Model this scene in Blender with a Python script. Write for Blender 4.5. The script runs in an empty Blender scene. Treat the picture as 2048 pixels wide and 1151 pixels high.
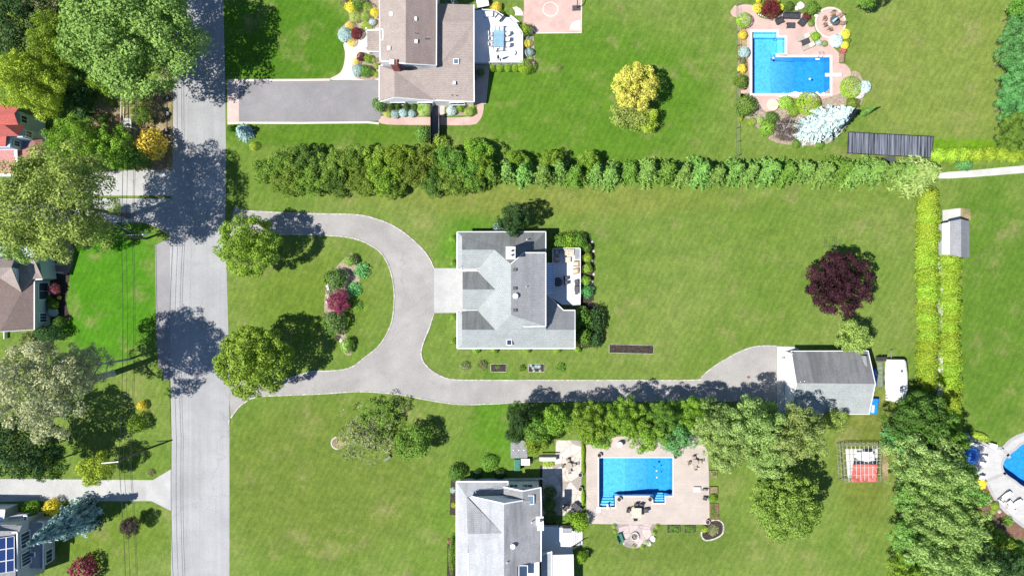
import bpy, bmesh, math, random
import numpy as np
from mathutils import Vector, Matrix
from mathutils.geometry import tessellate_polygon

SC = bpy.context.scene
COL = SC.collection
R = math.radians
# ------------------------------------------------------------------ camera, sky, sun
H, S = 100.0, 0.075            # flying height of the camera; metres per photo pixel on the ground
cam_d = bpy.data.cameras.new("Camera"); cam = bpy.data.objects.new("Camera", cam_d); COL.objects.link(cam)
cam.location = (0, 0, H); cam_d.sensor_width = 36; cam_d.lens = 36 * H / (2048 * S); cam_d.clip_end = 3000
SC.camera = cam
SUNV = Vector((-.64, -.23, 1.0)).normalized()
w = bpy.data.worlds.new("World"); SC.world = w; w.use_nodes = True
nt = w.node_tree; bg = nt.nodes["Background"]
sky = nt.nodes.new("ShaderNodeTexSky"); sky.sky_type = 'NISHITA'; sky.sun_disc = False
sky.sun_elevation = math.asin(SUNV.z); sky.sun_rotation = math.atan2(SUNV.x, SUNV.y) % (2 * math.pi)
sky.ozone_density = 3.0; sky.dust_density = 0.0; sky.air_density = .75; sky.altitude = 800
nt.links.new(sky.outputs[0], bg.inputs[0]); bg.inputs[1].default_value = 0.11
sun_d = bpy.data.lights.new("Sun", 'SUN'); sun_d.energy = 4.9; sun_d.angle = R(.5); sun_d.color = (1, .965, .9)
sun = bpy.data.objects.new("Sun", sun_d); COL.objects.link(sun)
sun.rotation_euler = (-SUNV).to_track_quat('-Z', 'Y').to_euler(); sun.location = (-60, -20, 90)
SC.view_settings.view_transform = 'Standard'; SC.view_settings.look = 'None'
SC.view_settings.exposure = 0.74; SC.view_settings.gamma = 1
SC.render.engine = 'CYCLES'
SC.cycles.max_bounces = 6; SC.cycles.transparent_max_bounces = 12; SC.cycles.diffuse_bounces = 3
SC.cycles.caustics_reflective = False; SC.cycles.caustics_refractive = False
random.seed(4)

def W(px, py, z=0.0):
    """world point at height z that the photo shows at pixel (px, py)"""
    k = S * (H - z) / H
    return Vector(((px - 1024) * k, (575.5 - py) * k, z))
def zoom(x0, y0, f): return lambda x, y: (x0 + x / f, y0 + y / f)

# ------------------------------------------------------------------ materials
MATS = {}
class NT:
    def __init__(s, name):
        s.m = bpy.data.materials.new(name); s.m.use_nodes = True; s.t = s.m.node_tree
        s.b = s.t.nodes["Principled BSDF"]; s.out = s.t.nodes["Material Output"]
        MATS[name] = s.m
    def n(s, kind, **kw):
        x = s.t.nodes.new("ShaderNode" + kind)
        for k, v in kw.items(): setattr(x, k, v)
        return x
    def l(s, a, b): s.t.links.new(a, b)
    def pos(s):
        return s.n("NewGeometry").outputs["Position"]
    def objco(s): return s.n("TexCoord").outputs["Object"]
    def noise(s, co, scale, detail=4, rough=.55):
        x = s.n("TexNoise"); s.l(co, x.inputs["Vector"]); x.inputs["Scale"].default_value = scale
        x.inputs["Detail"].default_value = detail; x.inputs["Roughness"].default_value = rough
        return x.outputs["Fac"]
    def rng(s, v, a, b, c=0., d=1., smooth=True):
        x = s.n("MapRange"); s.l(v, x.inputs[0])
        if smooth: x.interpolation_type = 'SMOOTHSTEP'
        for i, q in enumerate((a, b, c, d)): x.inputs[i + 1].default_value = q
        return x.outputs[0]
    def mix(s, f, a, b, mode='MIX'):
        x = s.n("Mix"); x.data_type = 'RGBA'; x.blend_type = mode
        for sock, v in ((x.inputs[0], f), (x.inputs[6], a), (x.inputs[7], b)):
            if hasattr(v, 'is_output'): s.l(v, sock)
            elif isinstance(v, (int, float)): sock.default_value = v
            else: sock.default_value = (*v, 1)
        return x.outputs[2]
    def math(s, op, a, b=0.):
        x = s.n("Math", operation=op)
        for i, v in enumerate((a, b)):
            if hasattr(v, 'is_output'): s.l(v, x.inputs[i])
            else: x.inputs[i].default_value = v
        return x.outputs[0]
    def bump(s, h, strength=.3, dist=.05):
        x = s.n("Bump"); s.l(h, x.inputs["Height"]); x.inputs["Strength"].default_value = strength
        x.inputs["Distance"].default_value = dist; s.l(x.outputs[0], s.b.inputs["Normal"])
    def fin(s, col, rough=.8, spec=.3, metal=0.):
        if hasattr(col, 'is_output'): s.l(col, s.b.inputs["Base Color"])
        else: s.b.inputs["Base Color"].default_value = (*col, 1)
        s.b.inputs["Roughness"].default_value = rough
        s.b.inputs["Specular IOR Level"].default_value = spec
        s.b.inputs["Metallic"].default_value = metal
        return s.m
def hsv(c, k): return tuple(min(1, x * k) for x in c)

def noisy(name, c, var=.25, sc=1.2, rough=.8, fine=.25, fsc=14, spec=.25, metal=0, world=True, patch=None, psc=.15, bump=0):
    m = NT(name); co = m.pos() if world else m.objco()
    col = m.mix(m.rng(m.noise(co, sc, 5), .3, .7), hsv(c, 1 - var), hsv(c, 1 + var * .7))
    if patch: col = m.mix(m.rng(m.noise(co, psc, 5, .6), .5, .72), col, patch)
    g = m.noise(co, fsc, 2, .7)
    col = m.mix(1., col, m.mix(m.rng(g, .3, .7), (1 - fine,) * 3, (1 + fine * .6,) * 3), 'MULTIPLY')
    if bump: m.bump(g, bump)
    return m.fin(col, rough, spec, metal)

def bricky(name, c, c2, mort, bw, bh, world=True, var=.15, rough=.85, rot=0., ms=.02):
    m = NT(name); co = m.pos() if world else m.objco()
    mp = m.n("Mapping"); m.l(co, mp.inputs[0]); mp.inputs["Rotation"].default_value = (0, 0, rot)
    b = m.n("TexBrick"); m.l(mp.outputs[0], b.inputs[0]); b.inputs["Scale"].default_value = 1
    for k, v in (("Color1", c), ("Color2", c2), ("Mortar", mort)): b.inputs[k].default_value = (*v, 1)
    b.inputs["Mortar Size"].default_value = ms; b.inputs["Brick Width"].default_value = bw; b.inputs["Row Height"].default_value = bh
    n1 = m.noise(co, .5, 6, .65)
    col = m.mix(1., b.outputs[0], m.mix(m.rng(n1, .3, .7), (1 - var,) * 3, (1 + var,) * 3), 'MULTIPLY')
    return m.fin(col, rough, .2)

# lawn: one sheet, several lawns with their own grass colour (zones), mowing stripes, worn patches
def lawn():
    m = NT("grass_lawn"); co = m.pos()
    big = m.noise(co, .06, 5, .6); mid = m.noise(co, .45, 6, .65); fine = m.noise(co, 4.5, 4, .75)
    g = (.102, .168, .026); dry = (.20, .20, .075)
    col = m.mix(m.rng(big, .35, .68), g, (.138, .190, .042))
    sep = m.n("SeparateXYZ"); m.l(co, sep.inputs[0])
    def zone(px, py, rx, ry, c, soft=.35):
        nonlocal col
        a = W(px, py)
        dx = m.math('MULTIPLY', m.math('SUBTRACT', sep.outputs[0], a.x), 1 / (rx * S))
        dy = m.math('MULTIPLY', m.math('SUBTRACT', sep.outputs[1], a.y), 1 / (ry * S))
        d = m.math('SQRT', m.math('ADD', m.math('MULTIPLY', dx, dx), m.math('MULTIPLY', dy, dy)))
        d = m.math('ADD', d, m.rng(mid, 0, 1, -.12, .12, False))
        col = m.mix(m.rng(d, 1 - soft, 1 + soft, .92, 0), col, c)
    zone(215, 580, 110, 150, (0.052, 0.176, 0.007))
    zone(560, 80, 150, 95, (0.056, 0.140, 0.009), .15)
    zone(640, 265, 230, 28, (0.070, 0.144, 0.012))
    zone(1180, 190, 260, 150, (0.074, 0.160, 0.014), .3)
    zone(1890, 130, 190, 170, (0.149, 0.194, 0.041), .3)
    zone(1975, 620, 100, 260, (0.079, 0.153, 0.018), .2)
    zone(640, 960, 210, 160, (0.110, 0.155, 0.027), .3)
    zone(1000, 840, 60, 90, (0.072, 0.167, 0.013), .4)
    zone(1330, 1080, 160, 60, (0.104, 0.153, 0.029), .4)
    zone(1730, 900, 60, 140, (0.122, 0.149, 0.029), .4)
    zone(1100, 400, 330, 30, (0.149, 0.180, 0.038), .5)
    zone(940, 500, 60, 60, (0.063, 0.167, 0.011), .5)
    zone(200, 1070, 130, 60, (0.108, 0.167, 0.023), .3)
    zone(620, 600, 130, 90, (0.106, 0.162, 0.022), .5)
    zone(1900, 290, 110, 12, (0.099, 0.211, 0.007), .3)
    col = m.mix(m.rng(m.noise(co, .17, 7, .72), .50, .74, 0, .85), col, dry)
    col = m.mix(m.rng(m.noise(co, .33, 5, .7), .6, .78, 0, .5), col, (.06, .14, .012))
    # mowing stripes
    wv = m.n("TexWave"); mp = m.n("Mapping"); m.l(co, mp.inputs[0]); mp.inputs["Rotation"].default_value = (0, 0, R(28))
    m.l(mp.outputs[0], wv.inputs[0]); wv.inputs["Scale"].default_value = .36; wv.inputs["Distortion"].default_value = 5; wv.inputs["Detail"].default_value = 2
    col = m.mix(1., col, m.mix(wv.outputs["Fac"], (.925, .945, .93), (1.06, 1.045, 1.05)), 'MULTIPLY')
    col = m.mix(1., col, m.mix(m.rng(mid, .3, .7), (.85, .88, .85), (1.12, 1.09, 1.1)), 'MULTIPLY')
    col = m.mix(1., col, m.mix(m.rng(fine, .3, .7), (.80, .83, .78), (1.17, 1.14, 1.17)), 'MULTIPLY')
    patchy = m.noise(co, 1.25, 5, .7)
    col = m.mix(1., col, m.mix(m.rng(patchy, .3, .7), (.84, .88, .84), (1.14, 1.1, 1.12)), 'MULTIPLY')
    sp = m.n('TexVoronoi'); m.l(co, sp.inputs[0]); sp.inputs['Scale'].default_value = .9
    col = m.mix(m.rng(sp.outputs['Distance'], .03, .07, .5, 0), col, (.26, .26, .10))
    m.bump(fine, .6, .12)
    return m.fin(col, .95, .08)
lawn()

noisy("dirt", (0.255, 0.200, 0.111), .35, .5, .95, .3, 5, patch=(0.128, 0.153, 0.034), psc=.3)
noisy("mulch", (0.050, 0.038, 0.032), .4, 3, .95, .5, 9)
noisy("brown_mulch", (0.170, 0.093, 0.064), .25, 2, .95, .3, 8)
noisy("tan_gravel", (0.306, 0.246, 0.187), .3, 3, .95, .3, 8)
def asphalt(name, c, seams=False):
    m = NT(name); co = m.pos()
    col = m.mix(m.rng(m.noise(co, .12, 6, .65), .3, .7), hsv(c, .86), hsv(c, 1.1))
    col = m.mix(1., col, m.mix(m.rng(m.noise(co, 7, 3, .7), .3, .7), (.86,) * 3, (1.1,) * 3), 'MULTIPLY')
    col = m.mix(m.rng(m.noise(co, .45, 3, .5), .62, .74, 0, .35), col, hsv(c, .72))
    col = m.mix(m.rng(m.noise(co, 1.6, 2, .5), .70, .78, 0, .4), col, hsv(c, .6))
    # long wear streaks
    mp = m.n("Mapping"); m.l(co, mp.inputs[0]); mp.inputs["Scale"].default_value = (1.3, .03, 1) if seams else (.5, .5, 1)
    col = m.mix(1., col, m.mix(m.rng(m.noise(mp.outputs[0], 1., 4, .6), .35, .68), (.95,) * 3, (1.03,) * 3), 'MULTIPLY')
    v = m.n("TexVoronoi", feature='DISTANCE_TO_EDGE'); wob = m.n("Mapping"); m.l(co, wob.inputs[0])
    nz = m.n("TexNoise"); m.l(co, nz.inputs[0]); nz.inputs["Scale"].default_value = .5
    va = m.n("VectorMath", operation='ADD'); m.l(co, va.inputs[0]); m.l(nz.outputs["Color"], va.inputs[1])
    m.l(va.outputs[0], v.inputs[0]); v.inputs["Scale"].default_value = .085
    col = m.mix(m.rng(v.outputs[0], .0, .005, .28, 0), col, hsv(c, .55))
    m.bump(m.noise(co, 9, 3), .15)
    return m.fin(col, .9, .2)
asphalt("road_asphalt", (.305, .305, .308), True)
asphalt("drive_asphalt", (.30, .285, .272))
asphalt("grey_asphalt", (0.219, 0.209, 0.214))
asphalt("strip_asphalt", (0.246, 0.238, 0.242))
asphalt("pale_drive", (0.376, 0.372, 0.360))
noisy("white_concrete", (.45, .445, .435), .1, .5, .85, .1, 6, patch=(.39, .385, .375), psc=.4)
noisy("pad_concrete", (.375, .37, .365), .1, .5, .85, .1, 6, patch=(.335, .33, .32), psc=.4)
noisy("pale_concrete", (0.440, 0.432, 0.408), .1, .5, .85, .12, 6)
noisy("kerb_stone", (.42, .40, .365), .3, 2.2, .9, .25, 7)
bricky("pink_pavers", (0.496, 0.336, 0.296), (0.456, 0.308, 0.272), (0.400, 0.280, 0.248), .3, .15, var=.12)
bricky("rose_pavers", (.52, .41, .37), (.47, .37, .335), (.40, .32, .29), .3, .15, var=.12)
bricky("cream_pavers", (0.592, 0.504, 0.448), (0.560, 0.472, 0.416), (0.496, 0.424, 0.376), .3, .15, var=.06)
bricky("beige_pavers", (0.429, 0.372, 0.331), (0.403, 0.346, 0.304), (0.342, 0.296, 0.266), .4, .22, var=.08)
bricky("grey_pavers", (0.435, 0.427, 0.420), (0.405, 0.398, 0.390), (0.345, 0.341, 0.338), .5, .25, var=.08)
noisy("coping", (0.560, 0.496, 0.468), .06, 1, .8, .1, 8)
noisy("grey_coping", (0.336, 0.328, 0.328), .06, 1, .8, .1, 8)
def flagstone(name, c1, c2, joint, sc):
    m = NT(name); co = m.pos()
    v = m.n("TexVoronoi"); m.l(co, v.inputs[0]); v.inputs["Scale"].default_value = sc
    e = m.n("TexVoronoi", feature='DISTANCE_TO_EDGE'); m.l(co, e.inputs[0]); e.inputs["Scale"].default_value = sc
    sp = m.n("SeparateColor"); m.l(v.outputs["Color"], sp.inputs[0])
    col = m.mix(sp.outputs[0], c1, c2)
    col = m.mix(m.rng(sp.outputs[1], .72, .8), col, hsv(c2, .62))
    col = m.mix(m.rng(e.outputs[0], .02, .05, .8, 0), col, joint)
    col = m.mix(1., col, m.mix(m.rng(m.noise(co, 3, 4), .3, .7), (.88,) * 3, (1.1,) * 3), 'MULTIPLY')
    return m.fin(col, .85, .2)
flagstone("flagstone", (0.541, 0.492, 0.435), (0.459, 0.402, 0.369), (0.295, 0.254, 0.213), .75)
flagstone("pink_flagstone", (0.476, 0.394, 0.369), (0.377, 0.320, 0.312), (0.279, 0.221, 0.205), .8)

def shingle(name, c, var=.16, streak=0., course=.25, dark=None):
    m = NT(name); co = m.pos()
    b = m.n("TexBrick"); m.l(co, b.inputs[0]); b.inputs["Scale"].default_value = 1
    for k, v in (("Color1", hsv(c, 1.1)), ("Color2", hsv(c, .9)), ("Mortar", hsv(c, .6))): b.inputs[k].default_value = (*v, 1)
    b.inputs["Mortar Size"].default_value = .025; b.inputs["Brick Width"].default_value = course * 1.3; b.inputs["Row Height"].default_value = course
    col = m.mix(m.rng(m.noise(co, .55, 6, .68), .32, .7), hsv(c, 1 - var), hsv(c, 1 + var))
    col = m.mix(.55, col, b.outputs[0])
    col = m.mix(1., col, m.mix(m.rng(m.noise(co, 9, 3, .8), .3, .7), (.78,) * 3, (1.18,) * 3), 'MULTIPLY')
    if streak:
        mp = m.n("Mapping"); m.l(co, mp.inputs[0]); mp.inputs["Scale"].default_value = (1.1, .12, .12)
        col = m.mix(m.rng(m.noise(mp.outputs[0], 1., 6, .65), .42, .68, 0, streak), col, dark or hsv(c, .42))
    return m.fin(col, .92, .15)
shingle("grey_shingle", (.305, .325, .325)); shingle("shade_stain_shingle", (.205, .213, .21), .2, .55)  # second one: north-slope shade put into a darker base, plus stain streaks
shingle("garage_shingle", (0.252, 0.255, 0.262), .14, .25); shingle("shade_streak_shingle", (.185, .186, .192), .15, .6)  # second one: garage north slope, its shade in the base colour, streaks are stains
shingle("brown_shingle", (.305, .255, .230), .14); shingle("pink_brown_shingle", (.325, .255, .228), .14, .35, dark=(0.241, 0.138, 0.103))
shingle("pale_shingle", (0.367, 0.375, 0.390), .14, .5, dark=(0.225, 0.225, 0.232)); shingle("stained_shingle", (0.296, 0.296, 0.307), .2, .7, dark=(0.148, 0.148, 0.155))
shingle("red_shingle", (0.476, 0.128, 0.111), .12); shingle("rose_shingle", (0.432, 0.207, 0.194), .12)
shingle("shed_shingle", (0.240, 0.240, 0.256), .2, .4, dark=(0.160, 0.192, 0.160)); shingle("plum_shingle", (0.255, 0.191, 0.170), .14)
noisy("white_paint", (0.720, 0.720, 0.720), .03, 1, .6, .04, 6, world=False)
noisy("white_siding", (0.684, 0.693, 0.702), .04, 1, .6, .05, 6)
noisy("blue_siding", (.48, .60, .74), .06, 1, .6, .05, 6)
noisy("green_siding", (.38, .47, .44), .06, 1, .6, .05, 6)
noisy("grey_siding", (.40, .43, .47), .06, 1, .6, .05, 6)
noisy("brick_red", (.30, .10, .08), .25, 3, .85, .2, 8)
noisy("gutter_white", (0.684, 0.684, 0.684), .03, 1, .4, .03, 6)
noisy("black_metal", (.02, .02, .022), .2, 2, .4, .1, 8, spec=.5, world=False)
noisy("dark_metal", (.07, .07, .075), .2, 2, .45, .1, 8, spec=.5, world=False)
noisy("grey_metal", (.35, .36, .37), .1, 2, .4, .08, 8, spec=.5, metal=.5, world=False)
noisy("wood_pole", (.16, .125, .10), .3, 3, .9, .25, 9, world=False)
noisy("bark", (.17, .145, .12), .3, 3, .95, .3, 9, world=False)
noisy("pale_bark", (.42, .41, .41), .25, 2, .9, .3, 6, world=False)
noisy("teak", (.30, .20, .13), .2, 3, .7, .15, 9, world=False)
noisy("tan_cushion", (.58, .46, .36), .1, 3, .9, .1, 9, world=False)
noisy("dark_cover", (.052, .055, .062), .25, 1.5, .85, .2, 9, world=False)
noisy("charcoal", (.085, .085, .09), .2, 2, .7, .15, 9, world=False)
noisy("grey_fabric", (.40, .385, .37), .1, 3, .9, .1, 9, world=False)
noisy("taupe_sling", (.36, .31, .26), .1, 3, .9, .1, 9, world=False)
noisy("white_fabric", (0.702, 0.702, 0.702), .04, 3, .9, .05, 9, world=False)
noisy("white_cover", (0.704, 0.704, 0.660), .06, .8, .75, .05, 6, world=False)
noisy("blue_plastic", (.012, .20, .72), .2, 2, .35, .05, 6, spec=.5, world=False)
noisy("kayak_blue", (.03, .16, .55), .2, 2, .35, .05, 6, spec=.5, world=False)
noisy("green_plastic", (.03, .16, .10), .2, 2, .4, .05, 6, spec=.4, world=False)
noisy("aqua_cloth", (.36, .62, .62), .12, 2, .9, .1, 6, world=False)
noisy("pale_blue_glass", (.20, .34, .42), .12, 1.5, .25, .05, 6, spec=.5, world=False)
noisy("red_tarp", (.52, .13, .11), .35, 1.2, .7, .15, 5, world=False)
noisy("stone", (.50, .47, .44), .25, 2, .9, .25, 6, world=False)
noisy("white_rock", (.72, .70, .67), .15, 2, .9, .2, 6, world=False)
noisy("terracotta", (.42, .23, .14), .2, 2, .8, .1, 6, world=False)
noisy("deck_white", (0.636, 0.636, 0.654), .03, 1, .7, .05, 6)
noisy("rust", (.20, .10, .07), .3, 3, .8, .2, 8)
noisy("sage_frame", (.16, .19, .13), .2, 2, .6, .1, 8, world=False)
def glass_pane(name, c=(.03, .05, .08), rough=.08):
    m = NT(name); return m.fin(m.mix(m.noise(m.pos(), .8), hsv(c, .7), hsv(c, 1.4)), rough, .9)
glass_pane("window_glass"); glass_pane("skylight_glass", (.10, .16, .22)); glass_pane("solar_glass", (.014, .034, .12), .15)
def boards(name, c, period, axis='X', gap=.5, lo=.88):
    m = NT(name); co = m.pos(); wv = m.n("TexWave", bands_direction=axis); m.l(co, wv.inputs[0])
    wv.inputs["Scale"].default_value = .314 / period; wv.wave_profile = 'SAW'
    col = m.mix(m.rng(wv.outputs["Fac"], 0, .1), hsv(c, gap), c)
    col = m.mix(1., col, m.mix(m.noise(co, 2, 4), (lo,) * 3, (1.1,) * 3), 'MULTIPLY')
    return m.fin(col, .7, .3)
boards("deck_boards", (.62, .62, .63), .15, 'X', .82, .95)
boards("heater_tubes", (.035, .04, .055), .12, 'X', .4, .6)
# uneven mat of the pool heater; its bluish sheen is painted as pale streaks
m = NT("heater_mat"); co = m.pos(); mp = m.n("Mapping"); m.l(co, mp.inputs[0]); mp.inputs["Scale"].default_value = (4.5, .08, 1)
st = m.noise(mp.outputs[0], 1.2, 5, .7)
col = m.mix(m.rng(st, .38, .62), (.02, .022, .03), (.175, .188, .23)); col = m.mix(m.rng(st, .62, .78), col, (.42, .41, .42))
m.fin(col, .45, .5)
# pool shell and water
def shell(name, c):
    m = NT(name); co = m.pos()
    v = m.n("TexVoronoi"); m.l(co, v.inputs[0]); v.inputs["Scale"].default_value = 3.2
    nz = m.noise(co, 1.6, 3)
    col = m.mix(m.rng(v.outputs["Distance"], .1, .65), hsv(c, .90), hsv(c, 1.12))
    col = m.mix(1., col, m.mix(m.rng(nz, .3, .7), (.9,) * 3, (1.1,) * 3), 'MULTIPLY')
    return m.fin(col, .6, .2)
shell("pool_shell", (.26, .62, .78))
m = NT("pool_water"); co = m.pos()
tr = m.n("BsdfTransparent"); tr.inputs[0].default_value = (.80, .95, 1, 1)
gl = m.n("BsdfGlossy"); gl.inputs["Roughness"].default_value = .04
fr = m.n("Fresnel"); fr.inputs[0].default_value = 1.33
bp = m.n("Bump"); m.l(m.noise(co, 2.6, 4), bp.inputs["Height"]); bp.inputs["Strength"].default_value = .35; bp.inputs["Distance"].default_value = .06
m.l(bp.outputs[0], gl.inputs["Normal"]); m.l(bp.outputs[0], fr.inputs["Normal"])
mx = m.n("MixShader"); m.l(fr.outputs[0], mx.inputs[0]); m.l(tr.outputs[0], mx.inputs[1]); m.l(gl.outputs[0], mx.inputs[2])
m.l(mx.outputs[0], m.out.inputs["Surface"])
va = m.n("VolumeAbsorption"); va.inputs["Color"].default_value = (.0, .53, .93, 1); va.inputs["Density"].default_value = .37
m.l(va.outputs[0], m.out.inputs["Volume"])

LEAFK = 1.42
def leafmat(name, c, c2=None, trans=.24, spec=.05):
    """c dark leaf, c2 light leaf; tint, stored on every leaf, is random but darker in core and near stem"""
    m = NT(name); k = LEAFK; c, c2 = tuple(x * k for x in c), tuple(x * k for x in c2)
    at = m.n("Attribute", attribute_name="tint"); oi = m.n("ObjectInfo")
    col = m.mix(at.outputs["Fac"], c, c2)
    hs = m.n("HueSaturation"); m.l(col, hs.inputs["Color"])
    m.l(m.rng(oi.outputs["Random"], 0, 1, .485, .515, False), hs.inputs["Hue"]); m.l(m.rng(oi.outputs["Random"], 0, 1, .86, 1.14, False), hs.inputs["Value"])
    m.fin(hs.outputs[0], .6, spec)
    t = m.n("BsdfTranslucent"); m.l(hs.outputs[0], t.inputs[0])
    mx = m.n("MixShader"); mx.inputs[0].default_value = trans
    m.l(m.b.outputs[0], mx.inputs[1]); m.l(t.outputs[0], mx.inputs[2]); m.l(mx.outputs[0], m.out.inputs["Surface"])
leafmat("leaf_maple", (.09, .155, .03), (.235, .335, .085))
leafmat("leaf_olive", (.11, .17, .03), (.32, .39, .10))
leafmat("leaf_pale", (.17, .20, .085), (.42, .42, .24))
leafmat("leaf_lime", (.16, .25, .02), (.42, .50, .07))
leafmat("leaf_bright", (.08, .17, .015), (.26, .38, .05))
leafmat("leaf_dark", (.025, .06, .02), (.075, .14, .045))
leafmat("leaf_deep", (.042, .10, .018), (.13, .23, .045))
leafmat("leaf_green", (.07, .15, .02), (.17, .29, .05))
leafmat("leaf_street", (.11, .21, .02), (.25, .38, .055))
leafmat("leaf_purple", (.018, .007, .009), (.062, .024, .031), .12)
leafmat("leaf_plum", (.07, .012, .014), (.15, .03, .032), .12)
leafmat("leaf_magenta", (.13, .02, .04), (.30, .07, .10), .2)
leafmat("leaf_rosy", (.30, .07, .08), (.55, .20, .20), .2)
leafmat("leaf_gold", (.42, .32, .035), (.74, .62, .12))
leafmat("leaf_yellow", (.50, .42, .03), (.82, .72, .10))
leafmat("leaf_blue", (.19, .29, .28), (.40, .52, .50), .12)
leafmat("leaf_silver", (.26, .36, .35), (.50, .58, .57), .12)
leafmat("leaf_spruce", (.10, .17, .165), (.34, .48, .46), .12)
leafmat("leaf_hedge", (.09, .19, .035), (.23, .37, .09))
leafmat("leaf_arbor", (.14, .25, .015), (.37, .47, .06))
leafmat("leaf_juniper", (.07, .13, .016), (.21, .29, .05))
leafmat("leaf_box", (.13, .25, .015), (.28, .40, .045))
leafmat("leaf_clip", (.19, .33, .035), (.32, .46, .08))
leafmat("leaf_scruff", (.07, .10, .03), (.27, .28, .13))
leafmat("leaf_bare", (.035, .022, .02), (.10, .075, .065), .05)
leafmat("leaf_jade", (.06, .19, .05), (.16, .36, .12))
leafmat("leaf_pinegreen", (.13, .21, .045), (.33, .42, .14))
leafmat("leaf_scrub", (.085, .16, .02), (.22, .32, .065))
leafmat("leaf_softyellow", (.32, .31, .04), (.60, .56, .13))
# ------------------------------------------------------------------ mesh helpers
def tess(pts, holes=()):
    loops = [[Vector((p[0], p[1], 0)) for p in l] for l in [pts, *holes]]
    return tessellate_polygon(loops), [p for l in [pts, *holes] for p in l]
class MB:
    def __init__(s): s.v = []; s.f = []
    def add(s, vs, fs):
        o = len(s.v); s.v += [tuple(v) for v in vs]; s.f += [tuple(i + o for i in f) for f in fs]; return s
    def box(s, c, d, rz=0., ry=0., rx=0., taper=1.):
        M = Matrix.Translation(c) @ Matrix.Rotation(rz, 4, 'Z') @ Matrix.Rotation(ry, 4, 'Y') @ Matrix.Rotation(rx, 4, 'X')
        x, y, z = d[0] / 2, d[1] / 2, d[2] / 2
        vs = [M @ Vector(p) for p in ((-x, -y, -z), (x, -y, -z), (x, y, -z), (-x, y, -z), (-x * taper, -y * taper, z), (x * taper, -y * taper, z), (x * taper, y * taper, z), (-x * taper, y * taper, z))]
        return s.add(vs, [(3, 2, 1, 0), (4, 5, 6, 7), (0, 1, 5, 4), (1, 2, 6, 5), (2, 3, 7, 6), (3, 0, 4, 7)])
    def tube(s, pts, rads, n=8, caps=True):
        rings = []
        if isinstance(rads, (int, float)): rads = [rads] * len(pts)
        pts = [Vector(p) for p in pts]; o = len(s.v)
        for i, p in enumerate(pts):
            d = (pts[min(i + 1, len(pts) - 1)] - pts[max(i - 1, 0)]).normalized()
            a = d.cross(Vector((0, 0, 1)) if abs(d.z) < .9 else Vector((1, 0, 0))).normalized(); b = d.cross(a)
            for k in range(n):
                t = 2 * math.pi * k / n; s.v.append(tuple(p + (a * math.cos(t) + b * math.sin(t)) * rads[i]))
        for i in range(len(pts) - 1):
            for k in range(n):
                s.f.append((o + i * n + k, o + i * n + (k + 1) % n, o + (i + 1) * n + (k + 1) % n, o + (i + 1) * n + k))
        if caps:
            s.f.append(tuple(o + k for k in range(n))[::-1]); s.f.append(tuple(o + (len(pts) - 1) * n + k for k in range(n)))
        return s
    def lathe(s, c, prof, n=20, sx=1., sy=1., rot=0.):
        o = len(s.v)
        for r, z in prof:
            for k in range(n):
                t = 2 * math.pi * k / n; x, y = r * math.cos(t) * sx, r * math.sin(t) * sy
                s.v.append((c[0] + x * math.cos(rot) - y * math.sin(rot), c[1] + x * math.sin(rot) + y * math.cos(rot), c[2] + z))
        for i in range(len(prof) - 1):
            for k in range(n): s.f.append((o + i * n + k, o + i * n + (k + 1) % n, o + (i + 1) * n + (k + 1) % n, o + (i + 1) * n + k))
        s.f.append(tuple(o + (len(prof) - 1) * n + k for k in range(n))); s.f.append(tuple(o + k for k in range(n))[::-1])
        return s
    def prism(s, pts, z0, z1, holes=()):
        """pts: world xy outline, extruded z0..z1"""
        tris, allp = tess(pts, holes); n = len(allp)
        A = sum(a[0] * b[1] - b[0] * a[1] for a, b in zip(pts, [*pts[1:], pts[0]]))
        vs = [(p[0], p[1], z1) for p in allp] + [(p[0], p[1], z0) for p in allp]; fs = []
        for t in tris:
            a, b, c = (Vector(vs[i]) for i in t)
            if (b - a).cross(c - a).z < 0: t = t[::-1]
            fs.append(tuple(t)); fs.append(tuple(i + n for i in t[::-1]))
        o = 0
        for l in [pts, *holes]:
            k = len(l)
            B = sum(a[0] * b[1] - b[0] * a[1] for a, b in zip(l, [*l[1:], l[0]]))
            flip = (B < 0) if o == 0 else (B > 0)
            for i in range(k):
                q = (o + i, o + i + n, o + (i + 1) % k + n, o + (i + 1) % k)
                fs.append(q[::-1] if flip else q)
            o += k
        return s.add(vs, fs)
    def face(s, pts, up=True):
        """possibly concave polygon in 3D, seen from above"""
        tris, _ = tess(pts); fs = []
        for t in tris:
            a, b, c = (Vector(pts[i]) for i in t)
            if (b - a).cross(c - a).z < 0: t = t[::-1]
            fs.append(tuple(t))
        return s.add(pts, fs)
    def quad(s, a, b, c, d): return s.add([a, b, c, d], [(0, 1, 2, 3)])
    def build(s, name, mat, parent=None, smooth=False, bevel=0, solid=0, merge=False):
        me = bpy.data.meshes.new(name)
        off = Vector(parent.location) if parent else Vector()
        if parent and parent.parent: off = off + Vector(parent.parent.location)
        me.from_pydata([tuple(Vector(v) - off) for v in s.v], [], s.f); me.materials.append(MATS[mat]); me.validate()
        if merge or solid:
            b = bmesh.new(); b.from_mesh(me); bmesh.ops.remove_doubles(b, verts=b.verts, dist=.02); b.to_mesh(me); b.free()
        if smooth: me.polygons.foreach_set("use_smooth", [True] * len(me.polygons))
        o = bpy.data.objects.new(name, me); COL.objects.link(o)
        if parent: o.parent = parent
        if solid:
            d = o.modifiers.new("thick", 'SOLIDIFY'); d.thickness = solid; d.offset = -1
        if bevel:
            d = o.modifiers.new("bevel", 'BEVEL'); d.width = bevel; d.segments = 2; d.limit_method = 'ANGLE'
        return o
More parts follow.
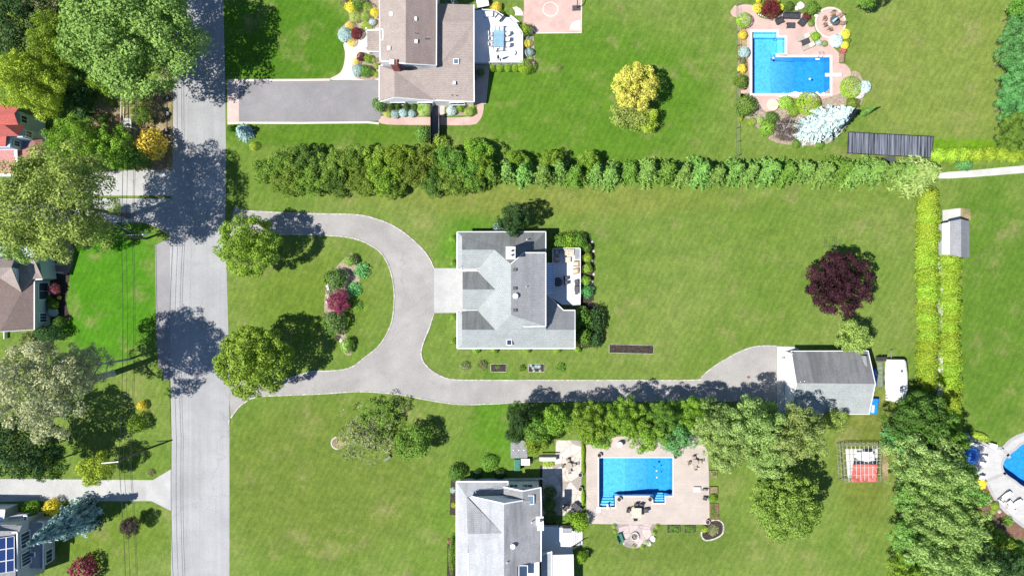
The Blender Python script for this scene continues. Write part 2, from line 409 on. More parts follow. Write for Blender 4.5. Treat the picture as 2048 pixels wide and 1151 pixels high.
def tag(o, label=None, cat=None, group=None, kind=None):
    for k, v in (("label", label), ("category", cat), ("group", group), ("kind", kind)):
        if v: o[k] = v
    return o
def empty(name, loc, label, cat, group=None, rz=0.):
    o = bpy.data.objects.new(name, None); COL.objects.link(o); o.location = loc; o.rotation_euler = (0, 0, rz)
    o.empty_display_size = .3
    return tag(o, label, cat, group)
def smooth_path(pts, closed=False, n=5):
    out = []; m = len(pts)
    for i in range(m if closed else m - 1):
        p = [pts[(i + k - 1) % m] if closed else pts[min(max(i + k - 1, 0), m - 1)] for k in range(4)]
        for j in range(n):
            t = j / n
            out.append(tuple(.5 * (2 * p[1][a] + (p[2][a] - p[0][a]) * t + (2 * p[0][a] - 5 * p[1][a] + 4 * p[2][a] - p[3][a]) * t * t + (3 * p[1][a] - p[0][a] - 3 * p[2][a] + p[3][a]) * t ** 3) for a in range(2)))
    if not closed: out.append(tuple(pts[-1]))
    return out
def circ(cx, cy, rx, ry=None, n=28, a0=0, a1=360):
    ry = ry or rx
    return [(cx + rx * math.cos(R(a0 + (a1 - a0) * k / n)), cy + ry * math.sin(R(a0 + (a1 - a0) * k / n))) for k in range(n + (a1 - a0 != 360))]
def gxy(pts, z=0.): return [tuple(W(x, y, z)[:2]) for x, y in pts]
def sheet(name, pts, z, mat, holes=(), kind='structure', thick=0.):
    p = gxy(pts); hs = [gxy(h) for h in holes]
    b = MB()
    if thick: b.prism(p, z - thick, z, hs)
    else:
        tris, allp = tess(p, hs); vs = [(q[0], q[1], z) for q in allp]; fs = []
        for t in tris:
            a, bb, c = (Vector(vs[i]) for i in t)
            fs.append(tuple(t) if (bb - a).cross(c - a).z > 0 else tuple(t[::-1]))
        b.add(vs, fs)
    o = b.build(name, mat); tag(o, kind=kind); return o
def strip_geo(b, pts, width, z0, z1, closed=False):
    """band of the given width (m) along a world-xy path"""
    n = len(pts); L = []; Rr = []
    for i in range(n):
        a = Vector(pts[(i - 1) % n] if closed else pts[max(i - 1, 0)]); c = Vector(pts[(i + 1) % n] if closed else pts[min(i + 1, n - 1)])
        d = (c - a); d.normalize(); q = Vector((-d.y, d.x)) * width / 2; p = Vector(pts[i]); L.append(p + q); Rr.append(p - q)
    vs = []
    for i in range(n): vs += [(*L[i], z0), (*L[i], z1), (*Rr[i], z1), (*Rr[i], z0)]
    fs = []
    for i in range(n if closed else n - 1):
        a, c = i * 4, ((i + 1) % n) * 4
        for k in range(3): fs.append((a + k, c + k, c + k + 1, a + k + 1)[::-1])
    if not closed: fs += [(0, 1, 2, 3), (n * 4 - 1, n * 4 - 2, n * 4 - 3, n * 4 - 4)]
    return b.add(vs, fs)
def kerb(name, pts, width=.17, h=.1, mat="kerb_stone", smooth=True, closed=False):
    p = smooth_path(pts, closed, 6) if smooth else pts
    q = []
    for i, (x, y) in enumerate(p): q.append((x + random.uniform(-.22, .22), y + random.uniform(-.22, .22)))
    o = strip_geo(MB(), gxy(q), width, -.05, h, closed).build(name, mat); return tag(o, kind='structure')

# ------------------------------------------------------------------ foliage meshes (unit size, shared by copies)
def leaf_mesh(name, P, N, T, L, Wd, tint):
    P, N, T = (np.asarray(a, float) for a in (P, N, T)); n = len(P)
    N /= np.linalg.norm(N, axis=1)[:, None] + 1e-9
    T = T - N * (T * N).sum(1)[:, None]; T /= np.linalg.norm(T, axis=1)[:, None] + 1e-9
    B = np.cross(N, T); L = np.asarray(L)[:, None]; Wd = np.asarray(Wd)[:, None]
    V = np.stack([P - T * L * .5, P + B * Wd * .5 + N * L * .1, P + T * L * .5, P - B * Wd * .5 + N * L * .1], 1).reshape(-1, 3)
    me = bpy.data.meshes.new(name); me.vertices.add(n * 4); me.vertices.foreach_set("co", V.ravel().astype(np.float32))
    me.loops.add(n * 4); me.loops.foreach_set("vertex_index", np.arange(n * 4, dtype=np.int32))
    me.polygons.add(n); me.polygons.foreach_set("loop_start", np.arange(0, n * 4, 4, dtype=np.int32))
    at = me.attributes.new("tint", 'FLOAT', 'FACE'); at.data.foreach_set("value", np.clip(tint, 0, 1).astype(np.float32))
    me.update(calc_edges=True); me.validate(); me.materials.append(MATS["leaf_green"]); return me
def rdir(rs, n):
    v = rs.normal(size=(n, 3)); return v / np.linalg.norm(v, axis=1)[:, None]
def crown_mesh(name, seed, lobes, per, lsize, lr=(.24, .38), shell=(.5, .8), spread=.55, zmin=-.55, asp=.55, gap=.0, core=.12):
    rs = np.random.RandomState(seed); P = []; N = []; t = []
    for i in range(lobes):
        d = rdir(rs, 1)[0]
        while d[2] < zmin: d = rdir(rs, 1)[0]
        c = d * rs.uniform(*shell); r = rs.uniform(*lr)
        m = int(per * (r / np.mean(lr)) ** 2); q = rdir(rs, m); q = q[(q @ d) > -.35]
        q[:, 2] = np.where(q[:, 2] < -.3, -q[:, 2] * .6, q[:, 2]); q /= np.linalg.norm(q, axis=1)[:, None]
        # clumpy surface
        wob = 1 + .2 * np.sin(q @ rdir(rs, 1)[0] * 9 + rs.uniform(0, 6)) * np.sin(q @ rdir(rs, 1)[0] * 7)
        rad = r * wob * (1 - .45 * rs.rand(len(q)) ** 1.8)
        P.append(c + q * rad[:, None]); N.append(q + rs.normal(size=q.shape) * spread)
        t.append(.4 * rs.rand() + .6 * rs.rand(len(q)))
    m = int(lobes * per * core); q = rdir(rs, m) * (rs.rand(m, 1) ** .4) * .62; P.append(q); N.append(rdir(rs, m) + [0, 0, .5]); t.append(rs.rand(m) * .5)  # core leaves keep to the darker half of the tint
    P = np.concatenate(P); N = np.concatenate(N); t = np.concatenate(t)
    k = rs.rand(len(P)) >= gap; P, N, t = P[k], N[k], t[k]
    L = lsize * rs.uniform(.6, 1.35, len(P))
    P[:, :2] /= np.percentile(np.linalg.norm(P[:, :2], axis=1), 99.0); P[:, 2] /= np.percentile(np.abs(P[:, 2]), 99.5)
    return leaf_mesh(name, P, N, rdir(rs, len(P)), L, L * asp, t)
def dome_mesh(name, seed, n, lsize, jit=.3, rough=.08, lob=0.0, asp=.6, up=.55):
    """shrub: base at z=0, top z=1, radius 1"""
    rs = np.random.RandomState(seed); q = rdir(rs, n); q[:, 2] = np.abs(q[:, 2] * 1.15) - .15; q /= np.linalg.norm(q, axis=1)[:, None]
    rad = 1 - rough * rs.rand(n) * 2
    if lob:
        a = np.arctan2(q[:, 1], q[:, 0]); ph = rs.uniform(0, 6, 4)
        rad *= 1 + lob * (np.sin(3 * a + ph[0]) * .6 + np.sin(5 * a + ph[1] + q[:, 2] * 5) * .5 + np.sin(9 * a + ph[2] + q[:, 2] * 9) * .35 + np.sin(q[:, 2] * 8 + ph[3]) * .3)
    P = q * rad[:, None] * [1, 1, .56] + [0, 0, .44]; P[:, 2] = np.maximum(P[:, 2], .03)
    L = lsize * rs.uniform(.6, 1.3, n)
    ph = rs.uniform(0, 6, 3); tint = rs.rand(n) * .55 + .225 + .22 * np.sin(P[:, 0] * 4 + ph[0]) * np.sin(P[:, 1] * 4 + ph[1])
    return leaf_mesh(name, P, q + [0, 0, up] + rs.normal(size=q.shape) * jit, rdir(rs, n), L, L * asp, tint)
def conifer_mesh(name, seed, levels, nb, step, L0, W0, droop=.10, top=.98, power=.9, up=.35, low=.06, vary=(.72, 1.08)):
    """spruce: whorls of drooping branches carrying flat sprays; height 1, radius 1"""
    rs = np.random.RandomState(seed); P = []; N = []; T = []; L = []; t = []
    for i in range(levels):
        z = low + (top - low) * (i + rs.uniform(-.3, .3)) / levels; z = max(z, .02); ln = max((1 - z), .03) ** power
        k = max(5, int(nb * (.45 + .55 * ln)))
        for j in range(k):
            a = 2 * math.pi * (j + rs.uniform(-.35, .35)) / k + i * 1.3; l = ln * rs.uniform(*vary); bt = rs.rand() * .5
            d = np.array([math.cos(a), math.sin(a), 0]); sd = np.array([-d[1], d[0], 0])
            m = max(2, int(l / step))
            for s in range(m):
                f = (s + .7) / m; c = d * l * f + [0, 0, z - droop * f * f * ln + rs.uniform(-.01, .01)]
                for sg in (-1, 1, 0):
                    o = (d * .75 + sd * sg * .8); wdt = (1 - .55 * f)
                    P.append(c + sd * sg * L0 * .35 * wdt); T.append(o + rs.normal(size=3) * .12); N.append(np.array([0, 0, 1.]) + d * up + rs.normal(size=3) * .35)
                    L.append(L0 * rs.uniform(.75, 1.2) * (.55 + .45 * wdt)); t.append(bt + .5 * rs.rand() * (.4 + .6 * f))  # tint climbs towards the branch tip
    L = np.array(L); return leaf_mesh(name, P, N, T, L, np.full(len(L), 1.) * L * (W0 / L0), np.array(t))
def spray_mesh(name, seed, n, lsize, asp=.3):
    """loose feathery plant: leaves pointing outward from the centre"""
    rs = np.random.RandomState(seed); q = rdir(rs, n); q[:, 2] = np.abs(q[:, 2]); f = rs.rand(n, 1) ** .55
    P = q * f * [1, 1, .75] + [0, 0, .05]; L = lsize * rs.uniform(.6, 1.4, n)
    N = np.array([0, 0, 1.]) + rs.normal(size=q.shape) * .5
    return leaf_mesh(name, P, N, q + rs.normal(size=q.shape) * .35, L, L * asp, rs.rand(n))
FM = {}
def fam(k, n, fn): FM[k] = [fn(k + "_crown", 100 * len(FM) + i) for i in range(n)]
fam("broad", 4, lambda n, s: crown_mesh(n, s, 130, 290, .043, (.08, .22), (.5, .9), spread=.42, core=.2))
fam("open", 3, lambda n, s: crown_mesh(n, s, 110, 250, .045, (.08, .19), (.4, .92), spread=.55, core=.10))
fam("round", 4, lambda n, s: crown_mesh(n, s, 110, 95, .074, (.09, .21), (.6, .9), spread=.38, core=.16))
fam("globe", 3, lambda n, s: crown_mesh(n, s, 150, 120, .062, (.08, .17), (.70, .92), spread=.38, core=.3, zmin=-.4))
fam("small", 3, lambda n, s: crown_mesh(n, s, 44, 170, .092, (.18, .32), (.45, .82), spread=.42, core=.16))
fam("scruff", 2, lambda n, s: crown_mesh(n, s, 34, 70, .10, (.12, .25), (.35, .9), spread=1., core=.05, asp=.35))
fam("clip", 3, lambda n, s: dome_mesh(n, s, 1500, .10, .25, .03))
fam("loose", 4, lambda n, s: dome_mesh(n, s, 1400, .145, .55, .16, .13, up=.15))
fam("cushion", 3, lambda n, s: dome_mesh(n, s, 1900, .14, .5, .09, .05, .5))
fam("arbor", 4, lambda n, s: dome_mesh(n, s, 3200, .125, .55, .17, .15, .42, up=.2))
fam("column", 4, lambda n, s: dome_mesh(n, s, 2200, .15, .6, .20, .12, .4))
fam("juniper", 4, lambda n, s: crown_mesh(n, s, 50, 170, .105, (.14, .28), (.4, .88), spread=.6, asp=.34, core=.2))
fam("spruce", 3, lambda n, s: conifer_mesh(n, s, 20, 15, .085, .18, .09, vary=(.5, 1.12), up=.2))
fam("star", 5, lambda n, s: conifer_mesh(n, s, 15, 14, .10, .23, .075, .12, up=.15, vary=(.62, 1.1), power=.75))
fam("pine", 3, lambda n, s: crown_mesh(n, s, 95, 210, .064, (.09, .2), (.45, .92), spread=.5, asp=.42, core=.2))
fam("spray", 3, lambda n, s: spray_mesh(n, s, 420, .28))
fam("twig", 1, lambda n, s: crown_mesh(n, s, 40, 120, .12, (.12, .22), (.4, .9), spread=1, asp=.14, gap=.1))
def trunk_mesh(seed, bare=False):
    """unit trunk: base z=0, crown centre z=1; limbs reach into the crown; radius scale 1 = crown radius"""
    rs = random.Random(seed); b = MB()
    b.tube([(0, 0, -.03), (0, 0, .04), (.01, .01, .4), (-.01, .015, .8), (.0, 0, 1.15)], [.075, .055, .045, .034, .012], 9)
    for i in range(8):
        a = i * 2.4 + rs.uniform(-.3, .3); z = .5 + .07 * i; e = rs.uniform(.45, .75)
        p = [(0, 0, z), (math.cos(a) * e * .4, math.sin(a) * e * .4, z + .12), (math.cos(a + .2) * e, math.sin(a + .2) * e, z + .3 + rs.uniform(-.05, .12))]
        b.tube(p, [.026, .018, .006], 6)
        q = (math.cos(a - .5) * e * .85, math.sin(a - .5) * e * .85, z + .24); b.tube([p[1], q], [.013, .004], 5)
    me = bpy.data.meshes.new("trunk"); me.from_pydata(b.v, [], b.f); me.materials.append(MATS["bark"]); return me
TRUNKS = [trunk_mesh(i) for i in range(4)]
b = MB().tube([(0, 0, -.01), (0, 0, .3), (0, 0, .97)], [.07, .05, .008], 8)
CONTRUNK = bpy.data.meshes.new("trunk"); CONTRUNK.from_pydata(b.v, [], b.f); CONTRUNK.materials.append(MATS["bark"])
def link(name, me, parent=None, mat=None):
    o = bpy.data.objects.new(name, me); COL.objects.link(o)
    if parent: o.parent = parent
    if mat: o.material_slots[0].link = 'OBJECT'; o.material_slots[0].material = MATS[mat]
    return o
PR = random.Random(11)
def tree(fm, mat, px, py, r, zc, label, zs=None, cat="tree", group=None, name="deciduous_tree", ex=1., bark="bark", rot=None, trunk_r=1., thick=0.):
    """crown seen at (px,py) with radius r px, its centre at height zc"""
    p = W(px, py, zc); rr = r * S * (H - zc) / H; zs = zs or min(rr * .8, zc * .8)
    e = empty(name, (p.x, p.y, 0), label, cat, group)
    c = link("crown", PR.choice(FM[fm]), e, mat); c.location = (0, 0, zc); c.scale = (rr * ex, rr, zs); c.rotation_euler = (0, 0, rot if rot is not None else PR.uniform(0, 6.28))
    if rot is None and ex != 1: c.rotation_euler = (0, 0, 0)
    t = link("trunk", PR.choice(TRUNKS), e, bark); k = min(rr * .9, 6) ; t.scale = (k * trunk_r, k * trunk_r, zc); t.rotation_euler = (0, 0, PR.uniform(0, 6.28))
    if thick: MB().tube([(p.x, p.y, -.2), (p.x, p.y, .5), (p.x + .1, p.y, zc * .5), (p.x, p.y + .2, zc * .8)], [thick * 1.5, thick * 1.1, thick, thick * .7], 12).build("main_stem", bark, e)
    return e
def conifer(fm, mat, px, py, r, h, label, cat="conifer", group=None, name="conifer_tree"):
    """base at ground pixel (px,py); height h m; base radius r px"""
    p = W(px, py); e = empty(name, p, label, cat, group)
    c = link("crown", PR.choice(FM[fm]), e, mat); c.scale = (r * S, r * S, h); c.rotation_euler = (0, 0, PR.uniform(0, 6.28))
    t = link("trunk", CONTRUNK, e); t.scale = (r * S * .8, r * S * .8, h)
    return e
def shrub(fm, mat, px, py, r, h, label, group=None, ry=None, cat="shrub", name="shrub", rot=None, z=0.):
    p = W(px, py, z + h * .55); o = link(name, PR.choice(FM[fm]), None, mat); rr = r * S
    o.location = (p.x, p.y, z); o.scale = (rr, (ry or r) * S, h); o.rotation_euler = (0, 0, rot if rot is not None else (PR.uniform(0, 6.28) if not ry else 0))
    return tag(o, label, cat, group)
# ------------------------------------------------------------------ ground, road, drives, patios
Z7 = zoom(1120, 860, 4.603); Z3 = zoom(1440, 0, 5.756); Z8 = zoom(930, 0, 7.192); ZM = zoom(860, 400, 3.5975); ZT = zoom(640, 0, 4.111); ZB = zoom(860, 860, 3.955); ZG = zoom(1520, 620, 4.795); ZR = zoom(1900, 860, 5.757); ZD = zoom(1080, 460, 7.193)
POOL_S = [(1198, 915), (1345, 915), (1345, 990), (1329.5, 990), (1329.5, 1004.5), (1306.5, 1004.5), (1306.5, 990), (1230, 990), (1230, 1013), (1198, 1013)]
POOL_N = [(1504.3, 64.3), (1553, 64.3), (1553, 75.6), (1569.4, 75.6), (1569.4, 106.8), (1551.5, 106.8), (1551.5, 114.8), (1659.8, 114.8), (1659.8, 186.8), (1504.3, 186.8)]
POOL_E = smooth_path([(2048, 886.5), (2032, 899), (2020, 908), (2008.5, 921), (2006, 934), (2013, 947), (2030, 959), (2048, 972), (2085, 985), (2125, 968), (2140, 930), (2120, 893), (2085, 878)], True, 4)
def area_ccw(p): return sum(a[0] * b[1] - b[0] * a[1] for a, b in zip(p, [*p[1:], p[0]]))
HOLES = [POOL_S, POOL_N, POOL_E]
sheet("lawn", [(-4500, -4500), (6500, -4500), (6500, 5600), (-4500, 5600)], 0., "grass_lawn", HOLES)
road_r = [(444, -900), (447, 0), (450, 150), (452, 300), (451, 420), (450, 470), (452, 500), (455, 600), (458, 700), (459, 850), (459, 1000), (459, 1151), (459, 1900)]
road_l = [(342, 1900), (342, 1151), (343, 1000), (343, 860), (341, 720), (340, 560), (340, 480), (345, 330), (347, 180), (349, 0), (352, -900)]
sheet("road", road_r + road_l, .012, "road_asphalt")
sheet("road_shoulder", [(311, 490), (342, 474), (343, 760), (330, 760), (316, 722)], .008, "strip_asphalt")
sheet("road_shoulder", smooth_path([(330, 130), (349, 120), (347, 345), (333, 345), (300, 340), (215, 340), (170, 320), (140, 280), (180, 235), (195, 190), (240, 175), (300, 180)], True, 3), .004, "dirt")
sheet("side_road", [(150, 346), (240, 341), (347, 340), (347, 391), (120, 391)], .016, "pale_drive")
sheet("side_road", [(-300, 405), (0, 404), (120, 399), (348, 399), (346, 468), (338, 466), (320, 455), (285, 445), (215, 445), (0, 446), (-300, 446)], .018, "road_asphalt")
kerb("kerb", [(80, 398.5), (200, 398.5), (341, 398.5)], .15, .1, "white_concrete", False)
kerb("kerb", [(213, 443), (228, 446), (245, 455), (262, 464)], .15)
kerb("kerb", [(284, 444), (300, 448), (318, 456), (337, 467)], .15)
kerb("kerb", [(311, 489), (312, 560), (315, 700), (319, 735)], .12, .06, "strip_asphalt", False)
for seam, wdt in (((378, 170, 376, 300, 383, 480, 378, 700, 377, 900, 371, 1140), .035), ((400, 840, 400, 1000, 398, 1151), .03)):
    pts = gxy([(seam[i], seam[i + 1]) for i in range(0, len(seam), 2)])
    tag(strip_geo(MB(), pts, wdt, .010, .016).build("road_seam", "strip_asphalt"), kind='structure')
# long drive with its turning loop
dN = smooth_path([(470, 412), (487, 421), (500, 422), (560, 425), (640, 427.5), (710, 429), (750, 437), (790, 453), (830, 483), (856, 512), (868, 537)], False, 5)
dP = smooth_path([(868, 626), (858, 657), (845, 690), (843, 712), (852, 730), (875, 748), (905, 758), (960, 759.5), (1100, 759.5), (1300, 759.5), (1394, 759), (1404, 752), (1420, 738), (1450, 718), (1485, 700), (1515, 691.5), (1553, 691)], False, 4)
dS = smooth_path([(1553, 802), (1400, 802), (1200, 802), (1050, 803), (1000, 806), (940, 808), (900, 806), (840, 796), (790, 787), (720, 782), (640, 787), (560, 790), (510, 794), (480, 812), (462, 835)], False, 4)
dI = smooth_path([(456, 760), (500, 766), (545, 764), (590, 752), (626, 742), (655, 741), (700, 735), (735, 710), (757, 692), (771, 672), (783, 645), (788, 612), (788, 580), (783, 548), (772, 520), (756, 500), (727, 483), (690, 473.5), (626, 469), (557, 468), (500, 466), (452, 473)], False, 4)
sheet("driveway", dN + dP + dS + dI, .020, "drive_asphalt")
kerb("kerb", dN[5:], smooth=False); kerb("kerb", dP, smooth=False); kerb("kerb", dS[10:], smooth=False); kerb("kerb", dI[10:-4], smooth=False)
kerb("kerb", [(459, 838), (458, 850)], .15)
sheet("driveway_apron", [(868, 536), (913, 536), (956, 538), (956, 622), (913, 625), (868, 625.5)], .024, "pad_concrete")
sheet("driveway_apron", [(1553.5, 692), (1591, 693), (1600, 700), (1600, 830), (1553.5, 830)], .024, "white_concrete")
# northern neighbour
sheet("driveway", [(478, 162.5), (600, 162), (757, 160), (762, 235), (757, 241), (735, 243), (478, 244)], .020, "grey_asphalt")
sheet("driveway_apron", [(454, 163), (478, 162), (478, 246), (455, 249)], .021, "rose_pavers")
kerb("kerb", [(455, 161), (478, 160.5), (600, 160.5), (660, 159.5)], .3, .05, "cream_pavers", False)
kerb("kerb", [(455, 247), (478, 246), (600, 246), (735, 245), (758, 247)], .3, .05, "cream_pavers", False)
sheet("front_path", smooth_path([(660, 159), (680, 146), (688, 128), (690, 105), (688, 86), (712, 78), (735, 60), (762, 60), (762, 110), (762, 160), (700, 160)], True, 4), .012, "cream_pavers")
sheet("side_path", smooth_path([(757, 242), (764, 232), (800, 233), (946, 233), (948, 205), (966, 205), (966, 225), (958, 242), (940, 250), (860, 250), (775, 249)], True, 4), .012, "pink_pavers")
sheet("side_path", [(868, 200), (889, 200), (889, 233), (866, 233)], .016, "rose_pavers")
sheet("side_path", [(948, 130), (980, 130), (972, 208), (948, 208)], .009, "rose_pavers")
sheet("patio", [(940, -60), (1163, -60), (1163, 66), (1072, 66.5), (1048, 60), (1048, 0), (940, 0)], .012, "pink_pavers")
kerb("patio_edge", [(1072, 66.5), (1163, 66), (1163, 0), (1163, -60)], .16, .04, "cream_pavers", False)
cz = [Z8(1228 + 108 * math.cos(R(a)), 135 + 100 * math.sin(R(a))) for a in range(0, 360, 12)]
tag(strip_geo(MB(), gxy(cz), .16, .0, .022, True).build("patio_ring", "cream_pavers"), kind='structure')
sheet("patio_inlay", [Z8(*q) for q in ((680, 110), (740, 95), (800, 130), (835, 190), (838, 225), (715, 225), (725, 190), (712, 150))], .018, "cream_pavers")
sheet("patio_inlay", [Z8(*q) for q in ((1662, 285), (1590, 300), (1535, 340), (1508, 390), (1500, 440), (1662, 440))], .018, "cream_pavers")
# pool terraces
deckN = smooth_path([Z3(*q) for q in ((150, 90), (190, 60), (370, 60), (400, 120), (440, 185), (500, 215), (560, 225), (620, 212), (670, 185), (735, 140), (920, 140), (1000, 230), (1080, 300), (1110, 370), (1190, 420), (1270, 440), (1300, 540), (1372, 620), (1370, 725), (1440, 740), (1495, 800), (1505, 870), (1470, 920), (1395, 960), (1400, 1060), (1180, 1140), (1000, 1150), (700, 1115), (690, 1200), (560, 1290), (480, 1240), (430, 1145), (370, 1090), (250, 1075), (235, 1040), (330, 1000), (320, 700), (310, 500), (300, 320), (200, 210), (150, 190), (120, 140))], True, 3)
sheet("pool_deck", deckN, .012, "pink_pavers", [POOL_N])
sheet("pool_deck", circ(1660.6, 45.5, 31.5, 31.5, 40), .018, "cream_pavers")
sheet("pool_deck", circ(1660.6, 45.5, 28, 28, 40), .022, "pink_pavers")
deckS = [(1172, 889), (1200, 884), (1235, 872), (1290, 870), (1400, 870), (1416, 905), (1418, 960), (1419, 1048), (1230, 1047.5), (1173, 1046)]
sheet("pool_deck", deckS, .012, "beige_pavers", [POOL_S])
sheet("patio", [(1112, 879), (1162, 880), (1163, 905), (1163, 1010), (1150, 1030), (1085, 1030), (1085, 930), (1110, 930)], .010, "flagstone")
sheet("patio", smooth_path([Z7(*q) for q in ((510, 868), (880, 868), (850, 905), (870, 960), (820, 1020), (740, 1070), (660, 1082), (590, 1060), (570, 1010), (520, 920))], True, 4), .016, "pink_flagstone")
deckE = smooth_path([(1940, 880), (1950, 876), (1968, 885), (1990, 895), (2003, 893), (2020, 877), (2047, 864), (2100, 850), (2170, 880), (2190, 960), (2150, 1050), (2090, 1075), (2048, 1053), (2020, 1030), (1995, 1003), (1978, 972), (1966, 960), (1952, 945), (1934, 936)], True, 4)
sheet("pool_deck", deckE, .012, "grey_pavers", [POOL_E])
for a in ([ZR(*q) for q in ((412, 590), (530, 535), (640, 490))], [ZR(*q) for q in ((590, 200), (650, 260), (690, 315))], [ZR(*q) for q in ((432, 608), (480, 720), (560, 850), (700, 990), (852, 1110))], [ZR(*q) for q in ((600, 205), (700, 115), (850, 40))], [ZR(*q) for q in ((250, 80), (400, 165), (470, 200), (590, 205))]):
    tag(strip_geo(MB(), gxy(a), .42, -.05, .05).build("deck_border", "grey_coping"), kind='structure')
sheet("garden_bed", smooth_path([ZR(*q) for q in ((370, 575), (430, 610), (480, 740), (560, 870), (700, 1010), (852, 1130), (852, 1250), (560, 1170), (400, 1050), (300, 950), (310, 750))], True, 3), .006, "brown_mulch")
# beds
sheet("garden_bed", [(742, 205), (757, 198), (946, 203), (946, 230), (893, 232), (893, 214), (864, 214), (864, 232), (770, 233)], .008, "tan_gravel")
sheet("garden_bed", smooth_path([(682, 0), (700, -20), (760, -20), (760, 60), (734, 62), (716, 80), (690, 84), (676, 72), (682, 55), (698, 40), (696, 22)], True, 3), .007, "tan_gravel")
sheet("garden_bed", smooth_path([(708, 120), (735, 108), (760, 108), (760, 156), (718, 158), (706, 145)], True, 3), .016, "tan_gravel")
sheet("garden_bed", [(1045, 20), (1066, 40), (1070, 130), (980, 134), (980, 126), (1045, 126)], .006, "tan_gravel")
sheet("garden_bed", smooth_path([(694, 512), (706, 508), (722, 540), (712, 580), (690, 610), (690, 660), (700, 690), (703, 708), (688, 706), (672, 668), (650, 640), (652, 575), (668, 540)], True, 4), .006, "tan_gravel")
sheet("garden_bed", smooth_path([(1484, 184), (1500, 178), (1530, 215), (1620, 205), (1690, 150), (1716, 145), (1730, 180), (1712, 225), (1660, 285), (1590, 290), (1540, 280), (1500, 240), (1475, 225)], True, 3), .007, "tan_gravel")
sheet("garden_bed", smooth_path([(1476, 30), (1494, 60), (1496, 180), (1478, 190), (1474, 110)], True, 3), .007, "dirt")
sheet("garden_bed", [(902, 957), (913, 957), (913, 1030), (899, 1028)], .006, "mulch")
sheet("garden_bed", [(895, 1075), (915, 1075), (915, 1200), (893, 1200)], .006, "mulch")
sheet("garden_bed", [(1080, 930), (1112, 930), (1112, 1052), (1080, 1052)], .008, "mulch")
sheet("garden_bed", [(1108, 468), (1165, 468), (1188, 485), (1188, 600), (1160, 612), (1150, 700), (1200, 690), (1207, 640), (1195, 605), (1160, 605), (1160, 490), (1108, 492)], .005, "mulch")
sheet("garden_bed", smooth_path([(72, 545), (110, 520), (140, 530), (132, 600), (138, 640), (100, 660), (70, 655)], True, 3), .006, "mulch")
sheet("garden_bed", circ(676, 885, 14, 13), .005, "dirt")
sheet("front_path", smooth_path([(88, 522), (120, 490), (142, 486), (148, 505), (138, 545), (112, 545)], True, 3), .012, "plum_shingle")
# west and east neighbours' drives
sheet("driveway", [(-300, 958), (0, 957), (70, 957), (292, 959), (292, 1001), (70, 1001), (-300, 1006)], .018, "pale_drive")
sheet("driveway_apron", [(292, 959), (306, 959), (343, 937), (343, 1021), (303, 1001), (292, 1001)], .020, "pad_concrete")
sheet("path", smooth_path([(1880, 346), (1950, 340), (2048, 331), (2200, 322), (2200, 337), (2048, 346), (1960, 353), (1880, 357)], True, 3), .012, "pale_concrete")
sheet("shed_pad", [(1885, 420), (1921, 416), (1921, 440), (1885, 446)], .010, "pale_concrete")
sheet("shed_pad", [(1921, 416), (1940, 418), (1942, 440), (1921, 440)], .008, "dirt")
sheet("shed_pad", smooth_path([(1864, 718), (1879, 712), (1879, 775), (1868, 760), (1860, 742)], True, 3), .006, "white_concrete")
for y in (455, 478, 500, 521, 543, 566, 588, 611, 634, 657, 680, 702):
    sheet("shed_pad", circ(1874.5 + random.uniform(-1, 1), y, 3, random.uniform(3, 6), 10), .006, "white_concrete")
sheet("manhole_cover", circ(1497, 753.5, 3.2, 2.6, 18), .026, "rust")
def hid(*a): return None

# ------------------------------------------------------------------ swimming pools
def pool(pts, label, depths, steps, cop, copw=.32, floor=None, slope=None):
    cx = sum(p[0] for p in pts) / len(pts); cy = sum(p[1] for p in pts) / len(pts)
    e = empty("swimming_pool", W(cx, cy), label, "swimming pool", "neighbours' swimming pools")
    g = gxy(pts); n = len(g); ccw = area_ccw(g) > 0
    bs = MB()
    zf = depths
    vs = [(*p, .0) for p in g] + [(*p, -zf) for p in g]; fs = []
    for i in range(n):
        q = (i, (i + 1) % n, (i + 1) % n + n, i + n); fs.append(q if ccw else q[::-1])
    bs.add(vs, fs); bs.face([(*p, -zf) for p in g])
    if floor:            # deeper half: sloped shelf built as a shallow platform over the rest
        bs.prism(gxy(floor), -zf + .003, -floor_z)
    if slope:
        (xa, ya), (xb, yb) = (tuple(W(*q)[:2]) for q in slope); yb, ya = min(ya, yb), max(ya, yb)
        bs.add([(xa, ya, -floor_z - .002), (xa, yb, -floor_z - .002), (xb, yb, -zf + .004), (xb, ya, -zf + .004)], [(0, 1, 2, 3)])
    bs.build("basin", "pool_shell", e)
    # water: closed body just inside the shell
    c = Vector((sum(p[0] for p in g) / n, sum(p[1] for p in g) / n))
    def inset(p, d):
        out = []
        for i in range(len(p)):
            a, b, q = Vector(p[i - 1]), Vector(p[i]), Vector(p[(i + 1) % len(p)])
            d1, d2 = (b - a).normalized(), (q - b).normalized(); n1, n2 = Vector((-d1.y, d1.x)), Vector((-d2.y, d2.x))
            if not ccw: n1, n2 = -n1, -n2
            m = (n1 + n2); m = m / max(m.length_squared, .2) * 2; out.append(tuple(b + m * d))
        return out
    MB().prism(inset(g, .012), -zf + .012, -.11).build("water", "pool_water", e)
    cb = MB(); outer = inset(g, -copw); cb.prism(outer, -.04, .05, [inset(g, -.002)]); cb.build("coping", cop, e)
    for s in steps:
        sb = MB()
        for (poly, z0, z1) in s: sb.prism(gxy(poly), z0, z1)
        sb.build("steps", "pool_shell", e)
    return e
floor_z = 1.25
def stair(x0, x1, y0, dy, nst, z0=-1.2, dirn=1):
    return [([(x0, y0 + k * dy), (x1, y0 + k * dy), (x1, y0 + nst * dy), (x0, y0 + nst * dy)], -1.24 + .0 + .002 * k, -1.15 + .25 * k) for k in range(nst)]
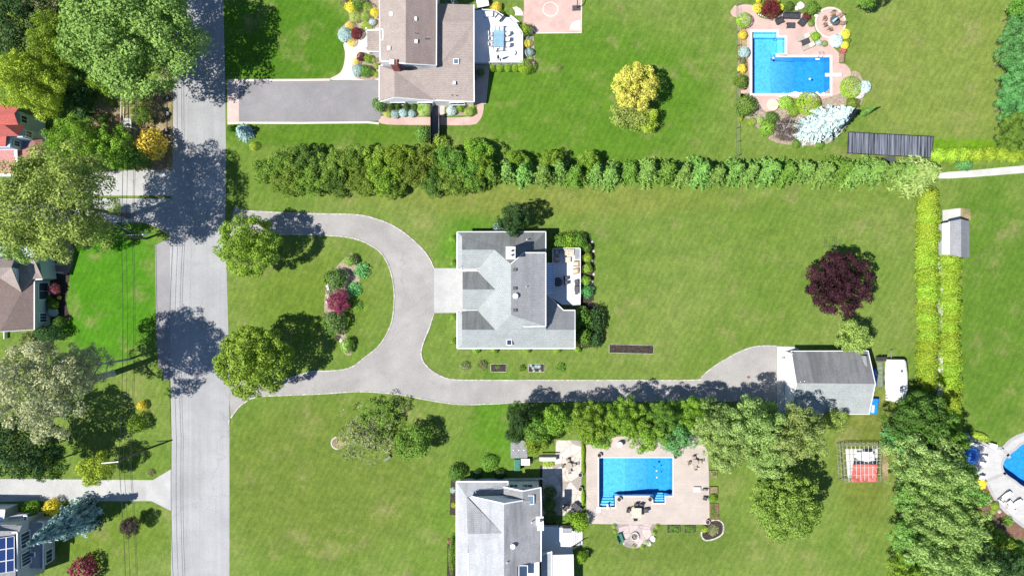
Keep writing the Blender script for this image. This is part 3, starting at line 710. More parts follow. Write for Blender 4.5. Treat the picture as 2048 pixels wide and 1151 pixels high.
pool(POOL_S, "rectangular swimming pool with two step bays set in the beige paved deck", 1.85, [stair(1199, 1229, 994, 4.6, 4), stair(1307.2, 1328.8, 989, 3.8, 4)], "coping", .2, [(1198.4, 915.4), (1253, 915.4), (1253, 989.6), (1229.6, 989.6), (1229.6, 1012.6), (1198.4, 1012.6)], ((1252.8, 915.5), (1300, 989.5)))
pool(POOL_N, "L-shaped swimming pool with a white diving board, on pink paving", 2.1, [[([(1504.8, 64.8), (1552.5, 64.8), (1552.5, 73), (1504.8, 73)], -1.24, -.55)], [([(1558, 76.2), (1569, 76.2), (1569, 106.2), (1558, 106.2)], -1.243, -.6)]], "coping", .36, [(1504.7, 64.7), (1552.6, 64.7), (1552.6, 76), (1569, 76), (1569, 106.5), (1551.1, 106.5), (1547, 115.2), (1547, 186.4), (1504.7, 186.4)], ((1546.8, 115.3), (1600, 186.3)))
pool(POOL_E, "free-form curved swimming pool with grey edging, cut off by the right border", 1.9, [], "grey_coping", .32)

# ------------------------------------------------------------------ buildings
def rot2(v, k): return v
class House:
    def __init__(s, name, label, cat, base):
        s.e = empty(name, W(*base), label, cat)
    def roof(s, mat, faces, label=None, thick=.14, name="roof"):
        b = MB()
        for f in faces: b.face([W(*p) for p in f])
        o = b.build(name, mat, s.e, solid=thick)
        if label: o["label"] = label
        return o
    def wall(s, mat, pts, z0, z1, inset=0., name="wall", zref=None):
        """pts apparent at height zref (default z1)"""
        zr = z1 if zref is None else zref
        p = [W(x, y, zr)[:2] for x, y in pts]
        if inset:
            ccw = area_ccw(p) > 0; out = []
            for i in range(len(p)):
                a, b, q = Vector(p[i - 1]), Vector(p[i]), Vector(p[(i + 1) % len(p)])
                d1, d2 = (b - a).normalized(), (q - b).normalized(); n1, n2 = Vector((-d1.y, d1.x)), Vector((-d2.y, d2.x))
                if not ccw: n1, n2 = -n1, -n2
                m = n1 + n2; m = m / max(m.length_squared, .3) * 2; out.append(tuple(b + m * inset))
            p = out
        return MB().prism(p, z0, z1).build(name, mat, s.e)
    def tri(s, mat, pts, name="gable_wall", thick=.1):
        """vertical gable wall from 3D photo points"""
        b = MB(); P = [W(*p) for p in pts]; n = len(P)
        nrm = (P[1] - P[0]).cross(P[2] - P[0]).normalized() * thick
        b.add(P + [p - nrm for p in P], [tuple(range(n)), tuple(range(2 * n - 1, n - 1, -1))] + [(i, (i + 1) % n, (i + 1) % n + n, i + n)[::-1] for i in range(n)])
        return b.build(name, mat, s.e)
    def gutter(s, lines, mat="gutter_white", wd=.13, name="gutter"):
        b = MB()
        for l in lines:
            P = [W(*p) for p in l]
            for a, c in zip(P, P[1:]):
                d = c - a; L = d.length; m = (a + c) / 2
                b.box(m + Vector((0, 0, .01)), (L, wd, .12), math.atan2(d.y, d.x), -math.asin(max(-1, min(1, d.z / max(L, .01)))))
        return b.build(name, mat, s.e)
    def box(s, name, mat, px, py, z, d, rz=0., bevel=.0, parent=None):
        return MB().box(W(px, py, z), d, rz).build(name, mat, parent or s.e, bevel=bevel)
    def skylight(s, px, py, z, wx, wy, tilt=(0, 0), mat="skylight_glass"):
        f = MB(); c = W(px, py, z)
        for sx, sy, dx, dy in ((0, 1, wx, .09), (0, -1, wx, .09), (1, 0, .09, wy - .18), (-1, 0, .09, wy - .18)):
            f.box(c + Vector((sx * (wx / 2 - .045), sy * (wy / 2 - .045), 0)), (dx, dy, .22))
        o = f.build("skylight", "gutter_white", s.e)
        MB().box(c + Vector((0, 0, -.02)), (wx - .18, wy - .18, .16)).build("pane", mat, o)
        return o
    def vent(s, px, py, z, r=.22, h=.4, mat="white_paint", cap=True):
        b = MB(); c = W(px, py, z)
        b.lathe(c - Vector((0, 0, h)), [(r * .7, -.3), (r * .7, h * .7), (r, h * .7), (r, h * .9), (r * .6, h)], 14)
        return b.build("roof_vent", mat, s.e)
    def window(s, a, b_, t0, t1, z0, z1, zref, out=.05, mat="window_glass", mull=1):
        """window on the wall that runs under photo points a-b (apparent at zref)"""
        A, B = W(*a, zref), W(*b_, zref); A.z = B.z = 0; d = (B - A); L = d.length; d.normalize(); nrm = Vector((d.y, -d.x, 0))
        p0, p1 = A + d * L * t0, A + d * L * t1; wd = (p1 - p0).length; c = (p0 + p1) / 2 + nrm * out; rz = math.atan2(d.y, d.x); hc = (z0 + z1) / 2; hh = z1 - z0
        f = MB(); f.box((c.x, c.y, z1), (wd + .24, .14, .12), rz); f.box((c.x, c.y, z0), (wd + .24, .2, .12), rz)
        for sg in (-1, 1): f.box(c + d * sg * (wd / 2 + .06) + Vector((0, 0, hc)), (.12, .14, hh - .12), rz)
        for k in range(1, mull + 1): f.box(c + d * (k / (mull + 1) - .5) * wd + Vector((0, 0, hc)), (.05, .1, hh - .12), rz)
        o = f.build("window", "gutter_white", s.e)
        MB().box(c + Vector((0, 0, hc)), (wd, .06, hh - .12), rz).build("pane", mat, o)

# main house -----------------------------------------------------------------
h = House("house", "grey-shingled house with front gables at the centre, inside the drive loop", "house", (1020, 590))
E = 3.3
a0, a1, ne = (914, 463.5, E), (924, 472.5, 3.8), (1091.5, 463.2, E)
R1, R2 = (1022, 528, 7.0), (1022, 629.6, 7.0)
g1, g1e = (924, 499.3, 5.4), (989, 499.3, 5.4); v1 = (956, 537.6, 3.35); v2 = (956, 543, 3.35)
g2, g2e = (925, 578.5, 5.4), (990.6, 578.5, 5.4); v3 = (956, 618, 3.35); v4 = (956, 621.5, 3.35)
g3, g3e = (924, 659, 5.4), (990.6, 659, 5.4); h1 = (1049, 505, 5.62); eh = (1049, 505, 6.55); en, es = (1091.5, 505, 6.0), (1091.5, 652, 5.95)
h.roof("shade_stain_shingle", [[a0, a1, g1, g1e, R1, h1, ne]], "north slope with shade in its dark streaked shingle")
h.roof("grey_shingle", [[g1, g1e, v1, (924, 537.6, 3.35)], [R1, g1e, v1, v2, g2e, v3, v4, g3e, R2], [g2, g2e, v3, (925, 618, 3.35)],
    [R2, g3e, g3, (924, 688, 3.75), (914, 696.3, E), (1150, 696.3, E), (1150, 659, 5.4), (1093, 659, 5.4), es],
    [a0, (914, 537.6, E), (924, 533, 3.78), a1], [(914, 621.5, E), (914, 696.3, E), (924, 688, 3.75), (924, 626, 3.75)]], "pale grey south and west slopes")
h.roof("garage_shingle", [[R1, eh, en, es, R2]], "shallow rear slope")
h.roof("shade_stain_shingle", [[g2, g2e, v2, (925, 543, 3.35)]], "north slope of the middle gable"); h.roof("shade_stain_shingle", [[g3, g3e, v4, (924, 621.5, 3.35)]], "north slope of the southern gable"); h.roof("shade_stain_shingle", [[h1, ne, (1091.5, 505, E)]], "small hip at the north-east corner")
h.roof("garage_shingle", [[(1093, 659, 5.4), (1150, 659, 5.4), (1150, 620, 3.2), (1127, 620, 3.2)], [(1093, 659, 5.38), (1127, 620, 3.18), (1093, 587, 3.18)]], "rear wing slope")
h.tri("white_siding", [R1, h1, eh]); h.tri("white_siding", [eh, en, (1091.5, 505, 3.4), h1])
for gg, ys, yn in ((g1, 472.5, 537.6), (g2, 543.5, 617.5), (g3, 622, 688)):
    x = gg[0] + 2.5; h.tri("white_siding", [(x, gg[1], 5.25), (x, yn, 3.3), (x, ys, 3.3)])
h.wall("white_siding", [(920, 470), (1085, 470), (1085, 588), (1120, 620), (1143, 622), (1143, 689), (920, 689), (920, 626), (932, 626), (932, 540), (920, 540)], 0, 3.12, zref=3.3)
h.wall("white_siding", [(1032, 511), (1086, 511), (1086, 648), (1032, 648)], 3.0, 5.75, zref=5.9, name="upper_wall")
h.gutter([[a0, ne], [ne, (1091.5, 505, E)], [en, es], [eh, en], [es, (1047, 652.5, 6.2)], [(1150, 620, 3.2), (1127, 620, 3.2), (1093, 587, 3.2)], [(914, 463.5, E), (914, 537.6, E), (924, 538.5, E)], [(914, 621.5, E), (914, 696.3, E), (1150, 696.3, E), (1150, 659, 5.4), (1150, 620, 3.2)], [(924, 540, 3.3), (954, 540, 3.3)], [(926, 619.8, 3.3), (955, 619.8, 3.3)]])
b = MB().box(W(*ZM(580, 380), 7.2), (1.1, 1.55, 2.9)); b.box(W(*ZM(580, 380), 8.7), (1.3, 1.75, .16)); ch = b.build("chimney", "white_siding", h.e)
b = MB()
for dy in (-.3, .3): b.lathe(W(*ZM(592, 380), 8.78) + Vector((0, dy, 0)), [(.16, 0), (.16, .3), (.12, .3), (.12, .1)], 12)
b.build("flue_pot", "charcoal", ch)
for p in ((610, 500), (610, 634), (610, 792)): h.box("roof_vent", "dark_metal", *ZM(*p), 6.95, (.55, .42, .24), 0, .04)
h.vent(*ZM(615, 689), 7.35, .38, .5); h.vent(*ZM(693, 622), 7.0, .07, .5, "gutter_white"); h.vent(*ZM(697, 283), 4.9, .09, .4, "gutter_white"); h.vent(*ZM(560, 918), 5.6, .06, .3, "gutter_white")
h.skylight(*ZM(570, 1022), 4.25, .8, .85, mat="window_glass")
for t0, t1 in ((.08, .2), (.3, .45), (.6, .72)): h.window((1086, 648), (1086, 511), t0, t1, 3.9, 5.2, 5.9)
# striped awning and boarded deck at the rear
b = MB(); P = [W(*ZM(*q), z) for q, z in (((836, 455), 3.1), ((895, 458), 2.6), ((895, 667), 2.6), ((836, 667), 3.1))]
b.face([tuple(p) for p in P]); aw = b.build("awning", "kayak_blue", h.e, solid=.03)
aw.data.materials[0] = MATS["kayak_blue"]
m = NT("awning_stripes"); co = m.pos(); wv = m.n("TexWave", bands_direction='Y'); m.l(co, wv.inputs[0]); wv.inputs["Scale"].default_value = .314 / .262
m.fin(m.mix(m.rng(wv.outputs["Fac"], .45, .55), (.06, .16, .36), (.62, .68, .75)), .6, .3); aw.data.materials[0] = MATS["awning_stripes"]
b = MB()
for i, q in enumerate(P): b.box((P[i] + P[(i + 1) % 4]) / 2 + Vector((0, 0, .04)), ((P[i] - P[(i + 1) % 4]).length, .07, .07), math.atan2(*(P[(i + 1) % 4] - P[i]).yx), -math.asin((P[(i + 1) % 4] - P[i]).normalized().z))
for k in (1, 2): b.tube([P[k], (P[k].x, P[k].y, .8)], .04, 6)
b.build("awning_frame", "gutter_white", h.e)
DZ = .8
def DK(x, y): return ZD(x, y)
d = House("deck", "white boarded rear deck with railing on the east side of the grey centre house", "deck", (1140, 550))
d.wall("deck_boards", [(1093, 525), (1106, 525), (1106, 497), (1161, 497), (1161, 609), (1125, 609), (1093, 588)], .0, DZ, name="platform")
def railing(hs, lines, z, mat="gutter_white", hh=1., step=.14, wd=.06, posts=1.8):
    for l in lines:
        b = MB(); pb = MB(); P = [W(*p, z + hh) for p in l]
        for a, c in zip(P, P[1:]):
            dd = c - a; L = dd.length; rz = math.atan2(dd.y, dd.x); mid = (a + c) / 2
            b.box(mid, (L, wd + .04, .06), rz); b.box(mid - Vector((0, 0, hh - .12)), (L, wd, .05), rz)
            n = max(2, int(L / step))
            for i in range(1, n): b.box(a + dd * i / n - Vector((0, 0, hh / 2)), (.035, .035, hh - .15), rz)
            n = max(1, round(L / posts))
            for i in range(n + 1): pb.box(a + dd * i / n - Vector((0, 0, hh / 2 - .06)), (.12, .12, hh + .12), rz)
        b.build("railing", mat, hs.e); pb.build("railing_posts", mat, hs.e)
railing(d, [[ZD(185, 480), ZD(185, 265), ZD(580, 258), ZD(580, 950)]], DZ)
st = MB()
for k in range(5): st.box(W(*ZD(460 + k * 22, 1025), DZ - .08 - k * .13), (.21, 1.25, .05))
st.build("steps", "deck_white", d.e)

# garage -----------------------------------------------------------------------
g = House("garage", "detached garage with grey gable roof at the end of the long drive", "garage", (1655, 765))
rl, rr_ = (1592.5, 765.5, 4.7), (1750.5, 767, 4.7)
g.roof("shade_streak_shingle", [[(1582, 701.5, 2.7), (1736, 701, 2.7), rr_, rl]], "dark streaked north slope")
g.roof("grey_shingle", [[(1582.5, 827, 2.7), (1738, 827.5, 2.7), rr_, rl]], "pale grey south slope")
g.wall("white_siding", [(1586, 706), (1731, 706), (1731, 823), (1586, 823)], 0, 2.6, zref=2.7)
for x, xr in ((1586, 1595.5), (1731, 1744)): g.tri("white_siding", [(x, 706, 2.6), (x, 823, 2.6), (xr, 766, 4.55)])
g.gutter([[(1582, 701.5, 2.7), (1736, 701, 2.7)], [(1582.5, 827, 2.7), (1738, 827.5, 2.7)], [(1582, 701.5, 2.7), rl, (1582.5, 827, 2.7)], [(1736, 701, 2.7), rr_, (1738, 827.5, 2.7)]], wd=.1)
for t0, t1 in ((.06, .46), (.54, .94)):
    A, B = W(1586, 823, 2.7), W(1586, 706, 2.7); L = (B - A).length
    c = A + (B - A) * (t0 + t1) / 2; b = MB()
    for k in range(4): b.box((c.x - .04, c.y, .30 + k * .55), (.07, L * (t1 - t0), .53))
    b.build("garage_door", "white_paint", g.e)
for q in ((310, 415), (430, 680), (392, 684)): g.vent(*ZG(*q), 3.6 if q[1] < 500 else 4.75, .07, .3)
b = MB(); c = W(*ZG(1015, 500), 3.5)      # small rounded grey hood on the roof edge, white at its lower end
vs = []; n = 9
for yy in (.95, -.95):
    for k in range(n): t = math.pi * k / (n - 1); vs.append((c.x + .38 * math.cos(t) - (yy * .12), c.y + yy, c.z - .45 + .62 * math.sin(t)))
b.add(vs, [(k, k + 1, n + k + 1, n + k) for k in range(n - 1)] + [tuple(range(n))[::-1], tuple(range(n, 2 * n))])
hd = b.build("roof_hood", "shed_shingle", g.e); MB().box((c.x + .14, c.y - 1.0, c.z - .2), (.66, .12, .5)).build("end_panel", "white_paint", hd)

# northern neighbour -------------------------------------------------------------
t = House("house", "large brown-roofed house with a rear white deck, at the top beside the asphalt drive", "house", (850, 90))
def zt(x, y, z): return (*ZT(x, y), z)
up = 5.6
t.roof("brown_shingle", [[zt(487, -150, up), zt(705, -150, 7.7), zt(705, 525, 7.7), zt(495, 500, up)], ], "brown two-storey roof, west slope")
t.roof("pink_brown_shingle", [[zt(705, -150, 7.7), zt(960, -150, 5.3), zt(957, 540, 5.3), zt(705, 525, 7.7)]], "reddish brown two-storey roof, east slope")
t.wall("white_siding", [ZT(492, -150), ZT(950, -150), ZT(950, 536), ZT(492, 500)], 0, up - .3, zref=up, name="upper_wall")
t.tri("white_siding", [zt(496, 503, up - .1), zt(952, 540, 5.2), zt(705, 525, 7.5)])
t.roof("brown_shingle", [[zt(960, 30, 3.3), zt(1266, 40, 3.3), zt(1266, 180, 4.3), zt(960, 180, 4.3)], [zt(960, 180, 4.3), zt(1266, 180, 4.3), zt(1266, 360, 3.9), zt(1170, 400, 3.98), zt(1050, 560, 4.3), zt(960, 560, 4.3)],
    [zt(1266, 360, 3.9), zt(1170, 400, 3.98), zt(1050, 560, 4.3), zt(1266, 552, 4.4)]], "brown one-storey rear roof")
t.roof("brown_shingle", [[zt(487, 540, 3.4), zt(700, 575, 4.55), zt(612, 580, 4.7), zt(612, 795, 4.7), zt(487, 828, 3.3)], [zt(612, 580, 4.7), zt(745, 580, 4.5), zt(945, 826, 2.95), zt(612, 795, 4.7)],
    [zt(745, 580, 4.5), zt(960, 555, 4.5), zt(1266, 552, 4.4), zt(1268, 838, 2.9), zt(945, 826, 2.95)]], "brown one-storey south roof")
t.tri("white_siding", [zt(492, 838, 3.1), zt(940, 832, 2.85), zt(612, 802, 4.5)])
t.wall("white_siding", [ZT(496, 530), ZT(1255, 530), ZT(1255, 825), ZT(496, 825)], 0, 2.85, zref=3.0)
t.wall("white_siding", [ZT(960, 45), ZT(1255, 45), ZT(1255, 525), ZT(960, 525)], 0, 3.2, zref=3.3, name="rear_wall")
t.gutter([[zt(487, -150, up), zt(495, 500, up)], [zt(957, 540, 5.3), zt(960, -150, 5.3)], [zt(487, 540, 3.4), zt(487, 828, 3.3)], [zt(945, 826, 2.95), zt(1268, 838, 2.9), zt(1266, 552, 4.4)], [zt(1266, 552, 4.4), zt(1266, 360, 3.9), zt(1266, 180, 4.3), zt(1266, 40, 3.3)], [zt(495, 500, up), zt(705, 525, 7.7), zt(957, 540, 5.3)]])
t.roof("brown_shingle", [[zt(387, 250, 2.9), zt(497, 250, 2.9), zt(497, 338, 3.5), zt(387, 338, 3.5)], [zt(387, 338, 3.5), zt(497, 338, 3.5), zt(497, 424, 2.9), zt(390, 424, 2.9)]], "small porch roof", name="porch_roof")
t.gutter([[zt(387, 250, 2.9), zt(487, 248, 2.9)]]); t.gutter([[zt(390, 424, 2.9), zt(490, 428, 2.9)]]); t.gutter([[zt(500, 240, 5.8), zt(518, 240, 5.8), zt(518, 330, 5.8), zt(500, 330, 5.8)]])
t.wall("white_siding", [ZT(420, 262), ZT(492, 262), ZT(492, 412), ZT(420, 412)], 0, 2.8, zref=2.9, name="porch_wall")
b = MB()
for q in ((395, 262), (395, 412)): b.box(W(*ZT(*q), 1.4), (.18, .18, 2.8))
b.build("porch_post", "white_paint", t.e)
for q in ((585, 117), (785, 157), (790, 342), (567, 397)): t.box("roof_vent", "white_paint", *ZT(*q), 6.85 if q[0] > 600 else 6.6, (.5, .55, .34), 0, .06)
t.box("roof_vent", "white_paint", *ZT(1105, 682), 4.0, (.42, .48, .34), 0, .06)
t.vent(*ZT(868, 313), 6.6, .08, .5, "dark_metal"); t.vent(*ZT(785, 268), 7.3, .06, .4, "dark_metal"); t.vent(*ZT(1082, 780), 3.6, .06, .4, "dark_metal"); t.vent(*ZT(1122, 783), 3.6, .06, .4, "dark_metal"); t.vent(*ZT(938, 815), 3.3, .06, .4, "white_paint")
t.skylight(*ZT(1120, 507), 4.35, .8, .8)
b = MB().box(W(*ZT(625, 545), 5.7), (.95, .8, 3.6)); c2 = b.build("chimney", "brick_red", t.e)
MB().box(W(*ZT(592, 512), 7.6), (.62, .62, .35)).build("flue_cap", "white_paint", c2)
for x0, x1 in ((.1, .25), (.4, .55), (.75, .9)): t.window(ZT(496, 825), ZT(1255, 825), x0, x1, .9, 2.1, 3.0)
b = MB(); c = W(*ZT(1262, 600), 1.5)
b.prism([(c.x, c.y + .9), (c.x, c.y - .9), (c.x + .45, c.y - .5), (c.x + .45, c.y + .5)], .3, 2.3); b.build("bay_window", "window_glass", t.e)
# white deck of the northern neighbour
td = House("deck", "white painted terrace deck with dining furniture behind the brown-roofed house", "deck", (995, 85))
T0 = .9
dk = [Z8(*q) for q in ((100, 150), (260, 140), (440, 150), (560, 230), (640, 260), (830, 470), (830, 900), (100, 900))]
td.wall("deck_white", dk, 0, T0, name="platform")
railing(td, [[Z8(250, 138), Z8(440, 150), Z8(545, 222)], [Z8(740, 352), Z8(828, 470), Z8(828, 895), Z8(350, 895)]], T0)
st = MB()
for k in range(4):
    p, q = Vector(Z8(610 + k * 14, 275 - k * 16)), Vector(Z8(745 + k * 14, 385 - k * 16)); A, B = W(*p, T0 - .05 - .2 * k), W(*q, T0 - .05 - .2 * k); dd = B - A
    st.box((A + B) / 2, (dd.length, .3, .05), math.atan2(dd.y, dd.x))
st.build("steps", "deck_white", td.e)

# southern neighbour -----------------------------------------------------------------
s_ = House("house", "pale grey house with white ribbed awning at the bottom edge, beside the beige pool deck", "house", (1000, 1075))
def zb(x, y, z): return (*ZB(x, y), z)
s_.roof("pale_shingle", [[zb(208, 403, 3.), zb(208, 1300, 3.), zb(300, 1300, 4.0), zb(300, 812, 4.), zb(290, 525, 4.0)], [zb(208, 403, 3.), zb(618, 403, 3.), zb(615, 448, 3.6), zb(330, 520, 4.0), zb(290, 525, 4.0)]], "pale lower skirt roof")
s_.roof("shed_shingle", [[zb(330, 518, 4.02), zb(600, 500, 4.0), zb(600, 445, 3.4), zb(370, 468, 3.6)]], "dark lower roof behind the gable")
M1, M2 = zb(585, 578, 7.4), zb(585, 1300, 7.4)
s_.roof("pale_shingle", [[zb(300, 520, 5.2), M1, zb(572, 812, 7.2)], [zb(572, 812, 7.2), M1, M2, zb(305, 1300, 5.2), zb(305, 965, 5.2)], [zb(296, 814, 6.6), zb(572, 812, 7.2), zb(305, 965, 5.2)]], "pale west slopes")
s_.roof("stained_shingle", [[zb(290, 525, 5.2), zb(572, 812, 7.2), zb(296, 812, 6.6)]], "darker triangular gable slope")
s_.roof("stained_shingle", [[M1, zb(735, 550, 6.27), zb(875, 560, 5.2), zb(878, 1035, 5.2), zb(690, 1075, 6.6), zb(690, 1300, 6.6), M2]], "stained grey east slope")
s_.roof("garage_shingle", [[zb(735, 478, 6.1), zb(876, 450, 5.2), zb(880, 590, 5.2), zb(735, 550, 6.2)], [zb(583, 447, 4.9), zb(735, 478, 6.1), zb(735, 550, 6.18), zb(583, 505, 5.1)]], "small north-east roof")
s_.roof("pale_shingle", [[zb(880, 985, 3.2), zb(962, 955, 2.9), zb(962, 1300, 2.9), zb(880, 1300, 3.4)]], "lower east roof")
s_.tri("white_siding", [zb(325, 522, 5.0), zb(725, 552, 6.1), M1[:2] + (7.25,)]); s_.tri("white_siding", [zb(335, 530, 3.6), zb(590, 515, 3.6), zb(720, 555, 6.0), zb(325, 528, 5.0)])
s_.wall("white_siding", [ZB(315, 545), ZB(865, 545), ZB(865, 1300), ZB(315, 1300)], 0, 5.0, zref=5.2, name="upper_wall")
s_.wall("white_siding", [ZB(232, 425), ZB(610, 425), ZB(610, 560), ZB(320, 560), ZB(320, 1300), ZB(232, 1300)], 0, 2.85, zref=3.)
s_.wall("white_siding", [ZB(598, 466), ZB(866, 466), ZB(866, 580), ZB(598, 580)], 0, 4.75, zref=5., name="north_wall")
s_.wall("white_siding", [ZB(885, 1000), ZB(950, 985), ZB(950, 1300), ZB(885, 1300)], 0, 2.7, zref=2.9, name="rear_wall")
s_.gutter([[zb(208, 1300, 3.), zb(208, 403, 3.), zb(618, 403, 3.), zb(615, 448, 3.6)], [zb(583, 447, 4.95), zb(735, 478, 6.1), zb(876, 450, 5.2), zb(880, 590, 5.2), zb(878, 1035, 5.2)], [M1, zb(735, 552, 6.3)], [zb(325, 520, 5.2), M1], [zb(962, 1300, 2.9), zb(962, 955, 2.9), zb(880, 985, 3.2)], [zb(305, 1300, 5.2), zb(300, 965, 5.2)]], wd=.16)
for q, z in (((655, 920), 7.3),): s_.vent(*ZB(*q), z, .36, .5)
for q, z in (((805, 730), 6.3), ((610, 1048), 7.6), ((670, 485), 5.6)): s_.vent(*ZB(*q), z, .1, .6, "gutter_white")
b = MB().box(W(*ZB(868, 712), 4.5), (.9, 1.0, 5.2)); b.box(W(*ZB(868, 712), 7.15), (1.05, 1.15, .12)); c3 = b.build("chimney", "white_siding", s_.e)
MB().box(W(*ZB(878, 710), 7.35), (.35, .35, .3)).build("flue_cap", "charcoal", c3)
s_.skylight(*ZB(797, 548), 5.75, .95, 1.3); s_.skylight(*ZB(737, 1120), 6.35, 1.3, 2.0, mat="window_glass")
s_.window(ZB(866, 466), ZB(598, 466), .2, .5, 3., 4.3, 5.); s_.window(ZB(866, 466), ZB(598, 466), .65, .88, 3., 4.3, 5.)
m = NT("ribbed_white"); co = m.pos(); wv = m.n("TexWave", bands_direction='Y'); m.l(co, wv.inputs[0]); wv.inputs["Scale"].default_value = .314 / .3
m.bump(wv.outputs["Fac"], .8, .08); m.fin(m.mix(m.rng(wv.outputs["Fac"], 0, .25), (.45, .44, .42), (.80, .80, .78)), .5, .3)
s_.roof("ribbed_white", [[zb(962, 985, 2.85), zb(1135, 980, 2.5), zb(1140, 1300, 2.5), zb(962, 1300, 2.85)]], "white ribbed awning", .05, "awning")
b = MB()
for q in ((1128, 992), (1132, 1180)): b.box(W(*ZB(*q), 1.25), (.1, .1, 2.5))
b.build("awning_post", "white_paint", s_.e)
sd = House("deck", "grey-white back deck with slatted stairs beside the ribbed awning", "deck", (1115, 1080))
sd.wall("deck_white", [ZB(880, 760), ZB(1128, 760), ZB(1128, 985), ZB(880, 985)], 0, .8, name="platform")
st = MB()
for k in range(6): st.box(W(*ZB(1130 + k * 14, 852), .75 - .12 * k), (.2, 2.1, .05))
st.build("steps", "deck_white", sd.e); railing(sd, [[ZB(1122, 940), ZB(1195, 905)], [ZB(1122, 765), ZB(1022, 765)]], .8, "black_metal")
b = MB(); c = W(*ZB(1085, 785), 1.2); b.box(c, (1.35, .7, .8)); b.build("counter", "grey_metal", sd.e)

# garden shed at the right
sh = House("shed", "small garden shed with a mottled grey gable roof by the hedge, right", "shed", (1910, 477))
ZS = zoom(1800, 240, 3.597)
def zs_(x, y, z): return (*ZS(x, y), z)
sh.roof("shed_shingle", [[zs_(355, 727, 2.9), zs_(440, 712, 3.5), zs_(440, 985, 3.5), zs_(352, 968, 2.9)], [zs_(440, 712, 3.5), zs_(500, 727, 2.3), zs_(500, 990, 2.3), zs_(440, 985, 3.5)]], thick=.08)
sh.roof("pale_concrete", [[zs_(302, 742, 2.2), zs_(352, 735, 2.8), zs_(352, 968, 2.8), zs_(300, 968, 2.2)]], "white lean-to slope", .08, "side_roof")
sh.wall("grey_siding", [ZS(308, 745), ZS(492, 735), ZS(492, 975), ZS(308, 965)], 0, 2.15, zref=2.3)
sh.gutter([[zs_(353, 730, 2.95), zs_(353, 968, 2.95)]], wd=.12, name="ridge_trim")

# red-roofed house at the left
r_ = House("house", "red-roofed house with blue walls, half hidden by trees at the left border", "house", (20, 285))
ZL = zoom(0, 180, 6.394)
def zl(x, y, z): return (*ZL(x, y), z)
r_.roof("red_shingle", [[zl(-900, 185, 6.5), zl(120, 190, 6.5), zl(235, 235, 6.6), zl(180, 300, 7.2), zl(215, 400, 6.7), zl(235, 445, 6.5), zl(60, 450, 8.2), zl(-900, 450, 9.)], [zl(-900, 450, 9.), zl(60, 450, 8.2), zl(245, 590, 6.4), zl(80, 590, 6.5), zl(70, 725, 5.4), zl(-900, 730, 5.4)], [zl(60, 450, 8.2), zl(325, 452, 6.3), zl(245, 588, 6.4)]], "red upper roof")
r_.roof("rose_shingle", [[zl(405, 618, 3.4), zl(545, 622, 2.6), zl(525, 760, 2.6), zl(470, 830, 2.6), zl(230, 940, 2.6), zl(225, 745, 3.4), zl(350, 735, 3.4)], [zl(-900, 765, 3.6), zl(190, 765, 3.6), zl(200, 1080, 2.7), zl(-900, 1085, 2.7)]], "faded red lower roof")
r_.wall("blue_siding", [ZL(-900, 215), ZL(185, 250), ZL(190, 440), ZL(240, 470), ZL(230, 585), ZL(70, 590), ZL(65, 715), ZL(-900, 715)], 0, 5.3, zref=6.2, name="upper_wall")
r_.wall("blue_siding", [ZL(-900, 720), ZL(390, 640), ZL(510, 650), ZL(490, 760), ZL(215, 900), ZL(200, 1070), ZL(-900, 1070)], 0, 2.5, zref=2.6)
r_.tri("blue_siding", [zl(185, 445, 6.2), zl(185, 235, 6.4), zl(175, 310, 7.1)])
r_.window(ZL(190, 440), ZL(185, 250), .3, .75, 4.0, 5.2, 6.2, out=.12); r_.window(ZL(230, 585), ZL(240, 470), .2, .8, 3.8, 5.0, 6.2, out=.12); r_.window(ZL(65, 715), ZL(70, 590), .3, .8, 3.6, 4.8, 6.2, out=.12)
r_.gutter([[zl(-900, 748, 3.7), zl(205, 748, 3.7), zl(212, 930, 3.0)], [zl(-900, 1088, 2.7), zl(140, 1088, 2.7)]], wd=.4, name="white_trim")
# brown house at the left
b_ = House("house", "brown-shingled house with green-grey wall and bay windows at the left border", "house", (35, 590))
ZN = zoom(0, 480, 5.232)
def zn(x, y, z): return (*ZN(x, y), z)
b_.roof("plum_shingle", [[zn(0, 395, 5.2), zn(225, 545, 4.2), zn(330, 405, 3.9), zn(360, 412, 3.4), zn(362, 935, 3.2), zn(0, 955, 5.4)], [zn(0, 395, 5.2), zn(0, 955, 5.4), zn(-700, 960, 6.5), zn(-700, 395, 6.5)]], "brown main roof")
b_.roof("brown_shingle", [[zn(-700, 280, 7.2), zn(118, 285, 7.0), zn(225, 545, 4.25), zn(0, 395, 5.25), zn(-700, 380, 5.4)], [zn(-700, 180, 5.6), zn(150, 190, 5.6), zn(118, 285, 7.0), zn(-700, 280, 7.2)], [zn(280, 260, 4.6), zn(345, 180, 5.2), zn(447, 405, 3.4), zn(330, 405, 3.9)], [zn(190, 265, 4.4), zn(285, 262, 4.5), zn(330, 405, 3.95), zn(228, 545, 4.2)]], "lighter brown upper roof")
b_.tri("blue_siding", [zn(120, 285, 6.9), zn(190, 300, 4.4), zn(190, 430, 4.4), zn(225, 540, 4.2)], thick=.05)
b_.wall("green_siding", [ZN(-700, 30), ZN(390, 40), ZN(400, 235), ZN(420, 400), ZN(350, 420), ZN(350, 920), ZN(-700, 930)], 0, 3.1, zref=3.5)
b_.wall("green_siding", [ZN(-700, 20), ZN(385, 30), ZN(385, 215), ZN(330, 240), ZN(-700, 240)], 3.1, 4.6, zref=4.6, name="upper_wall")
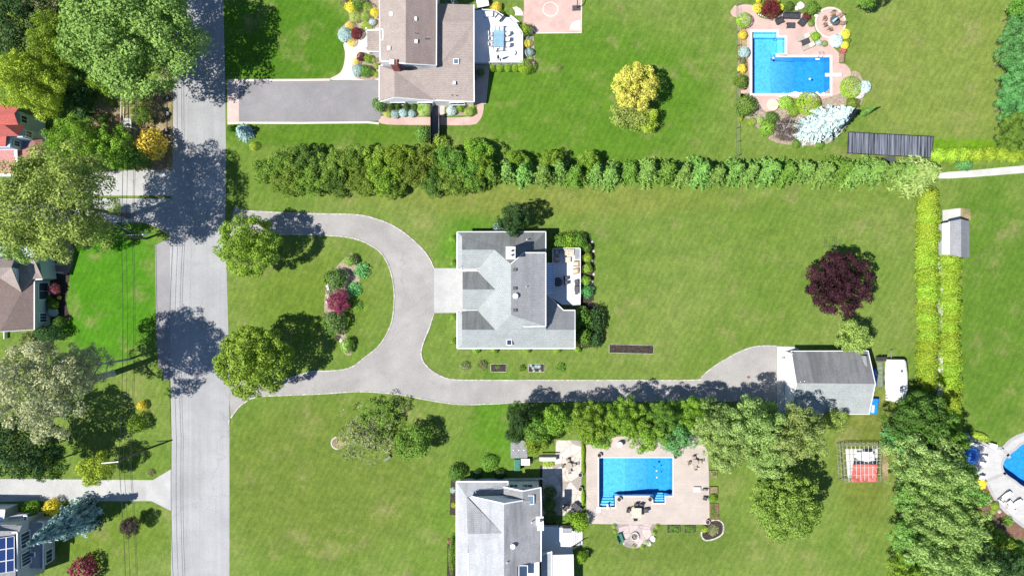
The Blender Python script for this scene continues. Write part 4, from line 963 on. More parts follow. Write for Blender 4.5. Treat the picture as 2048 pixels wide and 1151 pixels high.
b_.window(ZN(350, 920), ZN(350, 420), .12, .3, .9, 2.4, 3.5, out=.08, mull=2); b_.window(ZN(350, 920), ZN(350, 420), .6, .95, .6, 2.6, 3.5, out=.08, mull=1); b_.window(ZN(385, 215), ZN(385, 30), .45, .8, 2.0, 3.4, 4.6, out=.1)
b = MB(); c = W(*ZN(405, 745), 1.5); b.prism([(c.x - .7, c.y + 1.3), (c.x - .7, c.y - 1.3), (c.x + .3, c.y - .8), (c.x + .3, c.y + .8)], .4, 2.4); bw = b.build("bay_window", "window_glass", b_.e)
b = MB()
for z in (.4, 2.45): b.prism([(c.x - .7, c.y + 1.36), (c.x - .7, c.y - 1.36), (c.x + .36, c.y - .84), (c.x + .36, c.y + .84)], z - .06, z + .06)
b.build("bay_frame", "gutter_white", bw)
b_.gutter([[zn(362, 412, 3.4), zn(362, 935, 3.2)], [zn(362, 412, 3.4), zn(447, 408, 3.4)], [zn(362, 935, 3.2), zn(0, 957, 5.4)]])
for y0 in (250, 335):
    b = MB(); A, B = W(*ZN(470, y0), .9), W(*ZN(620, y0 + 3), .9); dd = B - A; b.box((A + B) / 2, (dd.length, .08, .08), math.atan2(dd.y, dd.x))
    for k in range(4): b.box(A + dd * k / 3 - Vector((0, 0, .45)), (.08, .08, .9))
    b.build("porch_railing", "white_paint", b_.e)
# blue-grey house with solar panels, bottom left
q_ = House("house", "blue-grey house with solar panels on its roof in the bottom left corner", "house", (40, 1090))
ZQ = zoom(0, 980, 6.731)
def zq(x, y, z): return (*ZQ(x, y), z)
q_.wall("grey_siding", [ZQ(-800, 480), ZQ(205, 470), ZQ(225, 1300), ZQ(-800, 1300)], 0, 5.6, zref=5.8, name="upper_wall")
q_.wall("grey_siding", [ZQ(-800, 260), ZQ(60, 260), ZQ(60, 420), ZQ(500, 430), ZQ(570, 430), ZQ(570, 1020), ZQ(210, 1040), ZQ(-800, 1040)], 0, 2.5, zref=2.7)
q_.roof("stained_shingle", [[zq(-800, 540, 8.), zq(265, 545, 6.2), zq(230, 590, 6.0), zq(210, 1090, 5.9), zq(200, 1300, 5.9), zq(-800, 1300, 8.)], [zq(-800, 520, 6.2), zq(295, 470, 5.7), zq(265, 545, 6.2), zq(-800, 590, 7.0)]], "grey upper roof")
q_.roof("blue_siding", [[zq(-800, 265, 4.0), zq(60, 265, 3.8), zq(48, 408, 4.2), zq(-800, 420, 4.4)]], "pale upper wall ledge", name="upper_roof")
q_.roof("stained_shingle", [[zq(360, 430, 3.2), zq(510, 420, 2.9), zq(580, 425, 2.7), zq(580, 1050, 2.7), zq(345, 1040, 3.4), zq(320, 700, 3.4)]], "grey lower roof")
q_.roof("pale_shingle", [[zq(100, 400, 4.0), zq(280, 370, 3.4), zq(400, 310, 3.0), zq(260, 320, 3.4), zq(130, 350, 3.8)]], "small north roof")
q_.gutter([[zq(-800, 600, 6.5), zq(232, 560, 6.3), zq(232, 1080, 6.1)], [zq(510, 420, 3.), zq(580, 422, 2.8), zq(582, 1050, 2.8)], [zq(-800, 263, 4.1), zq(68, 262, 3.9), zq(48, 408, 4.3)]], wd=.14)
p0, px_, py_ = W(*ZQ(196, 610), 6.5), W(*ZQ(-160, 660), 7.4) - W(*ZQ(196, 610), 6.5), W(*ZQ(196, 1085), 6.5) - W(*ZQ(196, 610), 6.5)
for i in range(4):
    for j in range(3):
        u0, u1, w0, w1 = i / 3.2 + .006, (i + 1) / 3.2 - .006, j / 3 + .006, (j + 1) / 3 - .006
        P = [p0 + px_ * u + py_ * v_ for u, v_ in ((u0, w0), (u1, w0), (u1, w1), (u0, w1))]
        b = MB(); b.face([tuple(p) for p in P]); o = b.build("solar_panel", "solar_glass", q_.e, solid=.04)
        f = MB()
        for k in range(4): a_, c_ = P[k], P[(k + 1) % 4]; f.box((a_ + c_) / 2 + Vector((0, 0, .02)), ((c_ - a_).length, .05, .05), math.atan2(*(c_ - a_).yx), -math.asin((c_ - a_).normalized().z))
        f.build("panel_frame", "gutter_white", o)
q_.window(ZQ(225, 1090), ZQ(205, 600), .05, .4, 3.2, 5., 5.8, out=.1, mull=3); q_.window(ZQ(225, 1090), ZQ(205, 600), .55, .95, 3.2, 5., 5.8, out=.1, mull=3); q_.window(ZQ(570, 1020), ZQ(570, 430), .02, .3, .8, 2.2, 2.7, out=.1, mull=2)
q_.skylight(*ZQ(345, 375), 3.4, .5, .9); q_.skylight(*ZQ(420, 705), 3.4, .9, .8); q_.skylight(*ZQ(425, 860), 3.4, 1., .7)
# ------------------------------------------------------------------ trees on the west side of the road
tree("broad", "leaf_maple", 268, 62, 138, 10, "huge mid-green maple whose crown overhangs the road in the top left", 6.5)
tree("broad", "leaf_bright", 135, 85, 66, 6.5, "bright green tree just left of the huge overhanging maple", 5)
tree("broad", "leaf_lime", 66, 168, 70, 6, "yellow-green tree above the red-roofed house", 5.5)
tree("round", "leaf_dark", 30, 65, 66, 6, "dark green tree in the top left corner", 4)
tree("round", "leaf_dark", 85, 8, 50, 6, "dark green tree cut by the top border, left corner", 4)
tree("scruff", "leaf_scruff", 75, -6, 45, 9, "brownish pale tree tip at the top border above the dark trees", 3)
tree("round", "leaf_dark", 158, 205, 36, 2.6, "low dark tree in deep shade right of the yellow-green tree", 2.4)
tree("round", "leaf_deep", 190, 130, 42, 4, "dark understorey tree in the gap below the huge maple", 3)
tree("small", "leaf_bright", 215, 160, 32, 2.4, "small bright green tree under the edge of the huge maple", 2.6)
tree("small", "leaf_olive", 272, 194, 30, 2.4, "small cream and green tree beside the white garden arbour", 2.4)
tree("small", "leaf_green", 285, 232, 20, 2.0, "small green bush-tree just right of the white garden arbour", 1.5)
tree("broad", "leaf_bright", 156, 290, 58, 4.4, "green tree between the red-roofed house and the golden bush", 4.2)
tree("round", "leaf_bright", 226, 295, 46, 3.4, "green tree under the power lines beside the golden bush", 3.2)
tree("round", "leaf_green", 275, 318, 26, 2.5, "low green tree at the foot of the golden bush", 1.8)
shrub("loose", "leaf_gold", 302, 288, 31, 4.2, "big round golden-yellow bush at the road edge")
tree("broad", "leaf_olive", 122, 406, 118, 15, "tall olive-green tree spreading over the two driveways at the left", 6.5)
tree("round", "leaf_olive", 42, 475, 50, 11, "yellow-green tree crown over the roof of the brown house", 4.5)
tree("open", "leaf_pale", 78, 778, 104, 15.5, "tall pale olive tree with exposed leaning trunk on the left lawn", 5.6, bark="pale_bark", thick=.42)
tree("open", "leaf_pale", 165, 735, 52, 11, "lower pale side tree next to the tall tree with the exposed trunk", 3.6, bark="pale_bark")
tree("round", "leaf_dark", 55, 888, 72, 8, "dark green tree below the tall pale olive tree", 5)
tree("round", "leaf_deep", 100, 925, 36, 5, "deep green tree beside the lower-left driveway", 3.4)
tree("small", "leaf_lime", 198, 935, 35, 3.6, "small yellow-green tree at the side of the lower-left driveway", 2.6)
shrub("loose", "leaf_bright", 272, 848, 19, 2.4, "light green bush below the small yellow bush, west verge")
shrub("loose", "leaf_yellow", 283, 811, 10, 1.2, "small yellow bush in the tree shade of the west verge")
shrub("spray", "leaf_scruff", 300, 945, 9, .6, "tiny sparse plant on the verge near the white drive apron")
shrub("loose", "leaf_rosy", 108, 577, 12, 1.8, "round pinkish-red bush in front of the brown house")
shrub("cushion", "leaf_silver", 105, 624, 10, 1.3, "silvery blue dwarf spruce in front of the brown house")
shrub("loose", "leaf_green", 106, 609, 11, 1.5, "green bush between the red and silvery bushes of the brown house")
shrub("clip", "leaf_olive", 122, 496 + 24, 5, .7, "tiny round bush on the dark front path of the brown house")
shrub("loose", "leaf_deep", 118, 645, 14, 1.6, "dark green bush at the corner of the brown house bed")
shrub("clip", "leaf_yellow", 118, 595, 4, .6, "tiny yellow flowering plant in the brown house bed")
shrub("loose", "leaf_deep", 92, 598, 12, 1.2, "low green bush under the bay window of the brown house")
shrub("column", "leaf_dark", 96, 667, 33, 2.8, "oval dark evergreen hedge clump south of the brown house", ry=18)
shrub("loose", "leaf_scruff", 62, 688, 24, 2.2, "pale scruffy bush below the corner of the brown house")
conifer("spruce", "leaf_spruce", 172, 1026, 46, 12.5, "leaning-looking tall blue spruce beside the solar-panel house")
shrub("loose", "leaf_bright", 62, 1016, 17, 2.2, "yellow-green bush left of the golden one by the solar-panel house")
shrub("loose", "leaf_yellow", 103, 1014, 17, 2., "golden bush between the yellow-green bush and the blue spruce")
shrub("spray", "leaf_green", 60, 1143, 16, 2, "green bush at the bottom border by the solar-panel house")
shrub("loose", "leaf_magenta", 166, 1140, 28, 2.8, "round magenta-red bush at the bottom border, left")
tree("small", "leaf_bare", 262, 1052, 20, 2.2, "small dark twiggy tree on the lower-left lawn", 1.5)
shrub("clip", "leaf_box", 195, 197, 5, .8, "first clipped ball west of the white arbour", "clipped balls by the white arbour")
shrub("clip", "leaf_box", 209, 200, 6, .9, "middle clipped ball west of the white arbour", "clipped balls by the white arbour")
shrub("clip", "leaf_box", 221, 206, 6, .9, "clipped ball nearest to the white arbour", "clipped balls by the white arbour")
shrub("loose", "leaf_deep", 205, 240, 13, 1.5, "dark green bush below the clipped balls in the shady garden")
shrub("loose", "leaf_rosy", 238, 331 - 95, 5, .7, "small reddish plant on the dry bank near the arbour")

# ------------------------------------------------------------------ loop island and street trees
tree("globe", "leaf_street", 500, 491, 63, 5.6, "round light green street tree at the upper mouth of the loop drive", 4.2, group="pair of street trees")
tree("globe", "leaf_street", 511, 722, 74, 5.8, "round light green street tree at the lower mouth of the loop drive", 4.6, group="pair of street trees")
shrub("loose", "leaf_clip", 699, 521, 12, 1.9, "light yellow-green bush at the top of the island bed")
shrub("loose", "leaf_deep", 671, 559, 23, 2.4, "round dark green yew above the crimson maple, island bed")
tree("small", "leaf_magenta", 677, 602, 24, 1.6, "low crimson Japanese maple between two dark yews", 1.1, cat="tree")
shrub("loose", "leaf_deep", 669, 646, 26, 2.4, "round dark green yew below the crimson maple, island bed")
shrub("loose", "leaf_clip", 692, 691, 12, 1.9, "light yellow-green bush at the bottom of the island bed", ry=17)
shrub("spray", "leaf_jade", 722, 540, 18, 1.2, "feathery ornamental grass right of the upper dark yew", cat="ornamental grass", name="ornamental_grass")
shrub("spray", "leaf_jade", 708, 578, 16, 1., "feathery ornamental grass beside the crimson maple", cat="ornamental grass", name="ornamental_grass")
shrub("spray", "leaf_green", 716, 610, 11, .7, "low grass clump right of the crimson maple", cat="ornamental grass", name="ornamental_grass")
shrub("spray", "leaf_scruff", 657, 585, 8, .5, "pale creeping plant on the road side of the crimson maple")
shrub("loose", "leaf_bare", 674, 696 - 60 + 40, 6, .4, "dry brown ground plant under the lower yew")

# ------------------------------------------------------------------ long hedge north of the drive
JUN = [(532, 345, 28, 3.4, "leaf_juniper"), (566, 326, 36, 4.2, "leaf_juniper"), (578, 362, 34, 3.8, "leaf_juniper"), (618, 320, 34, 4.2, "leaf_deep"), (625, 358, 36, 4.0, "leaf_juniper"), (662, 336, 36, 4.4, "leaf_juniper"), (676, 366, 30, 3.6, "leaf_deep"), (708, 322, 32, 4.4, "leaf_juniper"), (722, 362, 30, 3.6, "leaf_juniper"),
       (752, 330, 36, 4.9, "leaf_bright"), (772, 362, 34, 4.5, "leaf_bright"), (800, 322, 34, 4.9, "leaf_bright"), (826, 350, 32, 4.3, "leaf_juniper"), (850, 322, 32, 4.3, "leaf_juniper"), (868, 362, 30, 3.8, "leaf_deep"), (898, 325, 34, 4.6, "leaf_green"), (905, 358, 34, 4.2, "leaf_juniper"), (936, 345, 34, 4.4, "leaf_green"), (955, 308, 32, 4.6, "leaf_bright"), (950, 360, 26, 3.6, "leaf_juniper"), (790, 380, 24, 2.8, "leaf_juniper")]
ORD = ["first", "second", "third", "fourth", "fifth", "sixth", "seventh", "eighth", "ninth", "tenth", "eleventh", "twelfth", "thirteenth", "fourteenth", "fifteenth", "sixteenth", "seventeenth", "eighteenth", "nineteenth", "twentieth", "twenty-first", "twenty-second", "twenty-third", "twenty-fourth", "twenty-fifth"]
DESC = {"leaf_juniper": "olive-green juniper bush", "leaf_deep": "dark green juniper bush", "leaf_bright": "bright green leafy bush", "leaf_green": "mid-green leafy bush"}
for i, (x, y, r, hh, mt) in enumerate(sorted(JUN)):
    tree("juniper", mt, x, y, r * 1.08, hh * .5, f"{DESC[mt]} in the west half of the long hedge, {ORD[i]} from the road", hh * .5, "hedge bush", "bushes in the west half of the long hedge", "hedge_bush")
n = 25
for i in range(n):
    x = 980 + i * 35.6; y = 338 + (1.5 if i % 2 else -2) + PR.uniform(-4, 4)
    p = W(x, y, 4.5); q = (1024 + p.x / S, 575.5 - p.y / S)
    conifer("star", PR.choice(["leaf_hedge", "leaf_hedge", "leaf_hedge", "leaf_green"]), q[0] + PR.uniform(-5, 5), q[1], 33 + PR.uniform(-5, 6), 5.6 + PR.uniform(-1., 1.), f"spiky bright green conifer in the long hedge row, {ORD[i]} from its west end", "hedge conifer", "conifers in the east half of the long hedge", "hedge_conifer")
    if i % 2 == 0 and i < 8: tree("juniper", "leaf_bright", x - 18, y - 10, 26, 2.2, f"leafy green bush filling the long hedge between conifers, {ORD[i // 2]} from the west", 2.1, "hedge bush", "filler bushes among the conifers", "hedge_bush")
p = W(1858, 345, 5); conifer("star", "leaf_pinegreen", 1024 + p.x / S, 575.5 - p.y / S, 52, 7.2, "pale greyish-green wide conifer at the corner of the long hedge")
shrub("loose", "leaf_clip", 880, 284, 17, 1.6, "clipped yellow-green bush against the black side gate")
shrub("loose", "leaf_hedge", 845, 268, 17, 2., "loose grey-green bush left of the black side gate")
cx = 0
for i in range(7):
    shrub("column", "leaf_arbor", 1880 + i * 25, 309 + PR.uniform(-2, 2), 17, 2.2, f"yellow-green hedge shrub along the pale path on the right, {ORD[i]} from the west", "low yellow-green hedge beside the pale path", ry=15)
shrub("loose", "leaf_jade", 1930, 330, 19, 1.4, "blue-green low shrub at the edge of the pale path", ry=11)
# yellow-green hedges either side of the white fence
for i in range(25):
    y = 394 + i * 15.3; k = i < 8
    shrub("arbor", "leaf_arbor", 1856 + 2 * k + PR.uniform(-3, 3), y, 20.5 + PR.uniform(-1.5, 2), 2.7 + PR.uniform(-.3, .3), f"yellow-green arborvitae west of the white fence, {ORD[i]} from the north", "arborvitae row west of the white fence", cat="arborvitae", name="arborvitae")
for i in range(24):
    y = 520 + i * 15.4
    shrub("arbor", "leaf_arbor", 1901 + PR.uniform(-2, 3), y, 20 + PR.uniform(-1.5, 2), 2.6 + PR.uniform(-.3, .3), f"yellow-green arborvitae east of the white fence, {ORD[i]} from the shed", "arborvitae row east of the white fence", cat="arborvitae", name="arborvitae")
# right border trees
for i, (x, y, r) in enumerate(((2044, 60, 34), (2040, 110, 36), (2042, 160, 36), (2040, 205, 36))):
    tree("broad", "leaf_jade", x, y, r, 5, f"jade green tree at the upper right border, {ORD[i]} from the top", 4.6, group="jade green trees at the right border")
tree("broad", "leaf_green", 2038, 262, 40, 5, "darker green tree at the right border above the pale path", 3.8)
tree("small", "leaf_green", 2046, 20, 30, 4, "green tree in the top right corner", 3)

# ------------------------------------------------------------------ main lot
tree("pine", "leaf_dark", 1028, 438, 34, 4.2, "dark green tree against the north wall of the grey centre house", 3.4)
shrub("loose", "leaf_box", 1040, 445, 11, 3.4, "light green bush inside the dark tree by the north wall")
shrub("spray", "leaf_spruce", 998, 457, 16, 4.2, "grey-green branches leaning over the north eave of the centre house")
shrub("loose", "leaf_green", 1124, 483, 18, 2.0, "glossy green bush at the west end of the deck hedge", "glossy bushes above the rear deck")
shrub("loose", "leaf_bright", 1140, 483, 19, 2.2, "brighter glossy green bush in the middle of the deck hedge", "glossy bushes above the rear deck")
shrub("loose", "leaf_green", 1158, 481, 17, 2.0, "glossy green bush at the east end of the deck hedge", "glossy bushes above the rear deck")
for (x, y, r, c, l) in ((1174, 495, 10, "leaf_green", "small green shrub beside the deck, northernmost of the column"), (1175, 515, 10, "leaf_lime", "small yellowish shrub beside the deck, below the northernmost"), (1175, 537, 11, "leaf_clip", "small light green shrub at the middle of the deck column"), (1172, 561, 10, "leaf_clip", "small light green shrub beside the barbecue grill"), (1175, 583, 13, "leaf_jade", "largest shrub of the column, beside the deck stairs")):
    shrub("loose", c, x, y, r, 1.4, l, "column of shrubs along the rear deck")
shrub("loose", "leaf_green", 1168, 636, 19, 3., "tall glossy laurel at the north-east corner of the rear wing", ry=23)
shrub("loose", "leaf_green", 1167, 674, 20, 3., "tall glossy laurel at the south-east corner of the rear wing", ry=21)
shrub("loose", "leaf_dark", 1192, 640, 17, 2.6, "dark bush behind the northern laurel", ry=28)
shrub("loose", "leaf_dark", 1190, 678, 15, 2.2, "dark bush behind the southern laurel", ry=18)
for (x, y, r, l) in ((906, 635, 7, "low light green bush at the front of the southern gable"), (906, 683, 7, "light green bush at the south-west corner of the centre house"), (905, 478, 7, "low faint bush at the north-west corner of the centre house"), (905, 526, 6, "low bush beside the northern edge of the white drive apron"), (952, 699, 8, "light bush under the south eave, nearest the street"), (988, 699, 8, "light bush under the south eave, second from the street"), (1053, 699, 8, "light bush under the south eave below the skylight"), (1113, 699, 8, "light bush under the south eave towards the laurels"), (1155, 699, 7, "light bush under the south-east corner of the rear wing")):
    shrub("loose", "leaf_clip", x, y, r, 1., l, "foundation bushes round the centre house")
for (x, y, r, l) in ((930, 732, 11, "spiky dark rose bush nearest the street, south side"), (965, 730, 11, "spiky green rose bush left of the first black bed"), (1044, 736, 8, "faint small plant left of the second black bed"), (1122, 735, 11, "sparse green plant right of the second black bed")):
    shrub("spray", "leaf_scruff" if "rose" in l else "leaf_green", x, y, r, .9, l)
tree("globe", "leaf_purple", 1677, 568, 66, 4.6, "dark purple beech with round crown on the east lawn", 3.8)
tree("small", "leaf_olive", 1706, 674, 36, 3.4, "olive-green tree leaning over the garage roof", 2.4)
tree("round", "leaf_softyellow", 1272, 175, 48, 4.2, "yellow-leaved tree in the open lawn, upper middle", 3.0)
tree("small", "leaf_olive", 1262, 222, 42, 2.2, "grey-green lower tree growing in front of the yellow-leaved tree", 1.8)
tree("small", "leaf_lime", 1292, 240, 26, 2.0, "small yellowish tree at the foot of the yellow-leaved tree", 1.5)
tree("scruff", "leaf_scruff", 728, 868, 64, 2.6, "scruffy thin-crowned tree on the lower lawn with a stone-edged bed", 2.0)
tree("scruff", "leaf_juniper", 752, 836, 40, 3.2, "darker upper part tree of the scruffy pair on the lower lawn", 2.2)
tree("small", "leaf_green", 824, 884, 40, 2.8, "compact green apple tree right of the scruffy tree", 2.0)
shrub("spray", "leaf_lime", 682, 878, 7, .6, "yellow flowering plant in the stone-edged bed of the scruffy tree")
# ------------------------------------------------------------------ tree belt between the drive and the southern neighbour
BELT = [(1040, 828, 30, 5, "pine", "leaf_dark", "dark tree at the west end of the belt south of the drive"), (1030, 862, 22, 3, "small", "leaf_dark", "low dark tree at the west foot of the belt"), (1075, 850, 34, 3.6, "small", "leaf_green", "mid-green tree second from the west in the belt"), (1075, 880, 28, 2.8, "small", "leaf_bright", "bright low tree above the grey shed of the southern neighbour"),
        (1112, 838, 30, 5, "small", "leaf_bright", "bright green tree in the belt behind the flagstone patio"), (1175, 842, 44, 5.5, "pine", "leaf_street", "yellow-green tree in the belt over the flagstone patio"), (1200, 870, 26, 4, "small", "leaf_street", "yellow-green overhanging tree by the pool corner"), (1250, 835, 44, 6, "pine", "leaf_bright", "tall bright tree in the belt above the pool's west half"), (1290, 866, 40, 5.5, "pine", "leaf_street", "yellow-green tree hanging over the pool's north edge"),
        (1325, 832, 38, 5.5, "pine", "leaf_green", "mid-green tree in the belt above the pool's middle"), (1352, 872, 36, 4.2, "small", "leaf_jade", "blue-green tree drooping at the pool's north-east corner"), (1385, 828, 38, 5.5, "pine", "leaf_bright", "bright tree in the belt above the pool's east end")]
for x, y, r, zc, fm, mt, l in BELT: tree(fm, mt, x, y, r, zc, l, min(zc * .75, 3.6), group="tree belt south of the drive")
for x, y, r, zc, l in ((1428, 848, 52, 6.5, "big light green feathery tree, west of the three by the garage"), (1500, 842, 60, 7.5, "big light green feathery tree, middle of the three by the garage"), (1585, 862, 62, 7.5, "big light green feathery tree nearest the garage"), (1455, 895, 50, 5., "big light green feathery tree at the pool deck corner"), (1535, 900, 56, 5.5, "big light green feathery tree at the south front of the group")):
    tree("pine", "leaf_pinegreen", x, y, r, zc, l, zc * .8, group="feathery trees west of the garage")
tree("small", "leaf_olive", 1668, 838, 24, 3., "small yellow-green tree at the south wall of the garage", 2.2)
tree("globe", "leaf_scrub", 1570, 1008, 70, 5.5, "round dark-leaved tree on the lawn right of the beige pool deck", 4.2)
# mass of trees at the lower right
for x, y, r, zc, fm, mt, l in ((1835, 840, 58, 6.5, "pine", "leaf_deep", "dark glossy green tree below the white covered boat"), (1884, 876, 36, 5.5, "pine", "leaf_green", "green tree wedged between the hedge end and the grey pool patio"), (1800, 880, 34, 4, "small", "leaf_jade", "grey-green low tree at the west edge of the lower right grove"),
        (1850, 925, 66, 8.5, "pine", "leaf_pinegreen", "feathery grey-green tree at the centre of the lower right grove"), (1888, 955, 48, 8, "pine", "leaf_hedge", "feathery tree facing the grey pool patio"), (1830, 985, 50, 5, "pine", "leaf_hedge", "feathery tree beside the red-tarped frame, lower right grove"), (1884, 1022, 58, 9, "pine", "leaf_pinegreen", "tall feathery tree beside the brown mulch bed"), (1830, 1070, 54, 5, "pine", "leaf_hedge", "feathery tree in the lower part of the right grove"), (1884, 1100, 60, 9, "pine", "leaf_pinegreen", "feathery tree at the bottom of the right grove"), (1822, 1138, 46, 4.5, "pine", "leaf_bright", "brighter feathery tree at the bottom border, right grove"), (1960, 1120, 44, 6, "round", "leaf_dark", "dark tree in the bottom right corner")):
    tree(fm, mt, x, y, r, zc, l, zc * .93, group="lower right grove")
for i, (x, y) in enumerate(((1972, 1058), (1992, 1075), (2012, 1092), (2032, 1105))):
    shrub("loose", "leaf_green" if i < 1 else "leaf_bright", x, y, 19, 2., f"bright green hedge bush below the mulch bed, {ORD[i]} from the west", "diagonal bright green hedge at the lower right")
tree("round", "leaf_dark", 2020, 1140, 40, 3, "dark shaded tree at the bottom right border", 2.4)
for (x, y, r, fm, mt, l) in ((1964, 967, 10, "loose", "leaf_yellow", "yellow bush at the top of the brown mulch bed"), (1973, 989, 9, "spray", "leaf_lime", "yellow-green tuft below the yellow bush, mulch bed"), (1991, 1012, 9, "loose", "leaf_clip", "light green tuft in the middle of the mulch bed"), (1986, 1022, 5, "clip", "leaf_clip", "tiny green plant in the mulch bed"), (1965, 1012, 7, "spray", "leaf_scruff", "thin dark plant in the mulch bed"), (1988, 1037, 7, "spray", "leaf_scruff", "thin brownish plant low in the mulch bed"), (2018, 1042, 12, "spray", "leaf_green", "feathery green plant at the pool-side end of the mulch bed"), (1957, 1026, 7, "loose", "leaf_arbor", "yellow-green bush at the grove edge of the mulch bed"), (1932, 873, 8, "loose", "leaf_silver", "pale bush at the end of the arborvitae row")):
    shrub(fm, mt, x, y, r, .9, l)
shrub("cushion", "leaf_lime", 1960, 873, 20, .8, "flat cream-green ground cover above the grey pool patio", ry=9, rot=-.35)

# ------------------------------------------------------------------ northern neighbour's planting
conifer("spruce", "leaf_blue", 492, 266, 22, 3.2, "small blue spruce on the verge below the asphalt drive")
shrub("clip", "leaf_lime", 507, 292, 9, 1., "lime green bush under the small blue spruce")
shrub("loose", "leaf_deep", 461, 257, 7, 1., "green bush left of the small blue spruce")
NB = [("loose", "leaf_yellow", 702, 13, 13, 1.1, "yellow bush at the lawn edge, topmost of the front bed"), ("loose", "leaf_scruff", 690, 4, 10, .9, "dull green bush at the top edge of the front bed"), ("loose", "leaf_green", 716, 5, 15, 1.6, "dark green loose bush at the top border, front bed"), ("clip", "leaf_box", 735, 14, 10, 1.3, "clipped green ball at the back of the front bed"), ("clip", "leaf_clip", 711, 32, 12, 1.3, "large light green clipped ball in the front bed"), ("clip", "leaf_box", 730, 32, 10, 1.3, "mid-green clipped ball next to the large light one"), ("loose", "leaf_yellow", 749, 25, 9, 1.7, "tall yellow bush against the wall of the brown-roofed house"),
      ("cushion", "leaf_silver", 745, 44, 7, .8, "small silvery bush by the porch of the brown-roofed house"), ("clip", "leaf_yellow", 699, 51, 9, .9, "yellow clipped bush above the large silver-blue bush"), ("cushion", "leaf_blue", 690, 69, 15, 1.3, "large silver-blue bush at the lawn edge beside the front path"), ("cushion", "leaf_plum", 713, 67, 12, 1.2, "dark red barberry right of the large silver-blue bush"), ("clip", "leaf_gold", 703, 84, 9, .8, "golden bush at the tip of the bed on the front path"), ("clip", "leaf_box", 738, 55, 8, .8, "low olive bush at the porch corner"), ("spray", "leaf_lime", 728, 50, 8, .5, "low yellow-green plants in the gravel of the front bed"),
      ("cushion", "leaf_plum", 722, 113, 9, 1., "dark red barberry at the lower front bed"), ("loose", "leaf_box", 736, 117, 9, 1.1, "yellow-flecked green bush by the lower front bed"), ("clip", "leaf_clip", 748, 120, 5, .8, "tiny pale ball beside the wall, lower front bed"), ("clip", "leaf_yellow", 712, 124, 7, .9, "yellow ball at the path side of the lower front bed"), ("cushion", "leaf_blue", 715, 140, 12, 1.2, "silver-blue bush beside the asphalt drive"), ("loose", "leaf_green", 731, 142, 13, 1.4, "dark green bush beside the asphalt drive"), ("clip", "leaf_clip", 745, 145, 5, .7, "small pale ball at the drive corner"), ("loose", "leaf_lime", 753, 132, 6, .9, "yellow-green bush at the wall, lower front bed"), ("loose", "leaf_lime", 754, 149, 6, .9, "yellow-green bush at the wall by the garage corner"),
      ("loose", "leaf_green", 759, 208, 15, 2.4, "tall dark green bush at the south-west corner of the brown-roofed house"), ("clip", "leaf_lime", 776, 227, 8, .9, "small yellowish bush in the south bed"), ("column", "leaf_deep", 783, 213, 7, 1.6, "narrow dark evergreen against the south gable, westernmost"), ("column", "leaf_deep", 796, 213, 7, 1.6, "narrow dark evergreen against the south gable, second from west"), ("column", "leaf_deep", 813, 213, 7, 1.6, "narrow dark evergreen against the south gable, third from west"), ("column", "leaf_deep", 829, 214, 7, 1.6, "narrow dark evergreen beside the big round green bush"), ("cushion", "leaf_blue", 790, 228, 9, .9, "silver-blue bush in the south bed, westernmost of three"), ("cushion", "leaf_blue", 806, 225, 9, .9, "silver-blue bush in the south bed, middle of three"), ("cushion", "leaf_blue", 824, 227, 8, .9, "silver-blue bush in the south bed, easternmost of three"), ("clip", "leaf_clip", 849, 217, 15, 1.9, "big round light green bush at the south wall"),
      ("cushion", "leaf_silver", 903, 221, 10, 1.1, "silvery bush in the small south-east bed"), ("loose", "leaf_box", 921, 216, 8, 1.1, "olive bush in the middle of the small south-east bed"), ("clip", "leaf_box", 938, 223, 10, 1.1, "green clipped bush at the end of the small south-east bed"), ("clip", "leaf_lime", 945, 213, 6, .7, "small yellowish ball at the house corner of the south-east bed"), ("loose", "leaf_green", 962, 145, 8, 1., "green bush in the shade by the bay window"),
      ("loose", "leaf_gold", 993, 14, 11, 1.2, "golden bush at the north corner of the white deck"), ("clip", "leaf_box", 1004, 25, 4, .7, "small green ball by the golden bush, deck corner"), ("loose", "leaf_box", 1052, 59, 13, 1.9, "green rounded bush at the east corner of the white deck"), ("loose", "leaf_deep", 1037, 49, 5, .8, "small dark bush at the deck's diagonal stairs"), ("clip", "leaf_yellow", 1056, 86, 8, .9, "yellow bush in the strip east of the white deck"), ("spray", "leaf_silver", 1057, 77, 7, .6, "whitish grass above the yellow bush, strip east of the deck"), ("cushion", "leaf_blue", 1058, 104, 9, 1., "silver-blue bush in the strip east of the white deck"), ("clip", "leaf_lime", 1061, 117, 5, .6, "small lime ball between silver-blue bush and the large globe"),
      ("clip", "leaf_box", 985, 135, 8, 1.3, "clipped barrel shrub under the deck's south rail, first from the house"), ("clip", "leaf_box", 1000, 135, 8, 1.3, "clipped barrel shrub under the deck's south rail, second from the house"), ("clip", "leaf_box", 1016, 135, 8, 1.3, "clipped barrel shrub under the deck's south rail, third from the house"), ("clip", "leaf_box", 1031, 135, 8, 1.3, "clipped barrel shrub next to the large globe bush"), ("clip", "leaf_box", 1051, 132, 15, 2.2, "large clipped globe bush at the deck's south-east corner"), ("spray", "leaf_scruff", 1121, 135, 5, .4, "tiny round plant alone on the lawn right of the globe bush")]
for fm, mt, x, y, r, hh, l in NB: shrub(fm, mt, x, y, r, hh, l)
conifer("spruce", "leaf_spruce", 905, 12, 16, 9, "blue-grey spruce top between the roofs at the top border")
